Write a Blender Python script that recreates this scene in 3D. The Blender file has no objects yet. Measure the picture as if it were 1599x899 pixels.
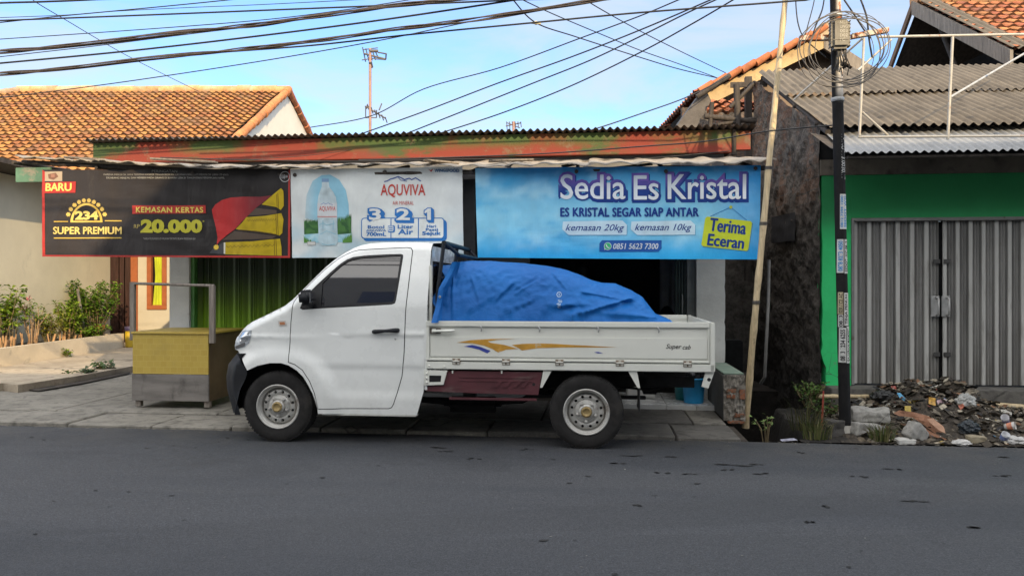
import bpy, bmesh, math, random
from mathutils import Vector, Matrix, noise
from mathutils.geometry import tessellate_polygon
R = math.radians
random.seed(7)
SC = bpy.context.scene
COL = SC.collection
# ------------------------------------------------------------------ survey of the place
# The photograph was taken from 1.45 m above the road, level, with a 26.7 mm lens.
F, CX, HY, CH = 1185.0, 799.5, 443.0, 1.45


class Frame:
    """A local frame: s along, t away from the road, z up."""
    def __init__(self, ox, oy, deg):
        self.o = Vector((ox, oy, 0)); self.a = R(deg)
        self.es = Vector((math.cos(self.a), math.sin(self.a), 0))
        self.et = Vector((-math.sin(self.a), math.cos(self.a), 0))
    def w(self, s, t, z=0):
        return self.o + self.es * s + self.et * t + Vector((0, 0, z))
    def hit(self, px, py, t=0.0):           # (s, z) seen at px,py on the plane t
        d = Vector(((px - CX) / F, 1, (HY - py) / F)); c = Vector((0, 0, CH))
        k = (self.o.dot(self.et) + t - c.dot(self.et)) / d.dot(self.et)
        p = c + d * k
        return ((p - self.o).dot(self.es), p.z)
    def ground(self, px, py, z=0.0):        # (s, t) seen at px,py on the level z
        k = (CH - z) / ((py - HY) / F)
        p = Vector(((px - CX) / F * k, k, 0))
        return ((p - self.o).dot(self.es), (p - self.o).dot(self.et))
    def at(self, px, py, Y):                # (s, t, z) at depth Y
        p = Vector(((px - CX) / F * Y, Y, CH + (HY - py) / F * Y))
        return ((p - self.o).dot(self.es), (p - self.o).dot(self.et), p.z)

S = Frame(0, 7.25, -6.2)                    # the street: t = 0 is the edge of the road
W = Frame(0, 0, 0)
T = Frame(-2.149, 6.93, -6.1)               # the truck: s = 0 at the front wheel, t = 0 its near side


def lerp(a, b, k): return a + (b - a) * k
def curve_at(tab, x):
    if x <= tab[0][0]: return tab[0][1]
    for (a, b), (c, d) in zip(tab, tab[1:]):
        if x <= c: return lerp(b, d, (x - a) / (c - a))
    return tab[-1][1]
def smooth(a, b, x):
    k = min(1, max(0, (x - a) / (b - a))); return k * k * (3 - 2 * k)
def nz(x, y=0.0, z=0.0): return noise.noise(Vector((x, y, z)))


# ------------------------------------------------------------------ objects
INFO = {}

def tag(o, label=None, cat=None, group=None, kind=None):
    if label: o['label'] = label
    if cat: o['category'] = cat
    if group: o['group'] = group
    if kind: o['kind'] = kind
    return o

def thing(name, label, cat, fr, base, group=None):
    o = bpy.data.objects.new(name, None); COL.objects.link(o)
    o.empty_display_size = .2
    o.location = fr.w(*base); o.rotation_euler = (0, 0, fr.a)
    INFO[o.name] = (fr, Vector(base))
    return tag(o, label, cat, group)


class MB:
    def __init__(self):
        self.v = []; self.f = []; self.m = []; self.c = []; self.s = []; self.hascol = False
    def add(self, vs, fs, mat=0, col=None, sm=False):
        n = len(self.v); self.v += [Vector(p) for p in vs]
        for f in fs:
            self.f.append([i + n for i in f]); self.m.append(mat); self.c.append(col); self.s.append(sm)
        if col: self.hascol = True
        return self
    def frombm(self, bm, mat=0, col=None, sm=False, mtx=None):
        bm.verts.index_update()
        vs = [(mtx @ v.co if mtx else v.co.copy()) for v in bm.verts]
        self.add(vs, [[v.index for v in f.verts] for f in bm.faces], mat, col, sm); bm.free()
        return self
    def box(self, x0, x1, y0, y1, z0, z1, mat=0, bev=0.0, seg=2, col=None, mtx=None, sm=False):
        bm = bmesh.new(); bmesh.ops.create_cube(bm, size=1)
        for v in bm.verts:
            v.co = Vector((lerp(x0, x1, v.co.x + .5), lerp(y0, y1, v.co.y + .5), lerp(z0, z1, v.co.z + .5)))
        if bev:
            bev = min(bev, .45 * min(abs(x1 - x0), abs(y1 - y0), abs(z1 - z0)))
            bmesh.ops.bevel(bm, geom=bm.edges[:], offset=bev, segments=seg, affect='EDGES')
        bmesh.ops.recalc_face_normals(bm, faces=bm.faces[:])
        return self.frombm(bm, mat, col, sm, mtx)
    def quad(self, a, b, c, d, mat=0, col=None): return self.add([a, b, c, d], [[0, 1, 2, 3]], mat, col)
    def tube(self, pts, r, n=8, mat=0, caps=True, col=None, sm=True):
        pts = [Vector(p) for p in pts]
        rs = r if isinstance(r, (list, tuple)) else [r] * len(pts)
        vs = []; fs = []; up = None
        for i, p in enumerate(pts):
            d = (pts[min(i + 1, len(pts) - 1)] - pts[max(i - 1, 0)])
            d = d.normalized() if d.length > 1e-9 else Vector((0, 0, 1))
            if up is None:
                up = Vector((0, 0, 1)) if abs(d.z) < .9 else Vector((1, 0, 0))
            a = up - d * up.dot(d)
            a = a.normalized() if a.length > 1e-6 else d.orthogonal().normalized()
            up = a; b = d.cross(a)
            for k in range(n):
                w = 2 * math.pi * k / n
                vs.append(p + (a * math.cos(w) + b * math.sin(w)) * rs[i])
        for i in range(len(pts) - 1):
            for k in range(n):
                fs.append([i * n + k, i * n + (k + 1) % n, (i + 1) * n + (k + 1) % n, (i + 1) * n + k])
        self.add(vs, fs, mat, col, sm)
        if caps:
            m = len(pts) - 1
            self.add(vs[:n], [list(range(n))[::-1]], mat, col); self.add(vs[m * n:], [list(range(n))], mat, col)
        return self
    def lathe(self, prof, c, axis='z', n=32, mat=0, sm=True, col=None):
        c = Vector(c); vs = []; fs = []
        for (r, h) in prof:
            for k in range(n):
                w = 2 * math.pi * k / n; x, y = r * math.cos(w), r * math.sin(w)
                vs.append(c + (Vector((x, y, h)) if axis == 'z' else Vector((x, h, -y)) if axis == 'y' else Vector((h, x, y))))
        for i in range(len(prof) - 1):
            for k in range(n):
                fs.append([i * n + k, i * n + (k + 1) % n, (i + 1) * n + (k + 1) % n, (i + 1) * n + k])
        return self.add(vs, fs, mat, col, sm)
    def grid(self, fn, nu, nv, mat=0, sm=True, colfn=None):
        vs = [fn(i / nu, j / nv) for j in range(nv + 1) for i in range(nu + 1)]
        fs = [[j * (nu + 1) + i, j * (nu + 1) + i + 1, (j + 1) * (nu + 1) + i + 1, (j + 1) * (nu + 1) + i] for j in range(nv) for i in range(nu)]
        return self.add(vs, fs, mat, None, sm)
    def prism(self, poly, t0, t1, mat=0, axis='t', col=None, sides=True):
        """polygon in (s,z) pushed from t0 to t1 (or in (s,t) from z0 to z1 for axis z, (t,z) for axis s)"""
        def P(p, k):
            return (p[0], k, p[1]) if axis == 't' else (p[0], p[1], k) if axis == 'z' else (k, p[0], p[1])
        n = len(poly); tri = tessellate_polygon([[Vector((p[0], p[1], 0)) for p in poly]])
        a = [P(p, t0) for p in poly]; b = [P(p, t1) for p in poly]
        bm = bmesh.new(); va = [bm.verts.new(p) for p in a]; vb = [bm.verts.new(p) for p in b]
        for t in tri:
            bm.faces.new([va[i] for i in t]); bm.faces.new([vb[i] for i in t][::-1])
        for i in range(n):
            j = (i + 1) % n; bm.faces.new([va[i], va[j], vb[j], vb[i]])
        bmesh.ops.recalc_face_normals(bm, faces=bm.faces[:])
        return self.frombm(bm, mat, col)
    def build(self, name, mats, parent=None, fr=None, base=None, label=None, cat=None, group=None, kind=None, normals=None):
        if not isinstance(mats, (list, tuple)): mats = [mats]
        if parent is not None: fr, base = INFO[parent.name]
        fr = fr or S
        if base is None:
            xs = [p.x for p in self.v]; ys = [p.y for p in self.v]; zs = [p.z for p in self.v]
            base = Vector(((min(xs) + max(xs)) / 2, (min(ys) + max(ys)) / 2, min(zs)))
        base = Vector(base)
        me = bpy.data.meshes.new(name)
        me.from_pydata([p - base for p in self.v], [], self.f)
        for m in mats: me.materials.append(m)
        for i, p in enumerate(me.polygons):
            p.material_index = self.m[i]; p.use_smooth = self.s[i]
        if self.hascol:
            ca = me.color_attributes.new('col', 'FLOAT_COLOR', 'CORNER')
            for i, p in enumerate(me.polygons):
                c = self.c[i] or (1, 1, 1)
                if isinstance(c[0], (list, tuple)):
                    for li, cc in zip(p.loop_indices, c): ca.data[li].color = (cc[0], cc[1], cc[2], 1)
                    continue
                for li in p.loop_indices: ca.data[li].color = (c[0], c[1], c[2], 1)
        me.validate(verbose=False); me.update()
        if normals is not None and len(normals) == len(me.vertices):
            me.normals_split_custom_set_from_vertices(normals)
        o = bpy.data.objects.new(name, me); COL.objects.link(o)
        if parent is not None: o.parent = parent
        else:
            o.location = fr.w(*base); o.rotation_euler = (0, 0, fr.a)
        INFO[o.name] = (fr, base)
        return tag(o, label, cat, group, kind)


def bmbool(a, cutters):
    """boolean difference of plain bmeshes through evaluated modifiers; returns a bmesh"""
    ma = bpy.data.meshes.new('a'); a.to_mesh(ma); a.free(); oa = bpy.data.objects.new('a', ma); COL.objects.link(oa)
    mc = bpy.data.meshes.new('c'); cutters.to_mesh(mc); cutters.free(); oc = bpy.data.objects.new('c', mc); COL.objects.link(oc)
    md = oa.modifiers.new('b', 'BOOLEAN'); md.operation = 'DIFFERENCE'; md.object = oc; md.solver = 'EXACT'
    dg = bpy.context.evaluated_depsgraph_get(); me = bpy.data.meshes.new_from_object(oa.evaluated_get(dg))
    bm = bmesh.new(); bm.from_mesh(me)
    for o in (oa, oc): bpy.data.objects.remove(o)
    for m in (ma, mc, me): bpy.data.meshes.remove(m)
    return bm


def text_geo(body, bold=0.0, shear=0.0, space=1.0, res=3):
    cu = bpy.data.curves.new('t', 'FONT'); cu.body = body; cu.offset = bold; cu.shear = shear
    cu.space_character = space; cu.resolution_u = res; cu.space_line = .95
    ob = bpy.data.objects.new('t', cu); COL.objects.link(ob)
    dg = bpy.context.evaluated_depsgraph_get(); me = bpy.data.meshes.new_from_object(ob.evaluated_get(dg))
    vs = [v.co.copy() for v in me.vertices]; fs = [list(p.vertices) for p in me.polygons]
    bpy.data.objects.remove(ob); bpy.data.curves.remove(cu); bpy.data.meshes.remove(me)
    return vs, fs

def text_fit(body, x0, x1, z0, z1, rot=0.0, flip=False, pad=0.0, **kw):
    """text geometry scaled into the rectangle; 2D points (x,z). pad grows the box for outlines"""
    vs, fs = text_geo(body, **kw)
    base, _ = (vs, fs) if not pad else text_geo(body, **{**kw, 'bold': kw.get('bold', 0) - pad})
    a0 = min(v.x for v in base); a1 = max(v.x for v in base); b0 = min(v.y for v in base); b1 = max(v.y for v in base)
    out = []
    for v in vs:
        k = (v.x - a0) / (a1 - a0); l = (v.y - b0) / (b1 - b0)
        if rot == 90: k, l = 1 - l, k          # reads upwards
        elif rot == -90: k, l = l, 1 - k       # reads downwards
        out.append((lerp(x0, x1, k), lerp(z0, z1, l)))
    return out, fs


# ------------------------------------------------------------------ materials
class NT:
    def __init__(self, name):
        self.mat = bpy.data.materials.new(name); self.mat.use_nodes = True
        self.t = self.mat.node_tree; self.t.nodes.clear()
        self.out = self.n('ShaderNodeOutputMaterial'); self.b = self.n('ShaderNodeBsdfPrincipled')
        self.l(self.b.outputs[0], self.out.inputs[0])
        self.tc = self.n('ShaderNodeTexCoord'); self.bumps = None
    def n(self, k, **p):
        o = self.t.nodes.new(k)
        for a, b in p.items(): setattr(o, a, b)
        return o
    def l(self, a, b): self.t.links.new(a, b)
    def coord(self, sc=(1, 1, 1), rot=(0, 0, 0), src='Object'):
        m = self.n('ShaderNodeMapping'); m.inputs['Scale'].default_value = sc; m.inputs['Rotation'].default_value = rot
        self.l(self.tc.outputs[src], m.inputs[0]); return m.outputs[0]
    def noise(self, scale, detail=5, rough=.6, sc=(1, 1, 1), dist=0.0):
        k = self.n('ShaderNodeTexNoise'); k.inputs['Scale'].default_value = scale; k.inputs['Detail'].default_value = detail
        k.inputs['Roughness'].default_value = rough; k.inputs['Distortion'].default_value = dist
        self.l(self.coord(sc), k.inputs['Vector']); return k.outputs['Fac']
    def ramp(self, fac, lo, hi, a=0.0, b=1.0):
        k = self.n('ShaderNodeMapRange'); k.inputs[1].default_value = lo; k.inputs[2].default_value = hi
        k.inputs[3].default_value = a; k.inputs[4].default_value = b; k.interpolation_type = 'SMOOTHSTEP'
        self.l(fac, k.inputs[0]); return k.outputs[0]
    def math(self, op, a, b=None):
        k = self.n('ShaderNodeMath', operation=op)
        for i, x in enumerate((a, b)):
            if x is None: continue
            if isinstance(x, (int, float)): k.inputs[i].default_value = x
            else: self.l(x, k.inputs[i])
        return k.outputs[0]
    def mix(self, fac, a, b, mode='MIX'):
        k = self.n('ShaderNodeMix', data_type='RGBA', blend_type=mode)
        for i, x in ((0, fac), (6, a), (7, b)):
            if isinstance(x, (int, float)): k.inputs[i].default_value = x
            elif isinstance(x, (tuple, list)): k.inputs[i].default_value = (x[0], x[1], x[2], 1)
            else: self.l(x, k.inputs[i])
        return k.outputs[2]
    def bump(self, h, strength=.3, dist=.01):
        k = self.n('ShaderNodeBump'); k.inputs['Strength'].default_value = strength; k.inputs['Distance'].default_value = dist
        self.l(h, k.inputs['Height'])
        if self.bumps: self.l(self.bumps, k.inputs['Normal'])
        self.bumps = k.outputs[0]; self.l(self.bumps, self.b.inputs['Normal'])
    def set(self, **p):
        for a, x in p.items():
            i = self.b.inputs[a.replace('_', ' ')]
            if isinstance(x, (int, float)): i.default_value = x
            elif isinstance(x, (tuple, list)): i.default_value = (x[0], x[1], x[2], 1)
            else: self.l(x, i)
        return self
    def sep(self, axis='Z', src='Object'):
        k = self.n('ShaderNodeSeparateXYZ'); self.l(self.tc.outputs[src], k.inputs[0]); return k.outputs[axis]
    def attr(self, name='col'):
        k = self.n('ShaderNodeVertexColor', layer_name=name); return k.outputs[0]
    def geoz(self):
        g = self.n('ShaderNodeNewGeometry'); k = self.n('ShaderNodeSeparateXYZ'); self.l(g.outputs['Position'], k.inputs[0]); return k.outputs['Z']

def M(name, col, rough=.6, metal=0.0, var=.15, vs=6.0, bump=0.0, bs=40.0, dirt=None, sc=(1, 1, 1), spec=.5, attr=False, bsc=None, low=None):
    """plain weathered material: colour varied by noise; dirt=(colour, scale, lo, hi, stretch); low=(colour, z0, z1, amount) grime near the ground"""
    m = NT(name)
    f = m.noise(vs, 6, .6, sc)
    if attr:
        c = m.mix(m.ramp(f, .25, .75), (1 - var,) * 3, (1 + var,) * 3); c = m.mix(1.0, m.attr(), c, 'MULTIPLY')
    else:
        c = m.mix(m.ramp(f, .25, .75), [x * (1 - var) for x in col], [min(1, x * (1 + var)) for x in col])
    if low:
        k = m.math('MULTIPLY', m.ramp(m.geoz(), low[1], low[2], 1, 0), m.ramp(m.noise(9, 6, .7), .25, .7))
        c = m.mix(m.math('MULTIPLY', k, low[3]), c, low[0])
    if dirt:
        k = m.ramp(m.noise(dirt[1], 8, .65, dirt[4] if len(dirt) > 4 else (1, 1, 1), .3), dirt[2], dirt[3])
        c = m.mix(k, c, dirt[0])
    m.set(Base_Color=c, Roughness=m.ramp(m.noise(vs * 2.3), .2, .8, max(.02, rough - .08), min(1, rough + .08)), Metallic=metal)
    m.b.inputs['Specular IOR Level'].default_value = spec
    if bump: m.bump(m.noise(bs, 6, .65, bsc or (1, 1, 1)), bump, .02)
    return m.mat
# ------------------------------------------------------------------ camera, sky, sun
cam = bpy.data.cameras.new('camera'); cam.sensor_width = 36; cam.lens = 36 * F / 1599; cam.clip_end = 1500; cam.clip_start = .05
co = bpy.data.objects.new('camera', cam); COL.objects.link(co); co.location = (0, 0, CH)
cam.shift_y = (HY - 449.5) / 1599
co.rotation_euler = (R(90), 0, 0); SC.camera = co

SUN_EL, SUN_AZ = 23.0, 158.0
wd = bpy.data.worlds.new('World'); SC.world = wd; wd.use_nodes = True
nt = wd.node_tree; bg = nt.nodes['Background']
def wn(k, **p):
    o = nt.nodes.new(k)
    for a, b in p.items(): setattr(o, a, b)
    return o
sk = wn('ShaderNodeTexSky'); sk.sky_type = 'NISHITA'; sk.sun_disc = False
sk.sun_elevation = R(SUN_EL); sk.sun_rotation = R(SUN_AZ); sk.dust_density = 1.2; sk.air_density = 1.0; sk.ozone_density = 1.6
tc = wn('ShaderNodeTexCoord'); mp = wn('ShaderNodeMapping'); mp.inputs['Scale'].default_value = (1.1, 1.1, 4.2)
mp.inputs['Rotation'].default_value = (0, R(10), 0)
nt.links.new(tc.outputs['Generated'], mp.inputs[0])
cn = wn('ShaderNodeTexNoise'); cn.inputs['Scale'].default_value = 2.3; cn.inputs['Detail'].default_value = 8; cn.inputs['Roughness'].default_value = .56
cn.inputs['Distortion'].default_value = .5
nt.links.new(mp.outputs[0], cn.inputs['Vector'])
mr = wn('ShaderNodeMapRange'); mr.inputs[1].default_value = .40; mr.inputs[2].default_value = .66; mr.inputs[3].default_value = 0; mr.inputs[4].default_value = .7
mr.interpolation_type = 'SMOOTHSTEP'
nt.links.new(cn.outputs['Fac'], mr.inputs[0])
gain = wn('ShaderNodeMix', data_type='RGBA', blend_type='MULTIPLY'); gain.inputs[0].default_value = 1
gain.inputs[7].default_value = (1.22, 1.60, 2.1, 1)
nt.links.new(sk.outputs[0], gain.inputs[6])
haze = wn('ShaderNodeMix', data_type='RGBA', blend_type='ADD'); haze.inputs[0].default_value = 1   # thin high haze over the whole sky
haze.inputs[7].default_value = (.85, 1.28, 2.1, 1)
nt.links.new(gain.outputs[2], haze.inputs[6])
cl = wn('ShaderNodeMix', data_type='RGBA'); cl.inputs[7].default_value = (6.4, 6.8, 7.1, 1)
nt.links.new(mr.outputs[0], cl.inputs[0]); nt.links.new(haze.outputs[2], cl.inputs[6])
# a bank of unseen bright cloud, added overhead and behind to lift the shade
sx_ = wn('ShaderNodeSeparateXYZ'); nt.links.new(tc.outputs['Generated'], sx_.inputs[0])
def wramp(src, lo, hi, a=0, b=1):
    k = wn('ShaderNodeMapRange'); k.interpolation_type = 'SMOOTHSTEP'
    for i, v in enumerate((lo, hi, a, b)): k.inputs[i + 1].default_value = v
    nt.links.new(src, k.inputs[0]); return k.outputs[0]
def wmath(op, a, b):
    k = wn('ShaderNodeMath', operation=op); nt.links.new(a, k.inputs[0]); nt.links.new(b, k.inputs[1]); return k.outputs[0]
fill_bank = wmath('MAXIMUM', wramp(sx_.outputs['Y'], .15, -.45), wramp(sx_.outputs['Z'], .5, .8))
fill_bank = wmath('MULTIPLY', fill_bank, wramp(cn.outputs['Fac'], .30, .55, .25, .95))
cl2 = wn('ShaderNodeMix', data_type='RGBA'); cl2.inputs[7].default_value = (20.5, 20.0, 19.2, 1)
nt.links.new(fill_bank, cl2.inputs[0]); nt.links.new(cl.outputs[2], cl2.inputs[6])
nt.links.new(cl2.outputs[2], bg.inputs[0]); bg.inputs[1].default_value = .125

sl = bpy.data.lights.new('sun', 'SUN'); sl.energy = 5.6; sl.angle = R(.5); sl.color = (1.0, .77, .46)
so = bpy.data.objects.new('sun', sl); COL.objects.link(so)
sd = Vector((math.sin(R(SUN_AZ)) * math.cos(R(SUN_EL)), math.cos(R(SUN_AZ)) * math.cos(R(SUN_EL)), math.sin(R(SUN_EL))))
so.rotation_euler = sd.to_track_quat('Z', 'Y').to_euler(); so.location = sd * 30
SC.view_settings.view_transform = 'Standard'; SC.view_settings.look = 'None'; SC.view_settings.exposure = 0
SC.render.engine = 'CYCLES'
SC.cycles.use_denoising = True
SC.cycles.max_bounces = 8

# ------------------------------------------------------------------ shared materials
m = NT('asphalt')
n1 = m.noise(95, 4, .75); n2 = m.noise(.5, 5, .6); n3 = m.noise(.9, 4, .55, (.06, 1, 1)); n4 = m.noise(3.5, 8, .75, (.55, 1.4, 1)); n5 = m.noise(60, 4, .7)
c = m.mix(m.ramp(n1, .3, .72), (.016, .018, .022), (.080, .085, .096))
c = m.mix(m.ramp(n2, .3, .7, 0, .55), c, (.066, .069, .075))
c = m.mix(m.ramp(n3, .42, .62, 0, .55), c, (.026, .031, .040))
c = m.mix(m.ramp(n4, .58, .64, 0, .3), c, (.022, .022, .024)); n6 = m.noise(.22, 6, .7, (.35, 1.3, 1), 1.2); c = m.mix(m.ramp(n6, .52, .56, 0, .35), c, (.030, .032, .036)); c = m.mix(m.ramp(m.noise(.7, 9, .8, (.12, 2.2, 1)), .55, .75, 0, .4), c, (.085, .084, .082))
ty = m.sep('Y'); edge = m.ramp(ty, -1.1, -.1, 0, .5)
c = m.mix(m.math('MULTIPLY', edge, m.ramp(m.noise(2.2, 6, .7), .3, .7)), c, (.095, .088, .078))
v = m.n('ShaderNodeTexVoronoi'); v.inputs['Scale'].default_value = 14; m.l(m.coord((.8, 1.2, 1)), v.inputs['Vector'])
spk = m.math('MULTIPLY', m.ramp(v.outputs['Distance'], .03, .07, 1, 0), m.ramp(m.noise(1.3, 3, .6), .58, .66))
c = m.mix(spk, c, (.20, .195, .18))
c = m.mix(1, c, m.mix(m.ramp(m.noise(130, 3, .8), .33, .67), (.40, .405, .42), (1.28, 1.29, 1.31)), 'MULTIPLY'); c = m.mix(1, c, m.mix(m.ramp(m.noise(38, 4, .75), .3, .7), (.78, .78, .79), (1.22, 1.22, 1.21)), 'MULTIPLY')
m.set(Base_Color=c, Roughness=m.ramp(n2, .3, .7, .62, .85)); m.bump(n1, .8, .008); m.bump(n5, .35, .012)
MAT_ASPHALT = m.mat

def concrete(name, a, b, stain, rough=.9, sc=1.0):
    m = NT(name); f = m.noise(1.3 * sc, 8, .68); g = m.noise(7 * sc, 8, .7); h = m.noise(120, 3, .7)
    c = m.mix(m.ramp(f, .3, .7), a, b); c = m.mix(m.ramp(g, .46, .70, 0, .85), c, stain); c = m.mix(m.ramp(m.noise(.8 * sc, 9, .75), .50, .66, 0, .6), c, stain)
    c = m.mix(m.ramp(h, .25, .75, 0, .35), c, [x * .55 for x in a])
    cr = m.n('ShaderNodeTexVoronoi', feature='DISTANCE_TO_EDGE'); cr.inputs['Scale'].default_value = 1.3 * sc
    mv = m.n('ShaderNodeMix', data_type='RGBA'); mv.inputs[0].default_value = .18
    m.l(m.coord(), mv.inputs[6]); nn = m.n('ShaderNodeTexNoise'); nn.inputs['Scale'].default_value = 3; nn.inputs['Detail'].default_value = 6; m.l(m.coord(), nn.inputs['Vector']); m.l(nn.outputs['Color'], mv.inputs[7])
    m.l(mv.outputs[2], cr.inputs['Vector'])
    k = m.math('MULTIPLY', m.ramp(cr.outputs['Distance'], .004, .02, 1, 0), m.ramp(f, .5, .6))
    c = m.mix(m.math('MULTIPLY', k, .8), c, [x * .35 for x in a])
    m.set(Base_Color=c, Roughness=rough); m.bump(g, .35, .02); m.bump(h, .35, .006)
    return m.mat
MAT_CONC = concrete('pavement_concrete', (.20, .186, .158), (.31, .288, .245), (.08, .074, .062))
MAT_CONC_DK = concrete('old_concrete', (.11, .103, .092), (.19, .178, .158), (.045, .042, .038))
MAT_CONC_WM = concrete('courtyard_concrete', (.42, .35, .26), (.54, .45, .34), (.28, .23, .17))
MAT_EARTH = M('earth', (.055, .045, .036), .95, var=.5, vs=3, bump=.7, bs=14)
MAT_MUD = M('dark_ditch_mud', (.020, .017, .014), .95, var=.5, vs=5, bump=.8, bs=18)
MAT_DARK = M('dark_void', (.012, .012, .013), .9, var=.3)
MAT_BLACKMETAL = M('black_metal', (.025, .027, .032), .45, .3, .3, 12, .1)
MAT_GALV = M('galvanised_metal', (.42, .42, .41), .5, .35, .2, 10, .05, dirt=((.2, .12, .07), 6, .6, .75))
MAT_RUST = M('rust', (.22, .085, .04), .85, 0, .5, 14, .4, 50)
MAT_WOODGREY = M('weathered_wood', (.22, .19, .16), .85, 0, .35, 5, .5, 22, sc=(6, 6, .6), bsc=(6, 6, .5))
MAT_WOODDK = M('dark_old_wood', (.055, .045, .038), .85, 0, .4, 5, .4, 20, sc=(4, 4, .6))
MAT_BAMBOO = M('bamboo', (.54, .42, .25), .55, 0, .25, 8, .12, 30, dirt=((.22, .16, .09), 9, .55, .75, (1, 1, .4)), sc=(8, 8, .5))
MAT_WHITEPIPE = M('white_painted_pipe', (.42, .40, .36), .5, 0, .12, 9, .1, dirt=((.28, .12, .05), 11, .6, .7))
MAT_CABLE = M('cable_rubber', (.018, .018, .02), .6, 0, .3)
MAT_CABLEGREY = M('grey_cable', (.09, .08, .075), .6, 0, .3)

def tile_mat(name, dirt=(.16, .10, .055), amount=.75):
    m = NT(name)
    c = m.mix(1, m.attr(), m.mix(m.ramp(m.noise(9, 6, .7), .3, .7), (.7, .7, .7), (1.2, 1.15, 1.1)), 'MULTIPLY')
    k = m.math('MULTIPLY', m.ramp(m.noise(1.6, 9, .75), .46, .68), amount)
    c = m.mix(k, c, dirt); m.set(Base_Color=c, Roughness=.9); m.bump(m.noise(30, 5, .7), .3, .01)
    return m.mat

def corr_mat(name, a, b, stain, rough=.85, metal=0.0, lo=.5, hi=.75):
    m = NT(name); f = m.noise(2.2, 8, .7, (1.6, .5, 1)); g = m.noise(6, 8, .75, (1, .35, 1)); c = m.mix(m.ramp(f, .3, .7), a, b)
    c = m.mix(m.ramp(g, lo, hi), c, stain); m.set(Base_Color=c, Roughness=rough, Metallic=metal); m.bump(m.noise(60, 5, .7), .25, .01)
    return m.mat
MAT_ASB = corr_mat('asbestos_sheet', (.105, .085, .062), (.17, .14, .104), (.045, .036, .027), lo=.46, hi=.8)
MAT_ASB_PALE = corr_mat('pale_asbestos_sheet', (.26, .225, .18), (.40, .35, .29), (.10, .08, .06), lo=.5)
MAT_ZINC = corr_mat('zinc_sheet', (.20, .205, .21), (.29, .295, .30), (.15, .125, .10), .55, .15, .6, .8)

# ------------------------------------------------------------------ ground, road, pavement
g = MB()                                    # one sheet to the horizon, open only at the roadside ditch
xs = [-400, 2.22, 3.42, 400]; ys = [-400, -.02, 3.6, 400]
for i in range(3):
    for j in range(3):
        if (i, j) == (1, 1): continue
        g.quad((xs[i], ys[j], -.03), (xs[i + 1], ys[j], -.03), (xs[i + 1], ys[j + 1], -.03), (xs[i], ys[j + 1], -.03))
g.build('ground', MAT_EARTH, fr=S, base=(0, 0, 0), kind='structure')
d = MB(); d.box(2.22, 3.42, -.02, 3.6, -.9, -.85); d.box(2.16, 2.22, -.02, 3.6, -.9, -.035); d.box(3.42, 3.48, -.02, 3.6, -.9, -.035)
d.box(2.16, 3.48, -.08, -.022, -.9, -.035); d.box(2.16, 3.48, 3.6, 3.66, -.9, -.035)
d.build('ditch', MAT_MUD, fr=S, kind='structure')
r = MB()
def road_pt(u, w):
    s = lerp(-60, 60, u); t = lerp(-9, 0, w)
    if w > .999: t += .035 * nz(s * 1.7, 3) + .02 * nz(s * 6, 7)
    return (s, t, .002 + (0 if w < .95 else -.012 * smooth(.97, 1, w)))
r.grid(road_pt, 600, 40, 0, False); r.build('road', MAT_ASPHALT, fr=S, base=(0, 0, 0), kind='structure')

# concrete drain covers along the road and the apron behind them, all one walking surface
pv = MB()
random.seed(3)
def slab(poly, z0, z1, mat=0):
    pv.prism(poly, z0, z1, mat, 'z')
    return
s = -9.0
while s < 2.05:
    w = .86 + random.uniform(-.08, .12); e = min(s + w, 2.14)
    dz = random.uniform(-.008, .008); a = random.uniform(-.02, .03)
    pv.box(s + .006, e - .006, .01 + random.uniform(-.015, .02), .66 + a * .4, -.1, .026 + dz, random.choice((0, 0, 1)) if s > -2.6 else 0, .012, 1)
    s = e
s = -9.0
while s < 2.1:
    e = min(s + random.uniform(1.5, 2.2), 2.12)
    pv.box(s + .006, e - .006, .69, 2.0 if s > -4.3 else 6.2, -.1, .034 + random.uniform(-.004, .004), 0 if s < -3.0 or s > .3 else 1, .01, 1)  # darker concrete under the truck: stains plus its shade put into the colour
    s = e
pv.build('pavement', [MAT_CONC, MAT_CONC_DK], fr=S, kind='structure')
cy = MB()                                   # raised courtyard floor with its broken edge along the gutter
q = [S.ground(*p, z=.12) for p in ((28, 603), (120, 589), (203, 574), (260, 566), (330, 556))]
far = [S.at(330, 500, 17.0)[:2], S.at(120, 500, 17.0)[:2], S.at(-200, 560, 14.5)[:2], S.ground(-60, 607, .12), S.ground(5, 600, .12)]
cy.prism(q + far, -.02, .14, 0, 'z'); cy.build('courtyard_floor', [MAT_CONC_WM], fr=S, kind='structure')
gu = MB()
qa = [S.ground(*p, z=.056) for p in ((30, 606), (120, 592), (203, 577), (203, 582.5), (130, 598), (60, 610))]
gu.prism(qa, .0535, .058, 0, 'z'); gu.build('gutter', [MAT_EARTH], fr=S, kind='structure')

# ------------------------------------------------------------------ corrugated sheets and tiles
def corr(mb, fn, s0, s1, v0, v1, pitch=.076, amp=.012, nv=10, per=6, mat=0, thick=0.004, wob=0.0, seed=0):
    """fn(s, v) -> (t, z) of the sheet's mid surface"""
    n = int((s1 - s0) / pitch * per)
    def P(u, w):
        s = lerp(s0, s1, u); v = lerp(v0, v1, w)
        t, z = fn(s, v)
        a = amp * math.sin(2 * math.pi * s / pitch)
        return (s, t, z + a + wob * nz(s * 1.1 + seed, v * 1.5, seed))
    mb.grid(P, n, nv, mat)

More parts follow.
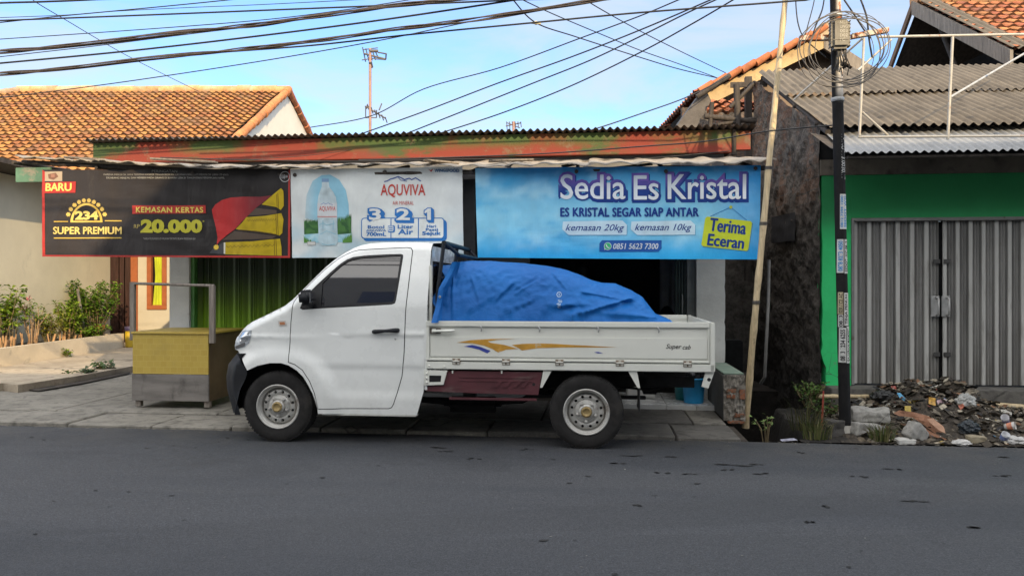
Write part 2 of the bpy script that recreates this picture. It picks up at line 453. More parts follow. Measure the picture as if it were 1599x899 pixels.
def tiles(mb, org, eu, ev, w, l, tw=.2, tl=.27, cols=None, mask=None, mat=0, seed=1, lift=.05):
    """pantiles from org (eave corner) along eu for w and up the slope ev for l"""
    rnd = random.Random(seed); eu = Vector(eu).normalized(); ev = Vector(ev).normalized(); en = eu.cross(ev)
    if en.z < 0: en = -en
    nu, nv = int(w / tw), int(l / tl)
    prof = [(0, .0), (.12, .022), (.3, .035), (.48, .022), (.62, .002), (.82, -.008), (1.03, .0)]
    for j in range(nv):
        for i in range(nu):
            if mask and not mask((i + .5) / nu, (j + .5) / nv): continue
            c = rnd.choice(cols); k = rnd.uniform(.78, 1.15); c = [x * k for x in c]
            jt = rnd.uniform(-.006, .006); jr = rnd.uniform(-.008, .008)
            vs = []
            for a in (0, 1):
                for (p, h) in prof:
                    o = Vector(org) + eu * ((i + p) * tw + jr) + ev * ((j + a * 1.08) * tl) + en * (h + (lift if a == 0 else .0) + jt)
                    vs.append(o)
            for (p, h) in prof:
                vs.append(Vector(org) + eu * ((i + p) * tw + jr) + ev * (j * tl) + en * (h + jt - .004))
            m_ = len(prof)
            mb.add(vs, [[k, k + 1, m_ + k + 1, m_ + k] for k in range(m_ - 1)], mat, c, True)
            mb.add(vs[2 * m_:] + vs[:m_], [[k, k + 1, m_ + k + 1, m_ + k] for k in range(m_ - 1)], mat, [x * .16 for x in c], False)  # lip face darkened in the colour, for the shadow line under each course

def ridge(mb, a, b, r=.11, n=None, col=(.4, .2, .1), mat=0, seed=2):
    rnd = random.Random(seed); a = Vector(a); b = Vector(b); L = (b - a).length; n = n or int(L / .33); d = (b - a) / n
    for i in range(n):
        p = a + d * i; rr = r * rnd.uniform(.93, 1.1); k = rnd.uniform(.75, 1.15); dz = Vector((0, 0, rnd.uniform(-.012, .012)))
        mb.tube([p + dz, p + d * 1.04 + dz + Vector((0, 0, .015))], [rr, rr * .9], 10, mat, True, [x * k for x in col])
# ------------------------------------------------------------------ the shop
TW, TB = 2.1, .92                           # front wall, banner line
WALL = S.hit(268, 500, TW)[0]; RIGHT = S.hit(1131, 500, TW)[0]
ZT = 3.02
def sx(px, t=TW): return S.hit(px, 443, t)[0]
MAT_GREYWALL = M('grey_plaster', (.20, .20, .205), .85, 0, .15, 3, .25, 30)
MAT_PILLAR = M('white_pillar_paint', (.66, .66, .62), .7, 0, .08, 4, .2, 30, dirt=((.36, .33, .28), 5, .6, .8), low=((.25, .23, .2), .0, .9, .7))
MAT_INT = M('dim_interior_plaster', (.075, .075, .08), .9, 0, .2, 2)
MAT_TILEFLOOR = M('white_floor_tile', (.62, .62, .60), .25, 0, .08, 3, .03)
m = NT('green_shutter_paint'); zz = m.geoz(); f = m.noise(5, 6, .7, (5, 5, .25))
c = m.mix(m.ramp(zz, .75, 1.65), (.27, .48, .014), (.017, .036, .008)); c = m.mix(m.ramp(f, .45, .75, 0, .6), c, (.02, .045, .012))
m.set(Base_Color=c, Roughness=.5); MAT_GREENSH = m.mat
m = NT('fascia_paint'); f = m.noise(1.1, 7, .62, (.9, 1, 2.4)); g_ = m.noise(6, 8, .75); h_ = m.noise(2.0, 5, .6, (.5, 1, 1))
c = m.mix(m.ramp(f, .40, .50), (.055, .085, .028), (.215, .036, .022)); c = m.mix(m.ramp(h_, .60, .72, 0, .6), c, (.11, .065, .04))
zz = m.geoz(); c = m.mix(m.math('MULTIPLY', m.ramp(zz, 3.06, 3.2), m.ramp(m.noise(1.0, 6, .6), .4, .55)), c, (.06, .105, .03))
c = m.mix(m.ramp(g_, .54, .68, 0, .8), c, (.17, .12, .075)); m.set(Base_Color=c, Roughness=.8); m.bump(g_, .3, .01); MAT_FASCIA = m.mat

shop = thing('shop_building', 'low roadside shop with a peeling red and green fascia under rusty corrugated roofing', 'shop', S, (-.5, TW, 0))
TBK = 6.2
x_open0, x_open1 = sx(826), sx(1068)
xs1 = sx(300); xs2 = sx(545)
wl = MB()
wl.box(xs2, x_open0, TW, TW + .15, .04, ZT)                                  # grey wall between shutter and shop opening
wl.box(WALL + .002, xs2 - .002, TW + .01, TW + .16, 2.18, ZT)                # above the shutter
wl.box(x_open0 + .002, RIGHT - .002, TW + .01, TW + .16, 2.05, ZT)           # above the opening
wl.box(WALL, WALL + .15, TW + .17, TBK, 0, ZT); wl.box(RIGHT - .15, RIGHT, TW + .32, TBK, 0, ZT); wl.box(WALL, RIGHT, TBK, TBK + .15, 0, ZT)
wl.build('wall', MAT_GREYWALL, shop)
p = MB(); p.box(WALL, xs1, TW - .06, TW + .2, .04, 2.6, 0, .01); p.build('pillar', MAT_PILLAR, shop)
p = MB(); bm = bmesh.new()
n = 40; a0, a1 = sx(1087), RIGHT            # the right pillar with its chipped edge
for side in (0, 1):
    pass
edge = [(a1 + .012 * nz(k * .9, 4) + .012 * nz(k * 2.3, 9) - (.03 if 6 < k < 9 else 0), lerp(.05, 2.15, k / n)) for k in range(n + 1)]
p.prism([(a0, .05)] + edge + [(a0, 2.15)], TW - .05, TW + .3, 0); p.build('pillar', MAT_PILLAR, shop)
cl = MB(); cl.box(sx(723, 1.2), sx(742, 1.2), 1.2, 1.34, .05, 2.62, 0, .006); cl.build('post', M('dark_grey_post', (.10, .10, .10), .7, var=.15), shop, label='dark grey post between the white and the blue banner')
sh = MB(); n = int((xs2 - xs1) / .05)
for i in range(n):                          # folding shutter of narrow green leaves
    a = xs1 + (xs2 - xs1) * i / n; b = xs1 + (xs2 - xs1) * (i + 1) / n; mdl = (a + b) / 2
    o = .03 if i % 2 else 0.0
    sh.quad((a, TW + .05 + (.03 - o), .06), (b, TW + .05 + o, .06), (b, TW + .05 + o, 2.2), (a, TW + .05 + (.03 - o), 2.2))
    if i % 4 == 0: sh.box(a - .006, a + .006, TW + .035, TW + .06, .06, 2.2)
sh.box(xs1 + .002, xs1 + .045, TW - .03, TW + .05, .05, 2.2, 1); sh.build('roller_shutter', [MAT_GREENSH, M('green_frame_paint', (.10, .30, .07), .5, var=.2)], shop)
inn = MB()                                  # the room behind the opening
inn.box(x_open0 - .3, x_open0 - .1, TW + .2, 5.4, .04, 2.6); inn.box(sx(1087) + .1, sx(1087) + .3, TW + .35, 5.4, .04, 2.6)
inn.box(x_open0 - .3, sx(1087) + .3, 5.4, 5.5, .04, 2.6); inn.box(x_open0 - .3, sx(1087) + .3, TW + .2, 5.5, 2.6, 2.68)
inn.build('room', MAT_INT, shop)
fl = MB()
for i in range(9):
    for j in range(3):
        a = sx(905) + i * .33
        if a > RIGHT - .2: break
        fl.box(a + .002, min(a + .328, RIGHT - .02), TW - .62 + j * .33 + .002, TW - .62 + (j + 1) * .33, .03, .085, 0, .003, 1)
fl.build('tile_step', MAT_TILEFLOOR, shop)
gt = MB(); gx = sx(1072)                    # folded door leaf beside the opening
for k in range(4): gt.box(gx - .02 - k * .035, gx + .005 - k * .035, TW + .06, TW + .12 + .03 * (k % 2), .08, 2.05, 0, .004)
gt.box(gx + .01, sx(1086), TW + .03, TW + .07, .08, 2.05, 1, .004)
gt.tube([(gx - .05, TW + .03, 1.08), (gx - .05, TW - .01, 1.1), (gx - .05, TW - .01, 1.3), (gx - .05, TW + .03, 1.32)], .009, 6, 1)
gt.build('folded_door', [M('dark_green_door', (.018, .035, .030), .4, var=.3), M('grey_door_frame', (.22, .23, .22), .5)], shop)
fa = MB(); f0, f1 = S.hit(145, 230, 1.98)[0], S.hit(1143, 230, 1.98)[0]
zf0, zf1 = S.hit(640, 247, 1.98)[1], S.hit(640, 213, 1.98)[1]
fa.box(f0, f1, 1.98, 2.09, zf0, zf1, 0, .006); fa.build('fascia', MAT_FASCIA, shop)
fe = MB(); fe.box(f1 + .05, S.hit(1172, 230, 1.98)[0], 1.98, 2.06, zf0 + .03, zf1 - .02, 0); fe.box(f1 + .004, f1 + .046, 1.97, 2.04, zf0 - .03, zf1, 1); fe.build('fascia', [MAT_FASCIA, MAT_WOODDK], shop)
rf = MB(); r0, r1 = f0 - .05, S.hit(1180, 230, 1.9)[0]
corr(rf, lambda s, v: (v, zf1 + .02 + (-.02 if v > 2.2 else 0) + .012 * nz(s * .6, 2)), r0, r1, 1.84, 6.4, .086, .017, 6, 7)
rf.build('roof', corr_mat('rusty_roof_sheet', (.05, .042, .038), (.10, .085, .075), (.12, .07, .04)), shop)

# the lower awning in front: old broken sheets, wavy in the large
aw = MB()
AZ = [(20, 243), (60, 247), (130, 250), (250, 258), (330, 262), (450, 263), (600, 258), (740, 258), (860, 257), (1000, 257), (1130, 256), (1203, 250)]
AE = [(S.hit(px, py, .80)[0], S.hit(px, py, .80)[1]) for px, py in AZ]
random.seed(11)
s = AE[0][0]
k = 0
while s < AE[-1][0] - .2:
    w = min(random.uniform(.85, 1.05), AE[-1][0] - s); dz = random.uniform(-.004, .02); dt = random.uniform(-.05, .04); ph = random.uniform(0, 6)
    def P(u, v, s=s, w=w, dz=dz, dt=dt, ph=ph):
        x = s + u * (w + .06); e = .80 + dt + .045 * nz(x * 4, 1) + .02 * nz(x * 17, 5)
        t = lerp(e, 1.96, v)
        z = lerp(curve_at(AE, x) + dz, max(zf0 - .06, curve_at(AE, x) + .1), v) + .011 * math.sin(x * 2 * math.pi / .29 + ph + 1.2 * nz(x * 2, 6)) * (1 - .3 * v) + .018 * nz(x * 3, t * 3, 2) + .010 * nz(x * 9, 4)
        return (x, t, z)
    aw.grid(P, 40, 10)
    def P2(u, v, P=P): a = Vector(P(u, v * .1)); return a + Vector((0, .004,-.010 - .012 * nz(a.x * 14, 2)))
    aw.grid(P2, 40, 2)
    def P3(u, v, P=P): a = Vector(P(u, 0)); return a + Vector((0, .002 * v, v * (-.011 - .012 * nz(a.x * 14, 2) - .010 * nz(a.x * 37, 8))))
    aw.grid(P3, 40, 1)
    s += w; k += 1
aw.build('awning', MAT_ASB_PALE, shop)
fr_ = MB()                                  # rafters and batten that carry the awning, and junk lying on it
fr_.tube([(AE[0][0], .95, AE[0][1] - .05), (sx(450, .95), .95, AE[5][1] - .05), (AE[-1][0], .95, AE[-1][1] - .06)], .025, 6)
for px in (20, 150, 300, 460, 600, 735, 900, 1040, 1180):
    x = S.hit(px, 260, .9)[0]; z = curve_at(AE, x); fr_.tube([(x, .9, z - .06), (x, 2.0, zf0 - .1)], .022, 6)
fr_.build('awning_frame', MAT_WOODDK, shop)
random.seed(5)
for px, ln in ((120, .5), (210, .35), (300, .8), (395, .5), (480, .6), (570, .3), (690, .4), (800, .5), (900, .35), (990, .45), (1065, .4)):
    x = S.hit(px, 250, 1.2)[0]; z = curve_at(AE, x) + .085; y0 = 1.2 + random.uniform(-.2, .4)
    jk = MB(); jk.box(-ln / 2, ln / 2, -.04, .04, 0, .02, 0, .004, mtx=Matrix.Translation((x, y0, z)) @ Matrix.Rotation(random.uniform(-.5, .5), 4, 'Z') @ Matrix.Rotation(random.uniform(-.08, .08), 4, 'Y')); jk.build('roof_batten', MAT_WOODGREY, shop)
gb = MB(); a = S.hit(24, 262, .97); b = S.hit(66, 284, .97); gb.box(a[0], b[0] + .1, .97, 1.0, b[1], a[1], 0, .004); gb.build('end_board', M('green_board', (.10, .20, .13), .6, var=.25, vs=4, dirt=((.25, .22, .17), 6, .55, .7)), shop)

# stall of clothes and the shopkeeper in the dim room
tw = MB()
def towel(u, v):
    x = lerp(sx(1030, 3.4), sx(1066, 3.4), u); z = lerp(1.05 + .1 * math.sin(u * 5), 1.95, v); return (x, 3.4 + .03 * math.sin(u * 14) * (1.2 - v), z)
tw.grid(towel, 24, 12); tw.build('cloth', M('grey_cotton', (.30, .30, .31), .9, var=.1), None, S, label='pale cloth hanging in the dark shop opening beside the white pillar', cat='cloth')

def skin_body(name, joints, bones, mats, fr, base, sub=2, root=0):
    me = bpy.data.meshes.new(name); me.from_pydata([Vector(j[:3]) - Vector(base) for j in joints], bones, [])
    o = bpy.data.objects.new(name, me); COL.objects.link(o)
    md = o.modifiers.new('s', 'SKIN'); md.use_smooth_shade = True
    for i, j in enumerate(joints):
        me.skin_vertices[0].data[i].radius = (j[3], j[4] if len(j) > 4 else j[3]); me.skin_vertices[0].data[i].use_root = (i == root)
    o.modifiers.new('u', 'SUBSURF').levels = sub
    dg = bpy.context.evaluated_depsgraph_get(); m2 = bpy.data.meshes.new_from_object(o.evaluated_get(dg))
    bpy.data.objects.remove(o); bpy.data.meshes.remove(me)
    m2.name = name; m2.materials.clear()
    for x in mats: m2.materials.append(x)
    for p in m2.polygons: p.use_smooth = True
    o = bpy.data.objects.new(name, m2); COL.objects.link(o); o.location = fr.w(*base); o.rotation_euler = (0, 0, fr.a); INFO[name] = (fr, Vector(base))
    return o
# a shopkeeper, seen from behind the load: head and sloping shoulder
hx, hz = S.hit(906, 424, 3.3)
b0 = Vector((hx + .03, 3.3, .05)); H = hz + .11 - .05
def J(x, y, z, r, r2=None): return (b0.x + x, b0.y + y, b0.z + z, r, r2 or r)
jn = [J(0, 0, H * .53, .15, .11), J(0, 0, H * .64, .145, .10), J(0, 0, H * .75, .165, .11), J(0, 0, H * .82, .10, .08), J(0, -.01, H * .865, .055), J(-.01, -.03, H * .91, .075, .09), J(-.01, -.03, H * .965, .07, .085),
      J(-.18, 0, H * .80, .062), J(-.24, -.04, H * .64, .048), J(-.22, -.16, H * .52, .038), J(-.21, -.21, H * .475, .04, .02),
      J(.18, 0, H * .80, .062), J(.26, -.05, H * .65, .048), J(.24, -.18, H * .54, .038), J(.23, -.24, H * .50, .04, .02),
      J(-.09, 0, H * .48, .092), J(-.10, -.02, H * .27, .065), J(-.10, .01, H * .05, .045), J(-.11, -.13, H * .02, .042, .03),
      J(.09, 0, H * .48, .092), J(.10, -.02, H * .27, .065), J(.10, .01, H * .05, .045), J(.11, -.13, H * .02, .042, .03)]
bo = [(0, 1), (1, 2), (2, 3), (3, 4), (4, 5), (5, 6), (2, 7), (7, 8), (8, 9), (9, 10), (2, 11), (11, 12), (12, 13), (13, 14), (0, 15), (15, 16), (16, 17), (17, 18), (0, 19), (19, 20), (20, 21), (21, 22)]
for sgn, wr in ((-1, 10), (1, 14)):          # fingers
    p = jn[wr]
    for k in range(4):
        i0 = len(jn); o = (k - 1.5) * .018
        jn.append((p[0] + o, p[1] - .05, p[2] - .035, .009, .009)); jn.append((p[0] + o * 1.05, p[1] - .07, p[2] - .07 + .006 * abs(k - 1), .008, .008)); bo += [(wr, i0), (i0, i0 + 1)]
    i0 = len(jn); jn.append((p[0] - sgn * .035, p[1] - .03, p[2] - .02, .011, .011)); jn.append((p[0] - sgn * .045, p[1] - .06, p[2] - .045, .009, .009)); bo += [(wr, i0), (i0, i0 + 1)]
person = skin_body('person', jn, bo, [M('dark_brown_skin', (.14, .08, .055), .6)], S, b0)
tag(person, 'person in dark clothes standing inside the dim shop above the blue tarpaulin', 'person')
hr = MB(); hr.lathe([(.001, .135), (.05, .125), (.085, .09), (.102, .03), (.10, -.03), (.085, -.06)], (b0.x - .01, b0.y - .015, b0.z + H * .94), 'z', 20); hr.build('hair', M('black_hair', (.012, .010, .010), .5), person)
sh_ = MB()
def shirt(u, v):
    w = 2 * math.pi * u; z = lerp(H * .50, H * .835, v); rx = lerp(.20, .23, smooth(0, .8, v)) * (1 - .62 * smooth(.85, 1, v)); ry = .15 * (1 - .5 * smooth(.85, 1, v))
    return (b0.x + rx * math.cos(w), b0.y + ry * math.sin(w), b0.z + z + .01 * math.sin(w * 5) * (1 - v))
sh_.grid(shirt, 32, 12)
for sg in (-1, 1): sh_.tube([Vector(J(sg * .15, 0, H * .80, 0)[:3]), Vector(J(sg * .2, -.01, H * .76, 0)[:3]), Vector(J(sg * .245, -.04, H * .66, 0)[:3])], [.085, .08, .078], 12)
sh_.build('shirt', M('dark_shirt', (.03, .032, .045), .9), person)
tr = MB()
for sg in (-1, 1): tr.tube([Vector(J(sg * .085, 0, H * .52, 0)[:3]), Vector(J(sg * .10, -.02, H * .27, 0)[:3]), Vector(J(sg * .10, .01, H * .045, 0)[:3])], [.125, .09, .075], 14)
tr.build('trousers', M('dark_trousers', (.025, .025, .03), .9), person)
# ------------------------------------------------------------------ the three printed banners
def print_mat(name, rough=.5, wr=.25):
    m = NT(name)
    c = m.mix(m.ramp(m.noise(2.5, 7, .65, (1, 1, 1)), .3, .75), (.86, .86, .86), (1.04, 1.04, 1.03))
    c = m.mix(1, m.attr(), c, 'MULTIPLY'); k = m.ramp(m.noise(1.4, 8, .7, (2.2, 1, .6)), .6, .8, 0, .18)
    c = m.mix(k, c, (.25, .23, .2)); m.set(Base_Color=c, Roughness=rough); m.b.inputs['Specular IOR Level'].default_value = .28
    m.bump(m.noise(2.6, 4, .55, (2.0, 1, .7), .8), wr, .05); m.bump(m.noise(9, 4, .6, (1.6, 1, .7), .5), wr * .5, .02)
    return m.mat
MAT_PRINT = print_mat('banner_print')

class Banner:
    def __init__(self, seed, amp):
        self.seed, self.amp, self.mb, self.k = seed, amp, MB(), 0
    def wave(self, s, z):
        a = self.amp; q = self.seed
        return a * (.9 * nz(s * 2.6 + q, z * .8, q) + .5 * nz(s * 6.5, z * 1.2 + q, q + 4) + .28 * nz(s * 3 + z * 6, z * 5, q))
    def raw(self, vs, tris, col, lift):
        """vs in px; col = colour or function (px,py)->colour"""
        bm = bmesh.new(); bv = [bm.verts.new((x, y, 0)) for x, y in vs]
        for t in tris:
            try: bm.faces.new([bv[i] for i in t])
            except ValueError: pass
        xs = [v[0] for v in vs]; ys = [v[1] for v in vs]
        st = 6.0 if callable(col) else 9.0
        for lo, hi, nrm in ((min(xs), max(xs), (1, 0, 0)), (min(ys), max(ys), (0, 1, 0))):
            k = math.ceil(lo / st) * st
            while k < hi:
                if k > lo + .05:
                    bmesh.ops.bisect_plane(bm, geom=bm.verts[:] + bm.edges[:] + bm.faces[:], plane_co=Vector(nrm) * k, plane_no=nrm)
                k += st
        bm.verts.index_update(); out = []
        px = [(v.co.x, v.co.y) for v in bm.verts]
        for x, y in px:
            s, z = S.hit(x, y, TB); out.append((s, TB - lift + self.wave(s, z), z))
        for f in bm.faces:
            idx = [v.index for v in f.verts]
            # keep winding towards the road
            a, b, d = (Vector(out[i]) for i in idx[:3])
            if (b - a).cross(d - a).y > 0: idx = idx[::-1]
            c = [col(*px[i]) for i in idx] if callable(col) else col
            n = len(self.mb.v); self.mb.add([out[i] for i in idx], [list(range(len(idx)))], 0, c, False)
        bm.free()
    def poly(self, pts, col, layer=1, holes=()):
        rings = [[Vector((p[0], p[1], 0)) for p in pts]] + [[Vector((p[0], p[1], 0)) for p in h] for h in holes]
        flat = [(v.x, v.y) for r_ in rings for v in r_]
        self.raw(flat, tessellate_polygon(rings), col, layer * .0022)
    def rect(self, x0, y0, x1, y1, col, layer=1): self.poly([(x0, y0), (x1, y0), (x1, y1), (x0, y1)], col, layer)
    def rrect(self, x0, y0, x1, y1, r, col, layer=1): self.poly(rr(x0, y0, x1, y1, r), col, layer)
    def text(self, body, x0, y0, x1, y1, col, layer=3, tf=None, fat=0, **kw):
        vs, fs = text_fit(body, x0, x1, y1, y0, **kw)
        if tf: vs = [tf(*p) for p in vs]
        sh = [(0, 0)] if not fat else [(-fat, 0), (fat, 0), (0, -fat * .7), (0, fat * .7)]     # a heavier face: overprinted strokes
        for i, (dx, dy) in enumerate(sh): self.raw([(x + dx, y + dy) for x, y in vs], fs, col, layer * .0022 + i * .0004)
    def line(self, pts, w, col, layer=2):
        n = len(pts); L = []; Rr = []
        for i in range(n):
            a = Vector(pts[max(i - 1, 0)]); b = Vector(pts[min(i + 1, n - 1)]); d = (b - a).normalized(); q = Vector((-d.y, d.x)) * w / 2
            L.append(Vector(pts[i]) + q); Rr.append(Vector(pts[i]) - q)
        for i in range(n - 1): self.poly([L[i], L[i + 1], Rr[i + 1], Rr[i]], col, layer)
    def disc(self, x, y, r, col, layer=2, n=20, ry=None): self.poly([(x + r * math.cos(2 * math.pi * k / n), y + (ry or r) * math.sin(2 * math.pi * k / n)) for k in range(n)], col, layer)
def rr(x0, y0, x1, y1, r):
    o = []
    for cx, cy_, a in ((x1 - r, y0 + r, -90), (x1 - r, y1 - r, 0), (x0 + r, y1 - r, 90), (x0 + r, y0 + r, 180)):
        o += [(cx + r * math.cos(R(a + k * 18)), cy_ + r * math.sin(R(a + k * 18))) for k in range(6)]
    return o
def zf(ox, oy, k): return lambda *p: [(ox + x * k, oy + y * k) for x, y in p]
def hem(b, x0, y0, x1, y1):                  # eyelet cords at the corners
    pass

# --- black cigarette banner -------------------------------------------------
GOLD = (.62, .42, .08); OLIVE = (.50, .46, .04); RED = (.42, .035, .03); BLK = (.022, .019, .019)
b = Banner(1.3, .022); cl = [(66, 265), (160, 265.5), (300, 264.5), (453, 263), (453.5, 330), (453, 402.5), (300, 401), (66, 400.5), (65.5, 330)]
b.poly(cl, lambda x, y: [c * (1 + .9 * smooth(330, 100, x)) for c in (.019, .016, .016)], 0)  # black lifted towards the left in the colour, for sun falling there
sheet1 = b; z = zf(300, 250, .178)
b.poly([(66, 265), (70, 268), (70.5, 398), (66, 400.5)], RED, 1); b.poly([(66, 398), (453, 399.5), (453, 402.5), (66, 400.5)], RED, 1); b.poly([(450, 266), (453, 264), (453, 402), (449.5, 402)], RED, 1)
b.rect(70, 268, 98, 283, (.42, .33, .24), 1.4); b.poly([(75, 272), (88, 270), (92, 276), (84, 281), (76, 279)], (.20, .10, .07), 2); b.poly([(80, 272), (86, 272), (86, 277), (80, 277)], (.34, .17, .12), 2.6)
b.poly([(70, 285), (119, 283.5), (118, 301), (70, 302)], RED, 2); b.text('BARU', 72.5, 286.5, 112, 298.5, (.75, .60, .16), fat=.6, tf=lambda x, y: (x, y - (x - 72) * .01))
b.text('PERINGATAN', 238, 265.5, 277, 269.5, (.30, .30, .28)); b.text('KARENA MEROKOK, SAYA TERKENA KANKER TENGGOROKAN. LAYANAN BERHENTI MEROKOK (0800-177-6565)', 163, 271.5, 357, 275, (.34, .33, .31))
b.text('DILARANG MENJUAL DAN MEMBERI PADA ORANG DI BAWAH USIA 21 TAHUN DAN PEREMPUAN HAMIL', 167, 276.5, 351, 280, (.42, .41, .38))
arc = lambda rx, ry, n=24: [(136 - rx * math.cos(math.pi * k / n), 347.3 - ry * math.sin(math.pi * k / n)) for k in range(n + 1)]
b.poly(arc(25.5, 30), lambda x, y: (.70, .50, .12) if x < 140 else GOLD, 2); b.poly([(x, y - 2.6) for x, y in arc(21.5, 24)], BLK, 2.6)
b.text('234', 117.5, 329.5, 155, 343.5, (.72, .56, .16), 3.4, bold=.05)
for k in range(10):
    w = R(22 + k * 136 / 9); cx, cy_ = 136 - 31 * math.cos(w), 348 - 35 * math.sin(w)
    b.poly([(cx + (3.9 if j % 2 else 2.7) * math.cos(j * math.pi / 8), cy_ + (3.9 if j % 2 else 2.7) * math.sin(j * math.pi / 8)) for j in range(16)], (.66, .47, .12), 2)
for q in ([(85, 345.3), (107, 345.3), (107, 346.6), (85, 346.9)], [(165, 344.2), (190, 344), (190, 345.6), (165, 345.6)], [(85, 371), (190, 370.6), (190, 372.3), (85, 372.6)]): b.poly(q, GOLD, 2)
b.text('SUPER PREMIUM', 84.5, 354.5, 190, 365.5, (.70, .54, .17), fat=.55)
b.poly([(207, 321), (321, 320.5), (321, 333), (207, 334)], RED, 2); b.text('KEMASAN KERTAS', 213.5, 323.5, 317, 331.8, (.72, .60, .12), fat=.4, space=1.12)
b.text('RP', 209.5, 350.5, 219, 356.5, (.45, .35, .1)); b.text('20.000', 220.5, 342.5, 316, 363.8, OLIVE, bold=.06); b.text('*', 316.5, 344, 319, 347, OLIVE)
b.text('*HARGA PER BUNGKUS DI WILAYAH TERTENTU SELAMA PERSEDIAAN ADA', 225, 371, 305, 374.2, (.30, .29, .27))
b.poly(z((170, 435), (200, 390), (260, 350), (340, 328), (450, 322), (600, 322), (700, 310), (640, 360), (560, 420), (470, 510), (380, 600), (300, 660), (240, 710), (212, 745), (220, 680), (205, 590), (180, 500)),
       lambda x, y: [lerp(a, c, smooth(345, 412, x) * .8) for a, c in zip((.46, .028, .028), (.09, .02, .03))], 2)
YC = lambda x, y: [c * (1.0 - .5 * abs(nz(x * .35, y * .08))) for c in (.50, .36, .012)]
b.poly(z((370, 620), (740, 665), (700, 690), (260, 700)), (.085, .06, .045), 1.5); b.poly(z((560, 420), (740, 440), (740, 470), (490, 490)), (.085, .06, .045), 1.5)
b.poly(z((610, 390), (780, 245), (800, 270), (803, 400), (775, 438), (740, 412)), YC, 2.4)
b.poly(z((480, 500), (640, 490), (780, 465), (800, 520), (790, 640), (765, 662), (700, 640), (560, 620), (380, 605), (440, 550)), YC, 2.4)
b.poly(z((290, 720), (540, 712), (700, 695), (770, 690), (782, 760), (785, 838), (290, 826)), YC, 2.4)
b.poly(z((150, 815), (180, 780), (270, 720), (275, 825)), (.05, .05, .055), 2); b.poly([(337.4 + (4.6 if j % 2 else 3.4) * math.cos(j * math.pi / 8), 386 + (4.6 if j % 2 else 3.4) * math.sin(j * math.pi / 8)) for j in range(16)], (.65, .45, .05), 3)
b.poly(z((276, 722), (290, 722), (292, 822), (278, 822)), (.6, .58, .5), 2.8)
BR = (.09, .05, .01)
for q in (((742, 300), (745, 410)), ((752, 290), (758, 425)), ((735, 475), (742, 650)), ((748, 472), (755, 655)), ((720, 695), (722, 835)), ((735, 695), (740, 835))): b.line(z(*q), .7, BR, 3)
for (x0, x1, yy) in ((490, 735, 530), (300, 720, 760)):
    b.line(z(*[(x0 + (x1 - x0) * k / 24, yy + (9 if k % 2 else -9) - (x0 + (x1 - x0) * k / 24 - x0) * .03) for k in range(25)]), .6, BR, 3)
b.line(z(*[(400 + 340 * k / 8, 612 + 40 * (k / 8) ** 1.5) for k in range(9)]), 1.2, (.16, .10, .02), 3)
rg = [(444.5 + 7.6 * math.cos(k * math.pi / 16), 275.8 + 7.9 * math.sin(k * math.pi / 16)) for k in range(33)]; b.line(rg, 1.0, (.5, .5, .5), 2); b.text('18+', 439.5, 272.5, 449.5, 279, (.42, .42, .42), bold=.03)
b.mb.build('banner', MAT_PRINT, None, S, label='black cigarette banner with a red hem and gold lettering, leftmost under the awning', cat='banner')

# --- white water banner ------------------------------------------------------
WH = (.68, .71, .70); BLU = (.025, .16, .46); RDX = (.50, .06, .045); z = zf(450, 250, .1814)
b = Banner(5.7, .026)
b.poly([(454, 264.5), (590, 262.5), (722, 260), (722.8, 330), (724, 400.5), (590, 401.5), (456, 402.5), (455, 330)], lambda x, y: [lerp(a, c, .75 * smooth(.25, .8, nz(x * .03, y * .04, 3) * .5 + .5) * smooth(300, 400, y)) for a, c in zip(WH, (.36, .56, .66))], 0)
def skyc(x, y): k = smooth(500, 470, x) + smooth(340, 352, y); return [lerp(a, c, min(1, k)) for a, c in zip((.26, .52, .66), (.50, .60, .64))]
b.poly(z((150, 500), (165, 300), (215, 180), (290, 130), (360, 125), (440, 170), (500, 260), (522, 380), (525, 520), (330, 560)), skyc, 1)
b.poly(z((140, 620), (545, 600), (550, 705), (135, 712)), lambda x, y: (.30, .56, .66) if nz(x * .2, y * .8) > -.1 else (.45, .66, .72), 1.2)
for (x0, x1, yt, yb, sd) in ((140, 265, 520, 640, 2), (425, 545, 500, 640, 5)):
    pts = [(x0, yb)]; n = 22
    for k in range(n + 1):
        xx = lerp(x0, x1, k / n); pts.append((xx, yt + 22 * nz(k * .9, sd) + (14 if k % 2 else -14) - (26 * smooth(.4, .9, k / n) if sd == 5 else 0)))
    pts.append((x1, yb - 10)); b.poly(z(*pts), lambda x, y: (.03, .10, .035) if nz(x, y * .7) > .0 else (.07, .19, .05), 1.8)
for (x0, x1, yt) in ((136, 200, 655), (470, 550, 640)):
    b.poly(z(*([(x0, 712)] + [(lerp(x0, x1, k / 12), yt + (18 if k % 2 else -12) + (x0 < 300) * k * 4 - (x0 > 300) * k * 4 + (40 if x0 > 300 else 0)) for k in range(13)] + [(x1, 708)])), (.10, .26, .05), 2)
bt = [(292, 165), (350, 165), (352, 205), (358, 235), (390, 275), (412, 320), (420, 380), (420, 480), (424, 600), (428, 700), (410, 735), (280, 735), (262, 700), (262, 600), (256, 480), (255, 380), (262, 310), (280, 260), (292, 230)]
b.poly(z(*bt), lambda x, y: [c * (1 + .35 * nz(x * .25, y * .13, 9)) for c in ((.46, .60, .66) if y > 342 else (.48, .58, .62))], 2.2)
b.poly(z((292, 160), (352, 160), (352, 190), (292, 190)), (.20, .33, .52), 2.8); b.poly(z((256, 370), (420, 370), (422, 500), (256, 500)), (.58, .60, .62), 2.8)
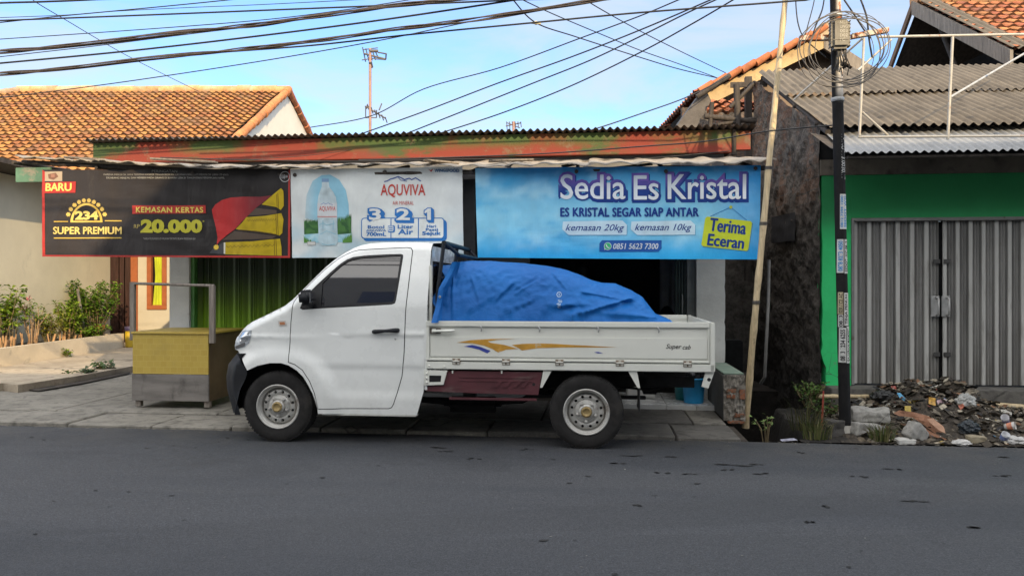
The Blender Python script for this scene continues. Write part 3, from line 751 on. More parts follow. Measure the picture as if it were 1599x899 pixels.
for q in (((270, 560), (300, 540), (330, 560), (400, 545)), ((275, 640), (330, 610), (415, 640)), ((290, 720), (340, 732), (400, 722)), ((300, 590), (300, 520)), ((385, 600), (390, 520))): b.line(z(*q), 1.3, (.30, .52, .62), 3)
b.text('AQUVIVA', *(450 + 270 * .1814, 250 + 398 * .1814, 450 + 408 * .1814, 250 + 445 * .1814), RDX, 3.4, bold=.01); b.line(z((256, 487), (420, 487)), 1.0, RDX, 3.4)
b.line(z((282, 385), (305, 370), (322, 378), (345, 370), (365, 380), (385, 384)), .7, BLU, 3.4)
b.line(z((825, 186), (850, 180), (880, 162), (905, 156), (945, 141), (975, 155), (1000, 168), (1040, 155), (1060, 168), (1095, 152), (1140, 181)), 1.7, (.03, .08, .30), 2)
b.line(z((945, 150), (965, 172), (1000, 178), (1020, 182)), 1.0, (.03, .08, .30), 2)
b.text('AQUVIVA', 594, 287.5, 664, 308.5, RDX, bold=.012); b.text('AIR MINERAL', 613, 314, 646, 319.8, RDX)
b.poly(z((1205, 78), (1225, 88), (1250, 78), (1232, 104)), (.40, .03, .04), 2); b.text('WINGSFOOD', 679, 264.3, 717, 269.3, (.05, .14, .30), fat=.25)
b.rrect(567, 343, 698, 376.5, 6, BLU, 1.5); b.rrect(564, 340, 694, 372.8, 5, BLU, 2); b.rrect(565.4, 341.4, 692.6, 371.4, 4, WH, 2.5)
b.rect(610, 341, 611.4, 373, BLU, 3); b.rect(652.6, 341, 654, 373, BLU, 3)
b.rrect(606, 352, 617, 363, 2, BLU, 3.5); b.rrect(606.6, 353, 614.6, 361, 1.5, WH, 4); b.rect(607.5, 354.6, 613.6, 356.2, BLU, 4.5); b.rect(607.5, 357.8, 613.6, 359.4, BLU, 4.5)
for k in range(5): b.poly([(x + k * .9, y + k * .8) for x, y in ((661.6, 328.4), (667.4, 324.2), (674.4, 324.2), (674.4, 344.8), (665.6, 344.8), (665.6, 333.4), (661.6, 335))], BLU, 3.6 + k * .15)
b.poly([(663, 329.4), (668, 325.7), (673, 325.7), (673, 343.4), (667, 343.4), (667, 331.6), (663, 333.4)], (.66, .68, .68), 4.8)
for ch, x0, x1 in (('3', 576.5, 595), ('2', 619, 640)):
    for k in range(5): b.text(ch, x0 + k * .9, 325.6 + k * .8, x1 + k * .9, 343.6 + k * .8, BLU, 3.6, bold=.10, pad=.07)
    b.text(ch, x0, 325.6, x1, 343.6, (.66, .68, .68), 4.8, bold=.03)
for tx, x0, y0, x1, y1, bo_ in (('Botol', 574.5, 352, 600, 357, .03), ('AQUVIVA', 572, 358.6, 603, 361.7, .03), ('700mL', 572.5, 362.7, 603, 368.4, .05), ('Liter', 621.5, 351, 645, 356.8, .04), ('Air', 622.5, 358, 645, 366, .06),
                               ('Hari', 666.5, 351, 681, 355.5, .03), ('Pasti', 665, 356.5, 684, 360.6, .03), ('Sejuk', 659.5, 361.6, 688.5, 368.4, .06)): b.text(tx, x0, y0, x1, y1, BLU, 4, fat=bo_ * 8)
b.rect(480, 377, 493, 383, (.25, .25, .25), 2.5); b.rect(480.5, 377.5, 492.5, 382.5, (.62, .62, .6), 3)
b.mb.build('banner', MAT_PRINT, None, S, label='white mineral water banner with a clear bottle and blue 3 2 1 boxes', cat='banner')

# --- blue ice banner -----------------------------------------------------------
DB = (.012, .05, .26); PU = (.16, .10, .40); z = zf(720, 225, .3127)
def sky3(x, y):
    k = (y - 260) / 145; w = smooth(1210, 1110, x) * smooth(740, 800, x)
    c = [lerp(a, d, smooth(0, .55, k)) for a, d in zip((.05, .30, .58), (.27, .66, .86))]
    c = [lerp(a, d, smooth(.62, 1, k) * .9) for a, d in zip(c, (.008, .44, .88))]
    n = nz(x * .022, y * .035, 5) * .6 + nz(x * .06, y * .09, 8) * .4
    kk = smooth(.0, .45, n) * .6 * smooth(1.0, .75, k)
    c = [lerp(a, d, kk * .8) for a, d in zip(c, (.50, .80, .90))]; kk = smooth(.05, .5, -n) * .55
    c = [lerp(a, d, kk) for a, d in zip(c, (.03, .38, .72))]
    return [lerp(a, d, smooth(1090, 1190, x) * .55) for a, d in zip(c, (.004, .26, .74))]
b = Banner(9.1, .018)
b.poly([(742, 262.5), (880, 261), (1040, 260), (1188, 258), (1187, 330), (1184, 405), (1040, 404.5), (900, 403.5), (746, 402), (743.5, 330)], sky3, 0)
for word, x0, x1 in (('Sedia', 875.5, 976), ('Es', 990, 1028), ('Kristal', 1043, 1164.5)):
    y0, y1 = (272.5, 311) if word != 'Es' else (274.5, 312)
    b.text(word, x0 + .8, y0 + 1.5, x1 + .8, y1 + 1.5, DB, 1.2, bold=.105, pad=.08)
    b.text(word, x0 - .6, y0 - .8, x1 - .6, y1 - .8, lambda x, y: [lerp(a, d, smooth(300, 276, y) * smooth(.0, .35, nz(x * .02, 3) + .3)) for a, d in zip(DB, PU)], 2.0, bold=.095, pad=.07)
    b.text(word, x0, y0, x1, y1, lambda x, y: [lerp(a, d, smooth(300, 272, y)) for a, d in zip((.80, .85, .87), (.52, .58, .66))], 3.0, fat=.55)
b.text('ES KRISTAL SEGAR SIAP ANTAR', 875.5, 324.5, 1090.5, 338, DB, fat=.7, space=1.06)
for x0, x1 in ((878, 980), (985, 1086.5)):
    b.poly([(x0 + 2, 347), (x1 - 7, 345.5), (x1, 352), (x1 - .5, 367.5), (x0 + 10, 368), (x0 + 1, 359)], (.12, .42, .66), 1.2); b.poly([(x0 + 1, 346), (x1 - 8, 344.5), (x1 - 1, 351), (x1 - 1.5, 366.5), (x0 + 10, 367), (x0, 358)], (.62, .80, .88), 2)
b.text('kemasan 20kg', 883, 350, 975, 363.5, DB, bold=.005, shear=.35); b.text('kemasan 10kg', 991, 349.5, 1080, 363, DB, bold=.005, shear=.35)
b.poly([(940, 375), (1033, 375), (1033, 388), (1028, 393), (936, 393), (936, 380)], (.02, .11, .38), 2)
b.disc(949, 384.3, 6, (.65, .72, .72), 2.6); b.disc(949, 384.2, 5.2, (.06, .50, .20), 3.2); b.poly([(943.4, 390), (944.2, 385.5), (947.5, 389)], (.65, .72, .72), 2.6)
b.line([(946.7, 381.4), (946.9, 383.4), (948.2, 385.4), (950.2, 386.8), (951.8, 386.6)], 1.5, (.75, .8, .8), 4)
b.text('0851 5623 7300', 957.5, 379.8, 1028, 389, (.66, .72, .75), bold=.015, shear=.2)
YL = (.60, .68, .04)
tagp = [(1104, 338.2), (1172, 345.3), (1174.3, 348), (1168.3, 389), (1166, 391.6), (1097, 384.5), (1094.8, 382), (1101, 341)]
b.poly([(x + 1.2, y + 1.2) for x, y in tagp], (.10, .30, .42), 1.6); b.poly(tagp, YL, 2.2)
rt = lambda x, y: (x - (y - 365) * .14, y + (x - 1134) * .105)
b.text('Terima', 1107, 343.5, 1163, 363, DB, 3, fat=.8, tf=rt); b.text('Eceran', 1107, 368, 1163, 385.5, DB, 3, fat=.8, tf=rt)
b.line([(1109, 338), (1141, 323.5), (1166, 344)], .8, (.02, .18, .5), 2); b.disc(1141, 323.5, 2.5, (.5, .55, .08), 3)
b.mb.build('banner', MAT_PRINT, None, S, label='bright blue ice banner with white outlined headline and yellow price tag', cat='banner')
# ------------------------------------------------------------------ the pickup
TWID = 1.60
def tp(px, py): return T.hit(px, py, 0.0)
def tps(*p): return [tp(*q) for q in p]
def paint(name, a, rough=.35, grime=.5, rustk=.0):
    m = NT(name); f = m.noise(2.2, 6, .6)
    c = m.mix(m.ramp(f, .3, .7), [x * .93 for x in a], a)
    k = m.math('MULTIPLY', m.ramp(m.geoz(), .25, .75, 1, 0), m.ramp(m.noise(4, 7, .7), .3, .75)); c = m.mix(m.math('MULTIPLY', k, grime), c, (.20, .17, .13))
    k = m.ramp(m.noise(7, 8, .75, (1, 1, .25)), .60, .8, 0, .22 + grime * .4); c = m.mix(k, c, (.30, .27, .22))
    if rustk: k = m.ramp(m.noise(13, 8, .75), .66, .74, 0, rustk); c = m.mix(k, c, (.20, .09, .045))
    m.set(Base_Color=c, Roughness=m.ramp(m.noise(6, 5), .3, .7, rough - .06, rough + .12)); m.bump(m.noise(1.6, 3, .5), .05, .04)
    m.b.inputs['Coat Weight'].default_value = .6; m.b.inputs['Coat Roughness'].default_value = .06
    return m.mat
MAT_PAINT = paint('white_car_paint', (.80, .815, .79), .26, .22)
MAT_BEDPAINT = paint('worn_cream_paint', (.72, .725, .66), .42, .45, .6)
MAT_HINGE = paint('worn_hinge_paint', (.52, .50, .44), .5, .7, .8); MAT_RUSTY = M('rusty_hinge_plate', (.20, .15, .11), .8, 0, .4, 30)
MAT_GLASS = NT('tinted_glass').set(Base_Color=(.018, .017, .021), Roughness=.03); MAT_GLASS.b.inputs['IOR'].default_value = 1.95; MAT_GLASS = MAT_GLASS.mat
MAT_RUBBER = M('black_rubber', (.010, .010, .011), .6, 0, .3, 8)
MAT_TYRE = M('tyre_rubber', (.019, .018, .0175), .9, 0, .35, 7, .15, 60, spec=.3, dirt=((.045, .041, .036), 5, .5, .8))
MAT_STEEL = M('painted_steel_wheel', (.47, .46, .43), .42, .45, .18, 9, .05, dirt=((.16, .12, .09), 8, .52, .75))
MAT_GOLD = M('brass_hub_cap', (.34, .25, .11), .5, .5, .3, 30, .2, 60)
MAT_PLASTIC = M('black_bumper_plastic', (.009, .010, .013), .55, 0, .35, 6, .1, 40, dirt=((.035, .033, .03), 9, .62, .8), spec=.35)
MAT_UNDER = M('underbody', (.012, .011, .011), .9, .1, .5, 6)
MAT_CHROME = M('headlamp_reflector', (.62, .64, .66), .12, .85, .1)

truck = thing('pickup_truck', 'worn white pickup with tinted windows and dropside bed, parked at the road edge facing left', 'truck', T, (1.4, TWID / 2, 0))
wf = tp(432, 637); WR = .327
wheels = [(0.0, 0.3255), (2.815, .3255)]
# silhouette of the cab seen from the side: nose, bonnet, windscreen, roof
OUTL = tps((366, 522), (370, 516.5), (378, 509), (388, 502.5), (410, 492.5), (440, 477.5), (452, 467.5), (470, 448.5), (485, 432), (500, 416), (514, 403.5), (527, 394), (540, 386.5), (552, 381.5), (565, 378.6), (582, 377.2), (605, 376.6), (640, 376.8), (660, 377.3), (668.5, 378.5))
def dens(p, n=4):
    o = []
    for a, b_ in zip(p, p[1:]):
        for k in range(n): o.append((lerp(a[0], b_[0], k / n), lerp(a[1], b_[1], k / n)))
    return o + [p[-1]]
def segd(p, pts):
    best = 9
    for a, b_ in zip(pts, pts[1:]):
        dx, dy = b_[0] - a[0], b_[1] - a[1]; L = dx * dx + dy * dy
        k = max(0, min(1, ((p[0] - a[0]) * dx + (p[1] - a[1]) * dy) / L)) if L else 0
        best = min(best, math.hypot(p[0] - a[0] - dx * k, p[1] - a[1] - dy * k))
    return best
BELT = tp(600, 481)[1]; ARC = (wf[0] + .01, .33)
def soff(u, z):
    v = .012
    v += .17 * max(0, z - BELT) ** 1.25 / .65                                    # the greenhouse leans in
    v += .05 * max(0, .62 - z) ** 1.5                                           # tucks under at the sill
    v += .30 * max(0, -.02 - u) ** 2.1                                          # the nose rounds in plan
    r = math.hypot(u - ARC[0], (z - ARC[1]))
    k = smooth(.62, .47, r) * smooth(.95, .72, z); v -= .030 * k                 # flared wheel arch
    v += .012 * smooth(.74, .66, z) * (1 - k) * smooth(-.1, .35, u) - .010 * smooth(.50, .40, z) * (1 - k)
    v -= .006 * smooth(.03, .0, abs(z - (.97 + .02 * u))) * (1 - k)
    d = segd((u, z), OUTL); RR = .075
    if d < RR: v += RR * (1 - d / RR) ** 2 * .85
    return v
def skin_panel(poly, holes=(), step=.035, off=0.0, mir=False):
    rings = [[Vector((p[0], p[1], 0)) for p in poly]] + [[Vector((p[0], p[1], 0)) for p in h] for h in holes]
    tri = tessellate_polygon(rings); flat = [v for r_ in rings for v in r_]
    bm = bmesh.new(); bv = [bm.verts.new(v) for v in flat]
    for t in tri:
        try: bm.faces.new([bv[i] for i in t])
        except ValueError: pass
    for ax in (0, 1):
        lo = min(v[ax] for v in flat); hi = max(v[ax] for v in flat); k = math.ceil(lo / step) * step
        nrm = Vector((1, 0, 0)) if ax == 0 else Vector((0, 1, 0))
        while k < hi:
            if k > lo + .001: bmesh.ops.bisect_plane(bm, geom=bm.verts[:] + bm.edges[:] + bm.faces[:], plane_co=nrm * k, plane_no=nrm)
            k += step
    bmesh.ops.triangulate(bm, faces=[f for f in bm.faces if len(f.verts) > 4])
    bm.verts.index_update(); vs = []; ns = []
    for v in bm.verts:
        u, z = v.co.x, v.co.y; o = soff(u, z) + off; e = .004
        nu = (soff(u + e, z) - soff(u - e, z)) / (2 * e); nv = (soff(u, z + e) - soff(u, z - e)) / (2 * e)
        n = Vector((nu, -1, nv)).normalized()
        if mir: vs.append((u, TWID - o, z)); n.y = -n.y
        else: vs.append((u, o, z))
        ns.append(n)
    fs = []
    for f in bm.faces:
        i = [v.index for v in f.verts]; a, b_, c_ = (Vector(vs[k]) for k in i[:3])
        w = (b_ - a).cross(c_ - a).y
        if (w > 0) != mir: i = i[::-1]
        fs.append(i)
    bm.free(); return vs, fs, ns
class PB:                                    # panel collector keeping analytic normals
    def __init__(self): self.mb = MB(); self.n = []
    def add(self, *a, mat=0, **k):
        vs, fs, ns = skin_panel(*a, **k); self.mb.add(vs, fs, mat, None, True); self.n += ns; return self
    def build(self, name, mats, parent, **k): return self.mb.build(name, mats, parent, normals=self.n, **k)

def offset_poly(poly, d):
    out = []; n = len(poly); A = sum(poly[i][0] * poly[(i + 1) % n][1] - poly[(i + 1) % n][0] * poly[i][1] for i in range(n)); sg = 1 if A > 0 else -1
    for i in range(n):
        a = Vector(poly[i - 1]); p = Vector(poly[i]); c = Vector(poly[(i + 1) % n])
        e1 = (p - a).normalized(); e2 = (c - p).normalized(); n1 = Vector((e1.y, -e1.x)); n2 = Vector((e2.y, -e2.x)); m_ = (n1 + n2)
        m_ = m_ / max(.35, m_.length_squared / 2); out.append(tuple(p + m_ * (d * sg)))
    return out
DOOR = tps((457, 472.5), (461, 465), (468, 456), (480, 442), (500, 421.5), (520, 404.5), (532, 397.5), (543, 392.5), (553, 390), (590, 387.8), (630, 386), (636, 387), (638.5, 391), (637.5, 410), (635, 450), (632, 490), (630, 548), (629, 562), (626, 588), (619, 612), (613, 631), (610, 636), (606, 637.5), (497.5, 637.5), (496, 630), (492.5, 613), (485, 594), (474, 577), (462, 568), (452, 564.5), (452.5, 540), (454, 505))
WINO = tps((467.5, 481.5), (471, 471), (477, 461), (490, 446.5), (512, 424.5), (526, 411.5), (536, 404.5), (546, 400.5), (565, 398), (600, 396.2), (621, 395.6), (624.5, 397), (624.8, 401), (621, 440), (617.5, 469), (616, 473.5), (611, 475.5), (560, 478.5), (500, 481.5), (472, 483.5))
# glass inside the seal; the black quarter light carries the mirror
GLS = tps((500, 478.5), (500, 442), (514, 427), (527, 414.5), (537, 407.5), (547, 403.8), (565, 401.2), (600, 399.2), (619, 398.6), (621, 400.5), (617.5, 440), (614.5, 467), (612.5, 471.5), (560, 475))
BODY = tps((366, 522)) + [p for p in OUTL[1:]] + tps((668, 430), (666, 500), (662, 560), (661.3, 590), (660.5, 612), (650, 648.5), (497, 645.5), (496, 637), (493, 626), (489, 614), (482.5, 601), (475, 588.5), (465, 578), (452, 570), (440, 566.3), (422, 566.3), (403, 570.5), (386, 578), (368, 548), (363, 546))
for mir in (False, True):
    q = PB()
    q.add(BODY, holes=[offset_poly(DOOR, .0075)], mir=mir)
    q.build('side_panel', MAT_PAINT, truck)
    q = PB(); q.add(BODY, off=.03, mir=mir); q.build('inner_shell', MAT_DARK, truck)
    dr = PB().add(DOOR, holes=[WINO], mir=mir, off=-.001).build('door', MAT_PAINT, truck)
    PB().add(offset_poly(WINO, .002), holes=[offset_poly(GLS, -.002)], mir=mir, off=.002, step=.02).build('window_seal', MAT_RUBBER, dr)
    PB().add(offset_poly(GLS, .006), mir=mir, off=.014).build('window_glass', MAT_GLASS, dr)
    y = (lambda v: TWID - v) if mir else (lambda v: v)
    h = MB(); a, b_ = tp(583, 517.5), tp(622, 515.5)          # door handle with its recess and lock
    so0 = soff(*a)
    h.tube([(a[0], y(so0 - .006), a[1] - .002), (a[0] + .02, y(so0 - .028), a[1]), (lerp(a[0], b_[0], .5), y(so0 - .034), lerp(a[1], b_[1], .5) + .002), (b_[0] - .02, y(so0 - .028), b_[1]), (b_[0], y(so0 - .006), b_[1])], [.018, .02, .0135, .021, .019], 10)
    h.build('door_handle', MAT_PLASTIC, dr)
    h = MB(); k = tp(617, 529); h.lathe([(.001, -.004), (.009, -.004), (.012, .002)], (k[0], y(soff(*k)) , k[1]), 'y', 14)
    h.build('lock', MAT_GALV, dr)
    # mirror
    mi = MB(); c0 = tp(485, 465)
    bm = bmesh.new(); bmesh.ops.create_cube(bm, size=1); bmesh.ops.bevel(bm, geom=bm.edges[:], offset=.22, segments=4, affect='EDGES')
    mi.frombm(bm, 0, None, True, Matrix.Translation((c0[0] - .005, y(-.085), c0[1] + .005)) @ Matrix.Rotation(R(-8), 4, 'Y') @ Matrix.Diagonal((.112, .16, .135, 1)))
    mi.tube([(c0[0] - .02, y(-.05), c0[1] - .05), (c0[0] + .0, y(.03), c0[1] - .075)], [.024, .03], 8)
    mi.box(c0[0] - .045, c0[0] + .05, min(y(-.0), y(.05)), max(y(0), y(.05)), c0[1] - .09, c0[1] - .06, 0, .01)
    mo = mi.build('wing_mirror', MAT_PLASTIC, truck)
    gl = MB(); gl.box(c0[0] + .0485, c0[0] + .053, min(y(-.15), y(-.02)), max(y(-.15), y(-.02)), c0[1] - .045, c0[1] + .055, 0, .002); gl.build('mirror_glass', NT('mirror_silver').set(Base_Color=(.7, .7, .72), Metallic=1.0, Roughness=.03).mat, mo)
    # headlamp and side marker
    HL = tps((378, 515.8), (391.5, 515.5), (391, 522), (386.5, 536), (379.5, 542), (363.5, 546.5), (362.3, 540), (365, 527), (371, 518.5))
    hp = PB().add(HL, mir=mir, off=-.004, step=.02).build('headlight', M('lamp_lens', (.42, .45, .48), .08, .35, .2, 30, .3, 30), truck)
    q = PB()
    q.add(tps((374, 519), (387, 518.5), (383, 533), (371, 536)), mir=mir, off=-.0065, step=.01); q.build('reflector', MAT_CHROME, hp)
    q = PB()
    q.add(tps((363.5, 541), (380, 534.5), (381, 537.5), (379, 541), (364, 545.4)), mir=mir, off=-.0065, step=.01); q.build('indicator', M('dark_lamp_housing', (.10, .10, .10), .2), hp)
    q = PB().add(offset_poly(tps((434, 501.5), (445, 501), (446.5, 507.5), (435.5, 508.5)), .004), mir=mir, off=-.005, step=.01); sm_ = q.build('side_marker', M('lamp_bezel', (.55, .52, .48), .4), truck)
    PB().add(tps((436, 502.8), (444, 502.4), (445, 506.6), (437, 507.2)), mir=mir, off=-.008, step=.01).build('marker_lens', M('orange_lens', (.45, .20, .10), .25), sm_)
    # arch lip, wheel well
    al = MB(); arch = dens(tps((497, 645), (496, 637), (493, 626), (489, 614), (482.5, 601), (475, 588.5), (465, 578), (452, 570), (440, 566.3), (422, 566.3), (403, 570.5), (386, 578)), 2)
    vs = []
    for (u, z_) in arch: o = soff(u, z_); vs += [(u, y(o), z_), (u, y(o + .07), z_)]
    al.add(vs, [[2 * i, 2 * i + 1, 2 * i + 3, 2 * i + 2] for i in range(len(arch) - 1)], 0, None, True); al.build('wheel_arch', MAT_PAINT, truck)
    wl_ = MB(); ww = [(u, y(.07), z_) for u, z_ in arch] + [(u, y(.34), z_) for u, z_ in arch]; n = len(arch)
    wl_.add(ww, [[i, i + 1, n + i + 1, n + i] for i in range(n - 1)]); wl_.box(ARC[0] - .5, ARC[0] + .46, min(y(.34), y(.36)), max(y(.34), y(.36)), .25, .8)
    wl_.build('wheel_well', MAT_DARK, truck)
    sl_ = MB(); a, b_ = tp(499, 641), tp(652, 651); sl_.box(a[0] + .01, b_[0] - .02, min(y(.025), y(.12)), max(y(.025), y(.12)), b_[1] - .002, b_[1] + .016, 0, .004); sl_.build('sill', MAT_BEDPAINT, truck)

# the skin that spans the cab from side to side: front, bonnet, windscreen, roof
OD = dens(OUTL, 3)
def strip(pts, name, mat, parent, lift=0.0, n=16):
    mb = MB(); vs = []
    for (u, z_) in pts:
        e = soff(u, z_); up = smooth(BELT, 1.9, z_)
        for k in range(n + 1):
            x = k / n; q = 1 - (2 * x - 1) ** 2
            bow = lerp(.13, .05, smooth(.95, 1.2, z_)) * q * smooth(1.1, .3, u) if u < .9 else 0
            vs.append((u - bow - lift * .7, lerp(e, TWID - e, x), z_ + .028 * q * smooth(.6, 1.0, z_) + lift))
    m_ = n + 1
    mb.add(vs, [[i * m_ + k, i * m_ + k + 1, (i + 1) * m_ + k + 1, (i + 1) * m_ + k] for i in range(len(pts) - 1) for k in range(n)], 0, None, True)
    return mb.build(name, mat, parent)
FRONT = tps((368, 548), (363, 546), (362.5, 538)) 
strip(FRONT + [p for p in OD if p[1] < tp(0, 470)[1] + .02], 'bonnet', MAT_PAINT, truck)
strip([p for p in OD if tp(0, 476)[1] < p[1] < tp(0, 390)[1]], 'windscreen', MAT_GLASS, truck, .002)
strip([p for p in OD if p[1] > tp(0, 392.5)[1]], 'roof', MAT_PAINT, truck)
bk = MB(); e0 = tp(667, 440)[0]
ring = [(soff(e0, .5), .50), (soff(e0, 1.0), 1.0), (soff(e0, 1.3), 1.3), (soff(e0, 1.75), 1.75), (soff(e0, 1.79) + .03, 1.80)]
poly = ring + [(TWID - a, b_) for a, b_ in ring[::-1]]
bk.prism(poly, e0 - .03, e0 - .005, 0, 's'); rw = bk.build('rear_wall', MAT_PAINT, truck)
q = MB(); q.box(e0 - .004, e0 + .004, .25, TWID - .25, 1.32, 1.66, 0, .02); q.build('rear_window', MAT_GLASS, rw)
gr = MB(); a = tp(366, 545)[0]; gr.box(a - .115, a - .08, .35, TWID - .35, .62, .74, 0, .01); gr.build('grille', MAT_PLASTIC, truck)
# front bumper, wrapped round to the arch
BP = tps((368.5, 548.5), (386.5, 578), (380, 590), (372, 607), (366, 625), (364.5, 642), (357, 641), (351, 628), (347, 605), (346, 585), (348, 570), (356, 556))
bu = MB(); zb0, zb1 = tp(0, 641)[1], tp(0, 548)[1]
def bump_pt(u, v):
    a = u * math.pi * 2 - 0; 
    return None
n = 28
def front_u(z_): return curve_at([(zb0, tp(357, 0)[0]), (tp(0, 605)[1], tp(347, 0)[0]), (tp(0, 585)[1], tp(346, 0)[0]), (tp(0, 565)[1], tp(350, 0)[0]), (zb1, tp(366, 0)[0])], z_)
def back_u(z_): return curve_at([(zb0, tp(364.5, 0)[0]), (tp(0, 607)[1], tp(372, 0)[0]), (tp(0, 590)[1], tp(380, 0)[0]), (tp(0, 578)[1], tp(386.5, 0)[0]), (zb1, tp(368.5, 0)[0])], z_)
def bpt(w, v):
    z_ = lerp(zb0, zb1, v); fu = front_u(z_); bu_ = back_u(z_)
    # w: 0 at near arch .. nose .. 1 at far arch
    side = .012 + .03 * (1 - v) * .3
    if w < .2: k = w / .2; u = lerp(bu_, fu + .10, k); y_ = side + .01 * k
    elif w > .8: k = (1 - w) / .2; u = lerp(bu_, fu + .10, k); y_ = TWID - side - .01 * k
    else:
        k = (w - .2) / .6; q = 1 - abs(2 * k - 1) ** 3.2; u = fu + .10 - .10 * smooth(0, .55, q) - .07 * q; y_ = lerp(side + .01, TWID - side - .01, k)
        y_ = lerp(side + .01, TWID - side - .01, .5 - .5 * math.copysign(abs(1 - 2 * k) ** .8, 1 - 2 * k))
    return (u, y_, z_)
bu.grid(bpt, 60, 10); bu.build('front_bumper', MAT_PLASTIC, truck)

# wheels
def tyre_profile():
    R0, w = WR, .092
    return [(.195, -.088), (.215, -.094), (.25, -.098), (.285, -.097), (.305, -.092), (.318, -.082), (.325, -.066), (R0, -.045), (R0, -.032), (R0 - .007, -.030), (R0 - .007, -.024), (R0, -.022), (R0, -.004), (R0 - .007, -.003), (R0 - .007, .003), (R0, .004), (R0, .022), (R0 - .007, .024), (R0 - .007, .030), (R0, .032), (R0, .045), (.325, .066), (.318, .082), (.305, .092), (.25, .098), (.195, .088)]
def wheel(u, zc, near=True, front=True, steer=0):
    v = .115 if near else TWID - .115; sg = 1 if near else -1
    ty = MB(); ty.lathe([(r_, h * sg) for r_, h in tyre_profile()], (u, v, zc), 'y', 64)
    for k in range(64):                       # tread blocks at the shoulder
        w = 2 * math.pi * k / 64; c_, s_ = math.cos(w), math.sin(w)
        for vv in (-.074, .074):
            mt = Matrix.Translation((u + .319 * c_, v + vv, zc + .319 * s_)) @ Matrix.Rotation(-w, 4, 'Y'); ty.box(-.006, .006, -.013, .013, -.010, .010, 0, 0, mtx=mt)
    root = bpy.data.objects.new('wheel', None); COL.objects.link(root); root.parent = truck; root.empty_display_size = .1
    fr_, b0 = INFO[truck.name]; root.location = Vector((u, v, zc)) - b0; INFO[root.name] = (T, Vector((u, v, zc)))
    ty.build('tyre', MAT_TYRE, root)
    f = lambda r_, h: (r_, h * sg)
    rim = MB(); rim.lathe([f(.205, -.090), f(.203, -.097), f(.196, -.099), f(.190, -.096), f(.186, -.080), f(.180, -.072), f(.172, -.067), f(.168, -.030), f(.166, -.026)], (u, v, zc), 'y', 64)
    # disc with twelve round holes
    bm = bmesh.new(); bm_pr = [(.167, -.026), (.160, -.040), (.148, -.056), (.134, -.060), (.118, -.060), (.104, -.055), (.092, -.066), (.074, -.072), (.05, -.072), (.05, -.055), (.105, -.040), (.16, -.020), (.167, -.026)]
    t_ = MB(); t_.lathe(bm_pr, (0, 0, 0), 'y', 60); bm.free()
    bm = bmesh.new(); bv = [bm.verts.new(p) for p in t_.v]
    for f_ in t_.f: bm.faces.new([bv[i] for i in f_])
    bmesh.ops.remove_doubles(bm, verts=bm.verts[:], dist=1e-5); bmesh.ops.recalc_face_normals(bm, faces=bm.faces[:])
    cu = bmesh.new()
    for k in range(12):
        w = 2 * math.pi * (k + .5) / 12
        bmesh.ops.create_cone(cu, segments=16, radius1=.0135, radius2=.0135, depth=.2, cap_ends=True, matrix=Matrix.Translation((.132 * math.cos(w), -.04, -.132 * math.sin(w))) @ Matrix.Rotation(R(90), 4, 'X'))
    res = bmbool(bm, cu); mt = Matrix.Translation((u, v, zc)) @ (Matrix.Identity(4) if near else Matrix.Rotation(R(180), 4, 'Z'))
    rim.frombm(res, 0, None, False, mt)
    if front: rim.lathe([f(.062, -.071), f(.060, -.098), f(.050, -.104), f(.046, -.104)], (u, v, zc), 'y', 32)
    else: rim.lathe([f(.068, -.070), f(.064, -.082), f(.05, -.086)], (u, v, zc), 'y', 32)
    rm = rim.build('rim', MAT_STEEL, root)
    bk_ = MB(); bk_.lathe([f(.165, -.015), f(.002, -.015)], (u, v, zc), 'y', 32); bk_.build('brake_drum', MAT_DARK, root)
    hb = MB(); d_ = -.104 if front else -.084
    hb.lathe([f(.047, d_ + .01), f(.047, d_ - .008), f(.042, d_ - .014), f(.030, d_ - .015), f(.028, d_ - .012), f(.001, d_ - .012)], (u, v, zc), 'y', 28); hb.build('hub_cap', MAT_GOLD, root)
    for k in range(5):
        w = 2 * math.pi * k / 5 + .9; nb = MB(); c_ = (u + .083 * math.cos(w), v, zc + .083 * math.sin(w))
        nb.lathe([f(.015, -.066), f(.015, -.080), f(.0115, -.084), f(.011, -.094), f(.007, -.098), f(.001, -.098)], c_, 'y', 6, sm=False); nb.build('wheel_nut', MAT_STEEL, root)
for near in (True, False):
    wheel(wheels[0][0], wheels[0][1], near, True); wheel(wheels[1][0], wheels[1][1], near, False)

# ------------------------------------------------------------------ the dropside bed
U0, U1 = tp(664.5, 540)[0], tp(1117, 540)[0]
zt0, zt1 = tp(664, 501)[1], tp(1115, 503.5)[1]; zT = (zt0 + zt1) / 2
ZR1, ZR0 = tp(890, 502)[1], tp(890, 511)[1]              # top rail
ZP0 = tp(890, 564.5)[1]; ZL1, ZL0 = tp(890, 566.8)[1], tp(890, 578.5)[1]
bed = MB(); bed.box(U0 + .03, U1 - .02, .045, TWID - .045, ZL0 + .02, ZL1 + .01)
bed.box(U0 + .002, U1 - .004, .004, .05, ZL0, ZL1, 0, .005); bed.box(U0 + .002, U1 - .004, TWID - .05, TWID - .004, ZL0, ZL1, 0, .005)
bed.box(U0, U0 + .03, .05, TWID - .05, ZL1, ZR1 - .01, 0, .004)
for vv in (.004, TWID - .044): bed.box(U1 - .043, U1, vv, vv + .04, ZL0 + .004, ZR1 - .002, 0, .006)
bed.build('cargo_bed', MAT_BEDPAINT, truck)
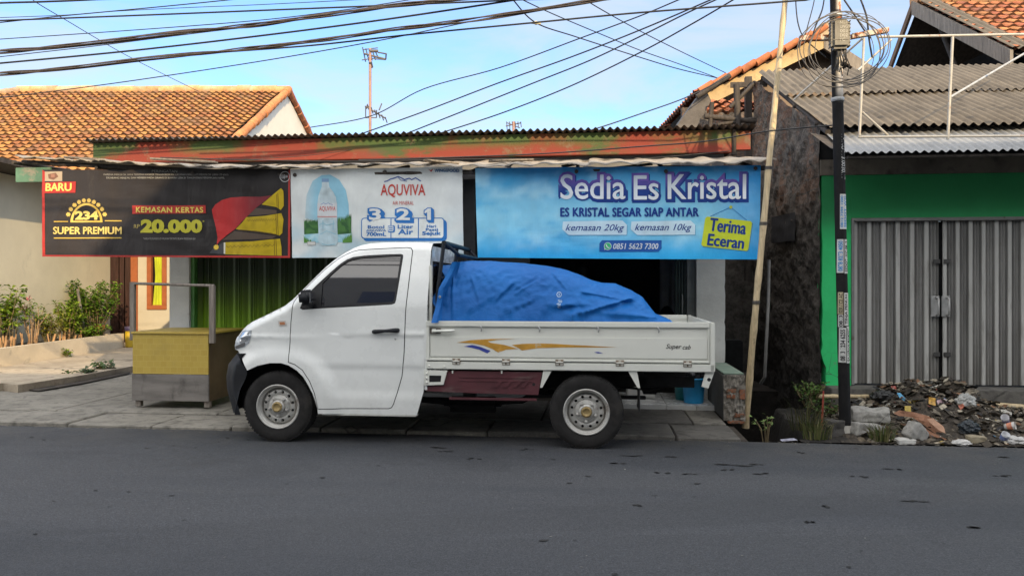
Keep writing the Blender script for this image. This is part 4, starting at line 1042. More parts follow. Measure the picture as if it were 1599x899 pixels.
def gate(y0, sgn, near):
    g = MB(); Y = lambda v: y0 + sgn * v
    def B(a0, a1, b0, b1, c0, c1, bev=.004, mt=0): g.box(a0, a1, min(Y(b0), Y(b1)), max(Y(b0), Y(b1)), c0, c1, mt, bev)
    a, e = U0 + .004, U1 - .048
    B(a, e, .0, .034, ZR0, ZR1, .006)                    # top rail
    B(a, e, .020, .028, ZP0, ZR0 + .002, .001)           # skin
    B(a, a + .03, .004, .03, ZP0, ZR0 + .001); B(e - .012, e, .004, .03, ZP0, ZR0 + .001)
    zr1, zr0 = tp(890, 526.5)[1], tp(890, 528.5)[1]; zq1, zq0 = tp(890, 556)[1], tp(890, 559)[1]
    B(a + .035, e - .014, .011, .0205, zq0, zr1, .006)   # the raised field between two pressed lines
    B(a + .035, e - .014, .004, .020, ZP0 + .004, zq0 - .012, .005)
    B(a + .001, e - .001, .002, .02, ZP0 - .001, ZP0 + .012, .003)
    g_ = g.build('side_gate', MAT_BEDPAINT, truck)
    for px in (751.6, 842.6, 934.6, 1028.7):
        h = MB(); u = tp(px, 510)[0]; h.tube([(u - .02, Y(.006), ZR0 + .008), (u, Y(-.004), ZR0 - .004), (u + .002, Y(-.004), ZR0 - .028), (u - .002, Y(.004), ZR0 - .04)], .006, 6); h.build('rope_hook', MAT_GALV, g_)
    for px in (712.5, 790, 873.6, 968, 1073.7):
        h = MB(); u = tp(px, 567)[0]; zc = (ZP0 + ZL1) / 2
        h.tube([(u - .032, Y(-.006), zc), (u + .032, Y(-.006), zc)], .0075, 8); h.box(u - .03, u - .006, min(Y(-.006), Y(.004)), max(Y(-.006), Y(.004)), zc - .026, zc, 0, .002); h.box(u + .006, u + .03, min(Y(-.006), Y(.004)), max(Y(-.006), Y(.004)), zc - .026, zc, 0, .002)
        h.box(u - .012, u + .012, min(Y(-.007), Y(.003)), max(Y(-.007), Y(.003)), zc, zc + .022, 0, .002); h.box(u - .036, u + .036, min(Y(.001), Y(.006)), max(Y(.001), Y(.006)), zc - .030, zc + .024, 1, .002); h.build('hinge', [MAT_HINGE, MAT_RUSTY], g_)
    h = MB(); p0, p1 = tp(671, 516), tp(710, 517)
    h.box(p0[0], p0[0] + .10, min(Y(-.002), Y(.012)), max(Y(-.002), Y(.012)), p0[1] - .026, p0[1] + .024, 1, .003)  # darker metal plate behind the latch
    h.tube([(p0[0] + .03, Y(-.012), p0[1] - .004), (p1[0] - .04, Y(-.022), p1[1] + .004), (p1[0], Y(-.012), p1[1] + .008)], [.012, .014, .009], 8); h.box(p0[0] + .02, p0[0] + .06, min(Y(-.016), Y(0)), max(Y(-.016), Y(0)), p0[1] - .02, p0[1] + .016, 0, .004); h.build('latch', [MAT_BEDPAINT, M('latch_dark_metal', (.10, .085, .07), .7, .2, .4)], g_)
    return g_
ng = gate(0.0, 1, True); gate(TWID, -1, False)
tg = MB(); tg.box(U1 - .04, U1 - .006, .046, TWID - .046, ZL1 + .004, ZR1 - .004, 0, .006); tg.build('tailgate', MAT_BEDPAINT, truck)
# coloured stripes and lettering on the near gate
dz = lambda *p: [tp(640 + x * .3127, 360 + y * .3127) for x, y in p]
MAT_DORG = M('orange_decal', (.50, .26, .035), .5, 0, .2, 12, dirt=((.5, .42, .3), 12, .58, .7)); MAT_DBLU = M('blue_decal', (.04, .06, .30), .5, 0, .15)
dc = MB()
def decal(pts, mt, t_=.009):
    P_ = dz(*pts); dc.prism(P_, t_, .0108, mt)
decal([(232, 559), (300, 547), (400, 541), (525, 540), (440, 545), (388, 552), (402, 560), (470, 570), (540, 590), (480, 594), (440, 608), (410, 590), (370, 574), (310, 562)], 0)
decal([(508, 571), (560, 565), (640, 563), (720, 565), (800, 570), (920, 576), (1032, 582), (900, 583), (760, 583), (640, 586), (560, 598), (535, 583)], 0)
decal([(268, 578), (310, 570), (352, 580), (402, 600), (386, 613), (345, 594), (300, 583)], 1)
decal([(920, 607), (940, 605), (965, 611), (940, 613)], 1)
dc.build('stripe_decal', [MAT_DORG, MAT_DBLU], ng)
tx = MB()
for wd_, px0, px1 in (('Super', 1040, 1064.5), ('cab', 1066, 1079)):
    (a0, c1), (a1, c0) = tp(px0, 537.0), tp(px1, 545.5)
    if wd_ == 'cab': c1 -= .008
    if wd_ == 'Super': c0 -= .008
    o, f_ = text_fit(wd_, a0, a1, c0, c1, bold=.01, shear=.35); tx.add([(x, .0095, z_) for x, z_ in o], f_, 0)
tx.build('lettering', MAT_RUBBER, ng)
# bolts, front bracket, maroon panel, guard brackets, flap, rear plate
fb = MB(); P_ = tps((662, 577.5), (698, 578.5), (692, 600.5), (662, 601.5)); hol = tps((670, 586), (689, 586.3), (688, 596), (670, 596.5))
tri = tessellate_polygon([[Vector((*p, 0)) for p in P_], [Vector((*p, 0)) for p in hol]]); fl = P_ + hol
fb.add([(p[0], .008, p[1]) for p in fl], [list(t) for t in tri]); fb.box(hol[0][0] - .01, hol[1][0] + .01, .02, .04, hol[2][1] - .01, hol[0][1] + .01, 1)
for px, py in ((666, 583), (666, 590.5), (666, 597), (670, 571), (693.5, 572.5)):
    k = tp(px, py); fb.lathe([(.010, .008), (.010, .0), (.004, -.003), (.001, -.003)], (k[0] + .002, 0, k[1]), 'y', 6)
for i in range(len(P_)):
    a, b_ = P_[i], P_[(i + 1) % len(P_)]; fb.quad((a[0], .008, a[1]), (b_[0], .008, b_[1]), (b_[0], .03, b_[1]), (a[0], .03, a[1]))
fb.build('bed_bracket', [MAT_BEDPAINT, MAT_DARK], truck)
MAT_MAROON = M('maroon_plastic', (.085, .022, .028), .55, 0, .25, 6, .1, 30, dirt=((.16, .12, .11), 6, .55, .8, (.5, 1, 2)))
mp_ = MB(); mp_.prism(tps((694, 579.5), (846, 581.5), (840, 617), (745, 614.5), (664, 611), (664, 603.5), (692.5, 602.5)), .03, .06)
za, zb_ = tp(0, 590)[1], tp(0, 607)[1]
for py in (589, 594.5): k0, k1 = tp(715, py), tp(832, py); mp_.box(k0[0], k1[0], .024, .034, k0[1] - .008, k0[1] + .008, 0, .006)
for px in (770, 785, 800, 812):
    mp_.prism(tps((px, 605), (px + 8, 596), (px + 14, 596), (px + 6, 605)), .022, .032)
k0, k1 = tp(715, 606), tp(838, 609); mp_.box(tp(700, 0)[0], k1[0], .026, .036, tp(0, 613)[1], tp(0, 609)[1], 0, .006)
k = tp(833, 600.5); mp_.lathe([(.013, .0285), (.001, .0285)], (k[0], 0, k[1]), 'y', 14, 1)
for px in (706, 783): k = tp(px, 581); mp_.tube([(k[0], .02, k[1] + .012), (k[0], .02, k[1] - .012)], .007, 6, 2)
mp_.build('storage_panel', [MAT_MAROON, MAT_DARK, MAT_BEDPAINT], truck)
for pts in (((848, 579), (861, 579.5), (846.5, 605.5), (843, 605.5)), ((981, 580), (995, 580), (1000, 606), (996, 606))):
    q = MB(); q.prism(tps(*pts), .02, .06); q.build('guard_bracket', MAT_BEDPAINT, truck)
q = MB(); p0, p1 = tp(999, 606), tp(1001, 643); q.box(p0[0] - .004, p0[0] + .006, .04, .30, p1[1], p0[1] + .01); q.build('mud_flap', MAT_RUBBER, truck)
q = MB(); q.prism(tps((1103, 579), (1117, 579.5), (1107, 607), (1096.5, 604)), .03, .05); k = tp(1108, 593); q.lathe([(.016, .029), (.012, .026), (.008, .028), (.001, .028)], (k[0], 0, k[1]), 'y', 14, 1)
q.build('tail_bracket', [MAT_BEDPAINT, MAT_BLACKMETAL], truck)
# chassis
ch = MB()
for vv in (.42, TWID - .48): ch.box(.3, U1 - .12, vv, vv + .06, .50, .60, 0, .004)
for uu in (.7, 1.3, 1.9, 2.4, 3.3): ch.box(uu, uu + .06, .42, TWID - .42, .51, .59)
ch.tube([(2.815, .12, .325), (2.815, TWID - .12, .325)], .045, 12); ch.lathe([(.01, -.15), (.12, -.1), (.16, 0), (.12, .1), (.01, .15)], (2.815, TWID / 2, .33), 's', 20) if False else None
bm = bmesh.new(); bmesh.ops.create_icosphere(bm, subdivisions=3, radius=.15); ch.frombm(bm, 0, None, True, Matrix.Translation((2.815, TWID / 2, .33)) @ Matrix.Diagonal((1, 1.2, .9, 1)))
ch.tube([(1.0, TWID / 2, .46), (2.7, TWID / 2, .36)], .035, 10)
for vv in (.34, TWID - .34): ch.box(2.25, 3.35, vv - .03, vv + .03, .40, .43, 0, .004); ch.box(2.65, 2.98, vv - .03, vv + .03, .37, .395)
ch.tube([(.9, .55, .36), (1.6, .55, .30), (2.2, .6, .33), (2.5, .6, .50)], .03, 10); ch.box(1.45, 2.0, .45, .68, .22, .36, 0, .06)
ch.box(-.35, 1.1, .36, TWID - .36, .3, .62, 0, .03)
ch.tube([(3.0, .5, .5), (3.4, .52, .46), (U1 - .3, .5, .52)], .012, 6)
ch.box(3.30, 3.52, .6, .9, .40, .52, 0, .05)
ch.build('chassis', MAT_UNDER, truck)
# headboard guard behind the cab
hg = MB(); xg = tp(676, 440)[0] + .02; zg = tp(682, 378.5)[1]
for vv, lean in ((.10, .06), (TWID - .10, .06), (TWID / 2 - .02, .06)):
    hg.tube([(xg, vv, ZL1), (xg, vv, 1.35), (xg + lean, vv, zg)], .018, 8)
hg.tube([(xg + .06, .10, zg), (xg + .06, TWID - .10, zg)], .024, 8); hg.tube([(xg + .02, .10, 1.5), (xg + .02, TWID - .1, 1.5)], .018, 8); hg.tube([(xg, .10, ZR1), (xg, TWID - .1, ZR1)], .018, 8)
hg.tube([(xg + .06, .10, zg), (xg + .16, .30, zg - .10)], .017, 8); hg.tube([(xg + .06, TWID - .10, zg), (xg + .16, TWID - .10, zg - .10), (xg + .17, TWID - .1, 1.32)], .017, 8); hg.tube([(xg + .16, .30, zg - .10), (xg + .16, TWID - .10, zg - .10)], .017, 8)
hg.build('headboard_guard', M('dark_blue_grey_tube', (.014, .017, .022), .5, .2, .3, 12, .1), truck)
cs = MB(); cs.box(e0 + .002, e0 + .03, .06, .10, .62, 1.62, 0, .008); cs.box(e0 + .002, e0 + .05, .05, .09, .7, 1.1, 1, .01); cs.build('cab_trim', [MAT_BEDPAINT, MAT_BLACKMETAL], truck)

# ------------------------------------------------------------------ the blue tarpaulin over the load
TOP = [tp(*p) for p in ((690, 412), (702, 406.5), (720, 405), (750, 405.5), (796, 408), (843, 412.5), (878, 419), (906, 429.5), (922, 436), (940, 441), (965, 442.5), (990, 453), (1009, 464), (1021, 480), (1029, 490), (1040, 495.5), (1052, 499.5))]
# heights were sighted along the near face; the crest stands further in, so scale them about the eye
VC = .34
kk = (6.75 + VC) / 6.75
TOPW = []
for (u, z_) in TOP: TOPW.append((u, CH + (z_ - CH) * 1.035))
zrail = ZR1 - .015
ub0, ub1 = TOP[0][0], TOP[-1][0]
def tarp_pt(a, bq):
    u = lerp(ub0 - .06, ub1, a); crest = curve_at(TOPW, u) + .006 * nz(u * 5, 3)
    h = max(.0, crest - zrail)
    v0, v1 = .045, TWID - .06
    w = bq * math.pi
    # a blunt mound: steep near face, rounded shoulder, flat top
    cx_ = -math.cos(w); sx_ = math.sin(w)
    vv = lerp(v0, v1, .5 + .5 * math.copysign(abs(cx_) ** .62, cx_)); zz_ = abs(sx_) ** .55
    z_ = zrail + h * zz_
    face = smooth(.42, .1, bq) * smooth(0, .06, bq)
    lean = .16 * zz_ * smooth(.5, 0, bq) * smooth(0, .2, h)
    # folds: long diagonal pulls low on the face and small crumples
    fd = 0.0
    for (x0, z0, x1, z1, wd_, am) in FOLDS:
        dx, dz_ = x1 - x0, z1 - z0; L = math.hypot(dx, dz_); k = ((u - x0) * dx + (z_ - z0) * dz_) / (L * L)
        dist = ((u - x0) * dz_ - (z_ - z0) * dx) / L
        e = smooth(-.08, .15, k) * smooth(1.12, .8, k); q = dist / wd_
        fd += am * e * (1.25 * math.exp(-abs(q) * 1.5) - .8 * math.exp(-(q - 1.3) ** 2))
    n_ = .020 * nz(u * 2.4 + z_ * 2.2, z_ * 3.0, bq) * face + .010 * (.35 - abs(nz(u * 5 - z_ * 6, z_ * 8 + u * 3, 5))) + .012 * (.3 - abs(nz(u * 9 + z_ * 7, z_ * 13 - u * 6, 11))) * smooth(.48, .2, bq) + .004 * nz(u * 24, z_ * 30, bq * 9)
    low = smooth(.25, 0, z_ - zrail); n_ += low * .012 * nz(u * 9, 7) * smooth(.3, .05, bq)
    vv += lean - (fd * smooth(.5, .25, bq)) - n_ * 1.1
    z_ += .5 * n_ * smooth(.0, .15, h)
    if a < .03: u += .05 * math.sin(z_ * 18) * (1 - a / .03)
    return (u, vv, max(z_, zrail - .03))
def F2(*p): return tps(*p)
FOLDS = []
for (pa, pb, wd_, am) in (((760, 498), (835, 468), .016, .016), ((905, 455), (985, 470), .016, .014), ((730, 430), (748, 478), .014, .012), ((860, 425), (884, 452), .014, .012), ((880, 497), (1000, 462), .030, .034), ((848, 478), (920, 476), .022, .018), ((770, 470), (800, 440), .02, .016), ((838, 437), (800, 460), .012, .014), ((930, 488), (1040, 497), .03, .024), ((700, 420), (706, 495), .016, .02), ((720, 490), (780, 455), .03, .012), ((820, 495), (905, 470), .03, .016), ((960, 450), (1010, 480), .04, .015)):
    a, c_ = tp(*pa), tp(*pb); FOLDS.append((a[0], a[1], c_[0], c_[1], wd_, am))
m = NT('blue_tarpaulin'); f = m.noise(1.6, 6, .6); c = m.mix(m.ramp(f, .3, .7), (.0005, .088, .33), (.001, .122, .41))
c = m.mix(m.ramp(m.noise(5, 8, .7, (1, 1, 2)), .58, .8, 0, .35), c, (.012, .16, .50)); m.set(Base_Color=c, Roughness=.6); m.b.inputs['Specular IOR Level'].default_value = .3
wv = m.n('ShaderNodeTexWave'); wv.inputs['Scale'].default_value = 160; m.l(m.coord(), wv.inputs['Vector']); m.bump(wv.outputs['Fac'], .06, .002); m.bump(m.noise(7, 6, .6, (1, 1, 1.4), .6), .45, .025); m.bump(m.noise(26, 4, .6), .15, .008)
MAT_TARP = m.mat
tb = MB(); tb.grid(tarp_pt, 220, 110)
# the loose front end: hem folded forward with an eyelet, hanging to the rail
def flap(a, bq):
    z_ = lerp(zrail, tp(704, 408)[1], a); base = curve_at([(zrail, tp(676, 0)[0]), (tp(0, 478)[1], tp(680, 0)[0]), (tp(0, 450)[1], tp(684, 0)[0]), (tp(0, 430)[1], tp(694, 0)[0]), (tp(0, 407)[1], tp(704, 0)[0])], z_)
    wdt = lerp(.13, .06, a); u = base + .0 + wdt * bq
    vv = .05 + .16 * a ** .7 * .8 + .045 * math.sin(bq * 3.0 + z_ * 4) * (1 - .4 * a) + .012 * math.sin(z_ * 21) - .02 * (1 - bq) + .05 * bq
    return (u, vv - .02, z_)
tb.grid(flap, 44, 14)
def hemf(a, bq):
    p = Vector(flap(a, 0)); return (p.x - .004 + .045 * bq, p.y - .012 - .006 * math.sin(bq * 3.14), p.z)
tb.grid(hemf, 44, 5)
def front(a, bq):                             # closes the front of the bundle
    p = Vector(tarp_pt(.03, bq)); return (p.x - .02 - .03 * a, p.y, lerp(p.z, zrail, a))
tb.grid(front, 6, 60)
tarp = tb.build('tarpaulin', MAT_TARP, None, T, base=(lerp(ub0, ub1, .5), TWID / 2, zrail), label='blue tarpaulin draped over a bulky load in the pickup bed', cat='tarpaulin')
ey = MB(); k = flap(.42, .0); ey.tube([(k[0] + .02 + .008 * math.cos(w), k[1] - .022, k[2] + .008 * math.sin(w)) for w in [i * math.pi / 6 for i in range(13)]], .0035, 6); ey.build('eyelet', MAT_GALV, tarp)
# printed mark on the sheet
lg = MB(); c0 = tp(872, 460)
def onface(u, z_):
    lo, hi = 0.02, .5
    for _ in range(24):
        md = (lo + hi) / 2; p = tarp_pt((u - ub0 + .06) / (ub1 - ub0 + .06), md)
        if p[2] < z_: lo = md
        else: hi = md
    return (u, tarp_pt((u - ub0 + .06) / (ub1 - ub0 + .06), lo)[1] - .006, z_)
for k in range(8):
    w0, w1 = 2 * math.pi * k / 8, 2 * math.pi * (k + 1) / 8; r0, r1 = .020, .026
    lg.add([onface(c0[0] + r0 * math.cos(w0) * .9, c0[1] + r0 * math.sin(w0)), onface(c0[0] + r1 * math.cos(w0) * .9, c0[1] + r1 * math.sin(w0)), onface(c0[0] + r1 * math.cos(w1) * .9, c0[1] + r1 * math.sin(w1)), onface(c0[0] + r0 * math.cos(w1) * .9, c0[1] + r0 * math.sin(w1))], [[0, 1, 2, 3]])
lg.add([onface(c0[0] + x, c0[1] + y_) for x, y_ in ((-.003, -.012), (.003, -.012), (.003, .012), (-.003, .012))], [[0, 1, 2, 3]])
(a0, z1_), (a1, z0_) = tp(868, 468), tp(877, 481)
o, f_ = text_fit('iRpu', a0, a1, z0_, z1_, rot=-90, bold=.0); lg.add([onface(x, z_) for x, z_ in o], f_)
lg.build('printed_mark', M('pale_print', (.40, .55, .72), .6), tarp)
# ------------------------------------------------------------------ the house on the left, set back behind a small yard
MAT_HWALL = M('pale_blue_plaster', (.53, .49, .38), .85, 0, .09, 1.2, .12, 20, dirt=((.34, .32, .26), 2.2, .58, .8, (1, 1, .4)), low=((.26, .24, .2), 0, .7, .8))
MAT_CREAM = M('cream_plaster', (.46, .42, .34), .85, 0, .06, 2, .15, 30, dirt=((.45, .40, .32), 3, .58, .8, (1, 1, .5)))
MAT_ORANGE = M('orange_brown_paint', (.30, .09, .03), .5, 0, .15, 8)
MAT_DOOR = M('dark_brown_door', (.035, .014, .012), .45, 0, .35, 5, .1, 20, sc=(6, 6, .4))
house = thing('house', 'tile-roofed house set back on the left behind the planted yard', 'house', W, (-9, 17, 0))
XG, YR, ZRG = -6.0, 20.3, 1.45 + 300 * 20.3 / 1185
SL = .525
XW = -9.0
w_ = MB()
w_.box(XW - .15, XW, 11.6, 17.0, 0, 3.4); w_.box(XW - 6, XW - .151, 11.6, 11.75, 0, 3.4)
w_.build('side_wall', MAT_HWALL, house)
w_ = MB(); px2x = lambda px: (px - CX) / F * 17.0
xa, xb, xc, xd = px2x(205), px2x(215.5), px2x(230), px2x(260.5)
zt = 2.5; zb = 1.45 - 40 * 17 / F
w_.box(xb, xc, 17, 17.15, 0, 3.3); w_.box(xc, xd, 17, 17.15, 0, zb); w_.box(xd, XG - .16, 17, 17.15, 0, 3.3); w_.box(xc, xd, 17, 17.15, zt, 3.3); w_.box(XW, xb, 17, 17.15, zt, 3.3)
w_.build('front_wall', MAT_CREAM, house)
w_ = MB(); w_.prism([(17, 0), (23.9, 0), (23.9, 5.35), (YR, ZRG - .09), (15.0, ZRG - .09 - SL * (YR - 15.0)), (15, 3.3), (17, 3.3)], XG - .15, XG - .02, 0, 's'); w_.build('gable_wall', M('white_gable_plaster', (.80, .74, .62), .85, 0, .05, 1.5, .1, 20, dirt=((.5, .44, .36), 2.5, .6, .8)), house)
d_ = MB(); d_.box(XW - .12, xa - .002, 17.03, 17.09, 0.02, zt - .01)
for k in range(3): a = lerp(XW + .05, xa - .05, k / 3); d_.box(a, a + .16, 17.012, 17.032, .2, 2.2, 0, .008)
d_.build('front_door', MAT_DOOR, house)
d_ = MB(); d_.box(xa, xb - .001, 16.97, 17.1, 0, zt); d_.box(XW + .005, xa - .001, 16.97, 17.1, zt - .008, zt + .08); d_.build('door_frame', MAT_ORANGE, house)
f_ = MB(); fw = .10
f_.box(xc, xd, 16.965, 17.06, zb, zb + fw, 0, .006); f_.box(xc, xc + fw, 16.966, 17.06, zb + fw, zt, 0, .006); f_.box(xd - fw, xd, 16.966, 17.06, zb + fw, zt, 0, .006); f_.box(xc, xd, 16.966, 17.06, zt, zt + .1, 0, .006)
wn_ = f_.build('window', MAT_ORANGE, house)
f_ = MB(); f_.box(xc + fw, xd - fw, 17.05, 17.055, zb + fw, zt); f_.build('pane', M('dark_pane', (.012, .010, .009), .08), wn_)
c_ = MB()
def curt(u, v):
    z_ = lerp(zb + .10, zt, v); wst = .055 + .05 * abs(v - .42) * 2.2 + .03 * (1 - v); x = (xc + xd) / 2 + .02 + (u - .5) * 2 * wst
    return (x, 17.03 - .012 * math.sin(u * 24), z_)
c_.grid(curt, 36, 16); c_.build('curtain', M('lime_curtain', (.42, .48, .015), .7, 0, .2, 9, 0, sc=(1, 1, .3)), wn_)
TCOL = [(.42, .18, .042), (.45, .20, .05), (.38, .15, .04), (.43, .19, .055), (.34, .125, .038), (.46, .225, .06), (.28, .115, .045)]
rf = MB(); Lr = math.hypot(YR - 14.4, SL * (YR - 14.4)); ev = Vector((0, 1, SL)).normalized(); X0 = -19.5
nu_w = XG - X0
def hipmask(u, v):
    y = lerp(14.4, YR, v); x = X0 + u * nu_w; return x > -13.1 - (YR - y) * 1.05
tiles(rf, (X0, 14.4, ZRG - SL * (YR - 14.4)), (1, 0, 0), ev, nu_w, Lr, .185, .235, TCOL, hipmask, 0, 4)
rf.quad((X0, 14.4, ZRG - SL * (YR - 14.4) - .05), (XG, 14.4, ZRG - SL * (YR - 14.4) - .05), (XG, YR, ZRG - .05), (-13.1, YR, ZRG - .05), 1)
rf.quad((XG, YR, ZRG - .04), (XG, 24.2, ZRG - .04 - .34 * 3.9), (-13.1, 24.2, ZRG - .04 - .34 * 3.9), (-13.1, YR, ZRG - .04), 1)
roof_ = rf.build('roof', [tile_mat('terracotta_tiles'), MAT_WOODDK], house)
rc = MB(); ridge(rc, (-13.2, YR, ZRG + .03), (XG + .05, YR, ZRG + .03), .12, col=(.50, .30, .14)); ridge(rc, (-19, 14.6, ZRG - SL * 5.7 + .03), (-13.1, YR, ZRG + .03), .11, col=(.34, .22, .13)); 
rc.build('ridge_cap', tile_mat('ridge_mortar', (.46, .40, .32), .6), roof_)
rk = MB(); ridge(rk, (XG + .03, 15.0, ZRG - SL * 5.3 + .02), (XG + .03, YR, ZRG + .03), .10, col=(.52, .20, .07)); ridge(rk, (XG + .03, YR, ZRG + .02), (XG + .03, 23.9, ZRG - .34 * 3.6), .09, col=(.42, .16, .08)); rk.build('verge_tiles', tile_mat('verge_tile', (.3, .16, .08), .5), roof_)
so_ = MB(); so_.box(-16, XW + .72, 11.4, 14.9, 3.42, 3.5); so_.build('porch_roof', MAT_WOODDK, house)

# planted border with its low wall
PX0, PX1, PY1 = -8.17, -8.06, 15.65
pl = MB(); pl.prism([(-8.23, 9.4), (-8.11, 9.4), (-8.0, PY1), (-8.12, PY1)], 0, .43, 0, 'z'); pl.prism([(-8.122, PY1 - .12), (-8.122, PY1), (-8.99, PY1), (-8.99, PY1 - .12)], 0, .42, 0, 'z')
pl.build('planter_wall', M('rendered_low_wall', (.56, .48, .36), .9, 0, .1, 2.5, .25, 24, dirt=((.3, .27, .22), 4, .55, .8)), None, W, label='low rendered wall holding the flower bed along the left yard', cat='low wall')
so2 = MB(); so2.prism([(-8.235, 9.4), (-8.125, PY1 - .125), (-8.99, PY1 - .125), (-8.99, 9.4)], .2, .36, 0, 'z'); so2.build('flower_bed_soil', MAT_EARTH, None, W, kind='structure')

def leaf_mat(name, a, b):
    m = NT(name); c = m.mix(1, m.attr(), m.mix(m.ramp(m.noise(6), .3, .7), a, b), 'MULTIPLY'); m.set(Base_Color=c, Roughness=.5)
    tr_ = m.n('ShaderNodeBsdfTranslucent'); m.l(c, tr_.inputs[0]); mx = m.n('ShaderNodeMixShader'); mx.inputs[0].default_value = .25
    m.l(m.b.outputs[0], mx.inputs[1]); m.l(tr_.outputs[0], mx.inputs[2]); m.l(mx.outputs[0], m.out.inputs[0]); return m.mat
MAT_LEAF = leaf_mat('green_leaves', (.8, .8, .8), (1.15, 1.15, 1.0))
def leaf(mb, p, d, ln, wd, col, rnd, droop=.3):
    d = d.normalized(); s_ = d.cross(Vector((0, 0, 1)))
    s_ = s_.normalized() if s_.length > .05 else Vector((1, 0, 0)); s_ = (s_ + Vector((0, 0, rnd.uniform(-.5, .5)))).normalized()
    a = p; b = p + d * ln * .5 + Vector((0, 0, .02 * ln)); c = p + d * ln + Vector((0, 0, -droop * ln))
    mb.add([a, b + s_ * wd / 2 + Vector((0, 0, .1 * wd)), c, b - s_ * wd / 2 + Vector((0, 0, .1 * wd)), b], [[0, 1, 4], [1, 2, 4], [0, 4, 3], [4, 2, 3]], 0, col, False)
def plant(name, label, base, spread, h, nst, nlf, ln, wd, cols, seed, cat='plant', group=None, fr=W, stemcol=None, upright=.6, flowers=0, bare=.25):
    rnd = random.Random(seed); base = Vector(base); root = thing(name, label, cat, fr, base, group)
    st = MB(); lf = MB(); fl = []
    for k in range(nst):
        w = rnd.uniform(0, 6.28); r_ = spread * math.sqrt(rnd.random()); tip = base + Vector((r_ * math.cos(w), r_ * math.sin(w), h * rnd.uniform(.55, 1.0)))
        foot = base + Vector((r_ * .25 * math.cos(w), r_ * .25 * math.sin(w), 0)); mid = foot.lerp(tip, .5) + Vector((rnd.uniform(-.08, .08) * h, rnd.uniform(-.08, .08) * h, .08 * h))
        pts = [foot, foot.lerp(mid, .5) + Vector((0, 0, .02 * h)), mid, mid.lerp(tip, .6), tip]
        st.tube(pts, [.011 * h ** .5, .009 * h ** .5, .007, .005, .003], 6)
        for j in range(nlf):
            q = bare + (1 - bare) * rnd.random() ** .7; i = min(3, int(q * 4)); p = pts[i].lerp(pts[i + 1], q * 4 - i)
            a = rnd.uniform(0, 6.28); d = Vector((math.cos(a), math.sin(a), rnd.uniform(-.1, upright * 1.6))); c = rnd.choice(cols); kk = rnd.uniform(.65, 1.3)
            leaf(lf, p + d * .015, d, ln * rnd.uniform(.6, 1.2), wd * rnd.uniform(.7, 1.2), [x * kk for x in c], rnd)
        if k < flowers: fl.append(tip)
    st.build('stem', stemcol or M('green_brown_stem', (.16, .12, .06), .8, var=.3), root)
    lf.build('foliage', MAT_LEAF, root)
    for p in fl:
        f_ = MB()
        for j in range(5):
            a = j * 1.257; d = Vector((math.cos(a), math.sin(a) * .6 - .5, math.sin(a) * .6 + .3)); leaf(f_, p, d, .085, .06, (1, 1, 1), rnd, .1)
        f_.build('flower', MAT_PETAL, root)
    return root
MAT_PETAL = M('pink_petals', (.62, .16, .17), .6, var=.3, vs=20)
G1 = [(.10, .21, .018), (.14, .27, .024), (.06, .14, .016), (.20, .30, .035)]
G2 = [(.17, .27, .022), (.24, .33, .03), (.11, .19, .022)]
def bed(px, x=-8.55): y = x * F / (px - CX); return (x, y, .36)
plant('shrub', 'dense leafy green shrub at the far end of the flower bed beside the dark door', bed(146, -8.55), .50, 1.15, 60, 40, .10, .05, G1, 1)
plant('shrub', 'smaller green shrub left of the leaning stick in the flower bed', bed(108, -8.5), .26, .78, 26, 34, .11, .045, G2, 2)
plant('shrub', 'bright green plant at the left edge of the picture against the blue wall', bed(-2, -8.7), .38, 1.15, 18, 24, .15, .08, G2, 3)
plant('flowering_plant', 'pink flowering plant with bare pale stems, taller one in the bed', bed(52, -8.5), .28, .85, 13, 16, .10, .04, G2, 5, flowers=4, bare=.5, stemcol=M('pale_stem', (.36, .24, .14), .8))
plant('flowering_plant', 'small flowering plant with one pink bloom near the left edge', bed(20, -8.5), .2, .75, 6, 9, .11, .045, G2, 9, flowers=1, bare=.55)
plant('plant', 'yellow green grassy plant in the middle of the flower bed', bed(78, -8.45), .28, .55, 18, 18, .16, .035, [(.20, .24, .03), (.26, .24, .04)], 12, bare=.2)
plant('plant', 'low leafy plant spilling over the low wall end beside the orange pot', (-8.3, 14.9, .38), .4, .28, 26, 18, .09, .055, G1, 14, bare=.0, upright=.3)
plant('weed', 'small bright weed growing at the foot of the low yard wall', (-7.98, 13.6, .13), .09, .16, 6, 7, .09, .05, G2, 16, bare=0)
plant('weed', 'dark green weed growing in the shaded gutter behind the cart', S.w(*S.ground(165, 583, .06), .05), .14, .2, 8, 8, .12, .07, [(.05, .10, .03)], 17, bare=0)
plant('weed', 'low weed in the gutter nearer the left of the picture', S.w(*S.ground(128, 590, .06), .05), .22, .12, 9, 8, .12, .07, [(.06, .10, .04)], 18, bare=0)
sf = thing('stake_fence', 'row of short cut orange brown stakes standing along the flower bed wall', 'stakes', W, (-8.28, 12.5, .36)); rnd = random.Random(8)
MAT_STAKE = M('cut_cane', (.34, .20, .10), .85, var=.4, vs=4)
for k in range(46):
    y = lerp(11.3, 14.6, rnd.random()); x = -8.26 - .12 * rnd.random(); h = rnd.uniform(.08, .26); q = MB(); q.tube([(x, y, .34), (x + rnd.uniform(-.03, .03), y + rnd.uniform(-.05, .05), .36 + h)], rnd.uniform(.010, .02), 6); q.build('stake', MAT_STAKE, sf)
q = MB(); q.tube([(-8.4, 8.4 * F / (CX - 133), .36), (-8.42, 8.42 * F / (CX - 127), .9), (-8.46, 8.46 * F / (CX - 121), 1.45 - 8 * 14.7 / F)], [.028, .026, .024], 7); q.build('stick', MAT_WOODGREY, None, W, label='weathered stick leaning in the flower bed between the shrubs', cat='stick')
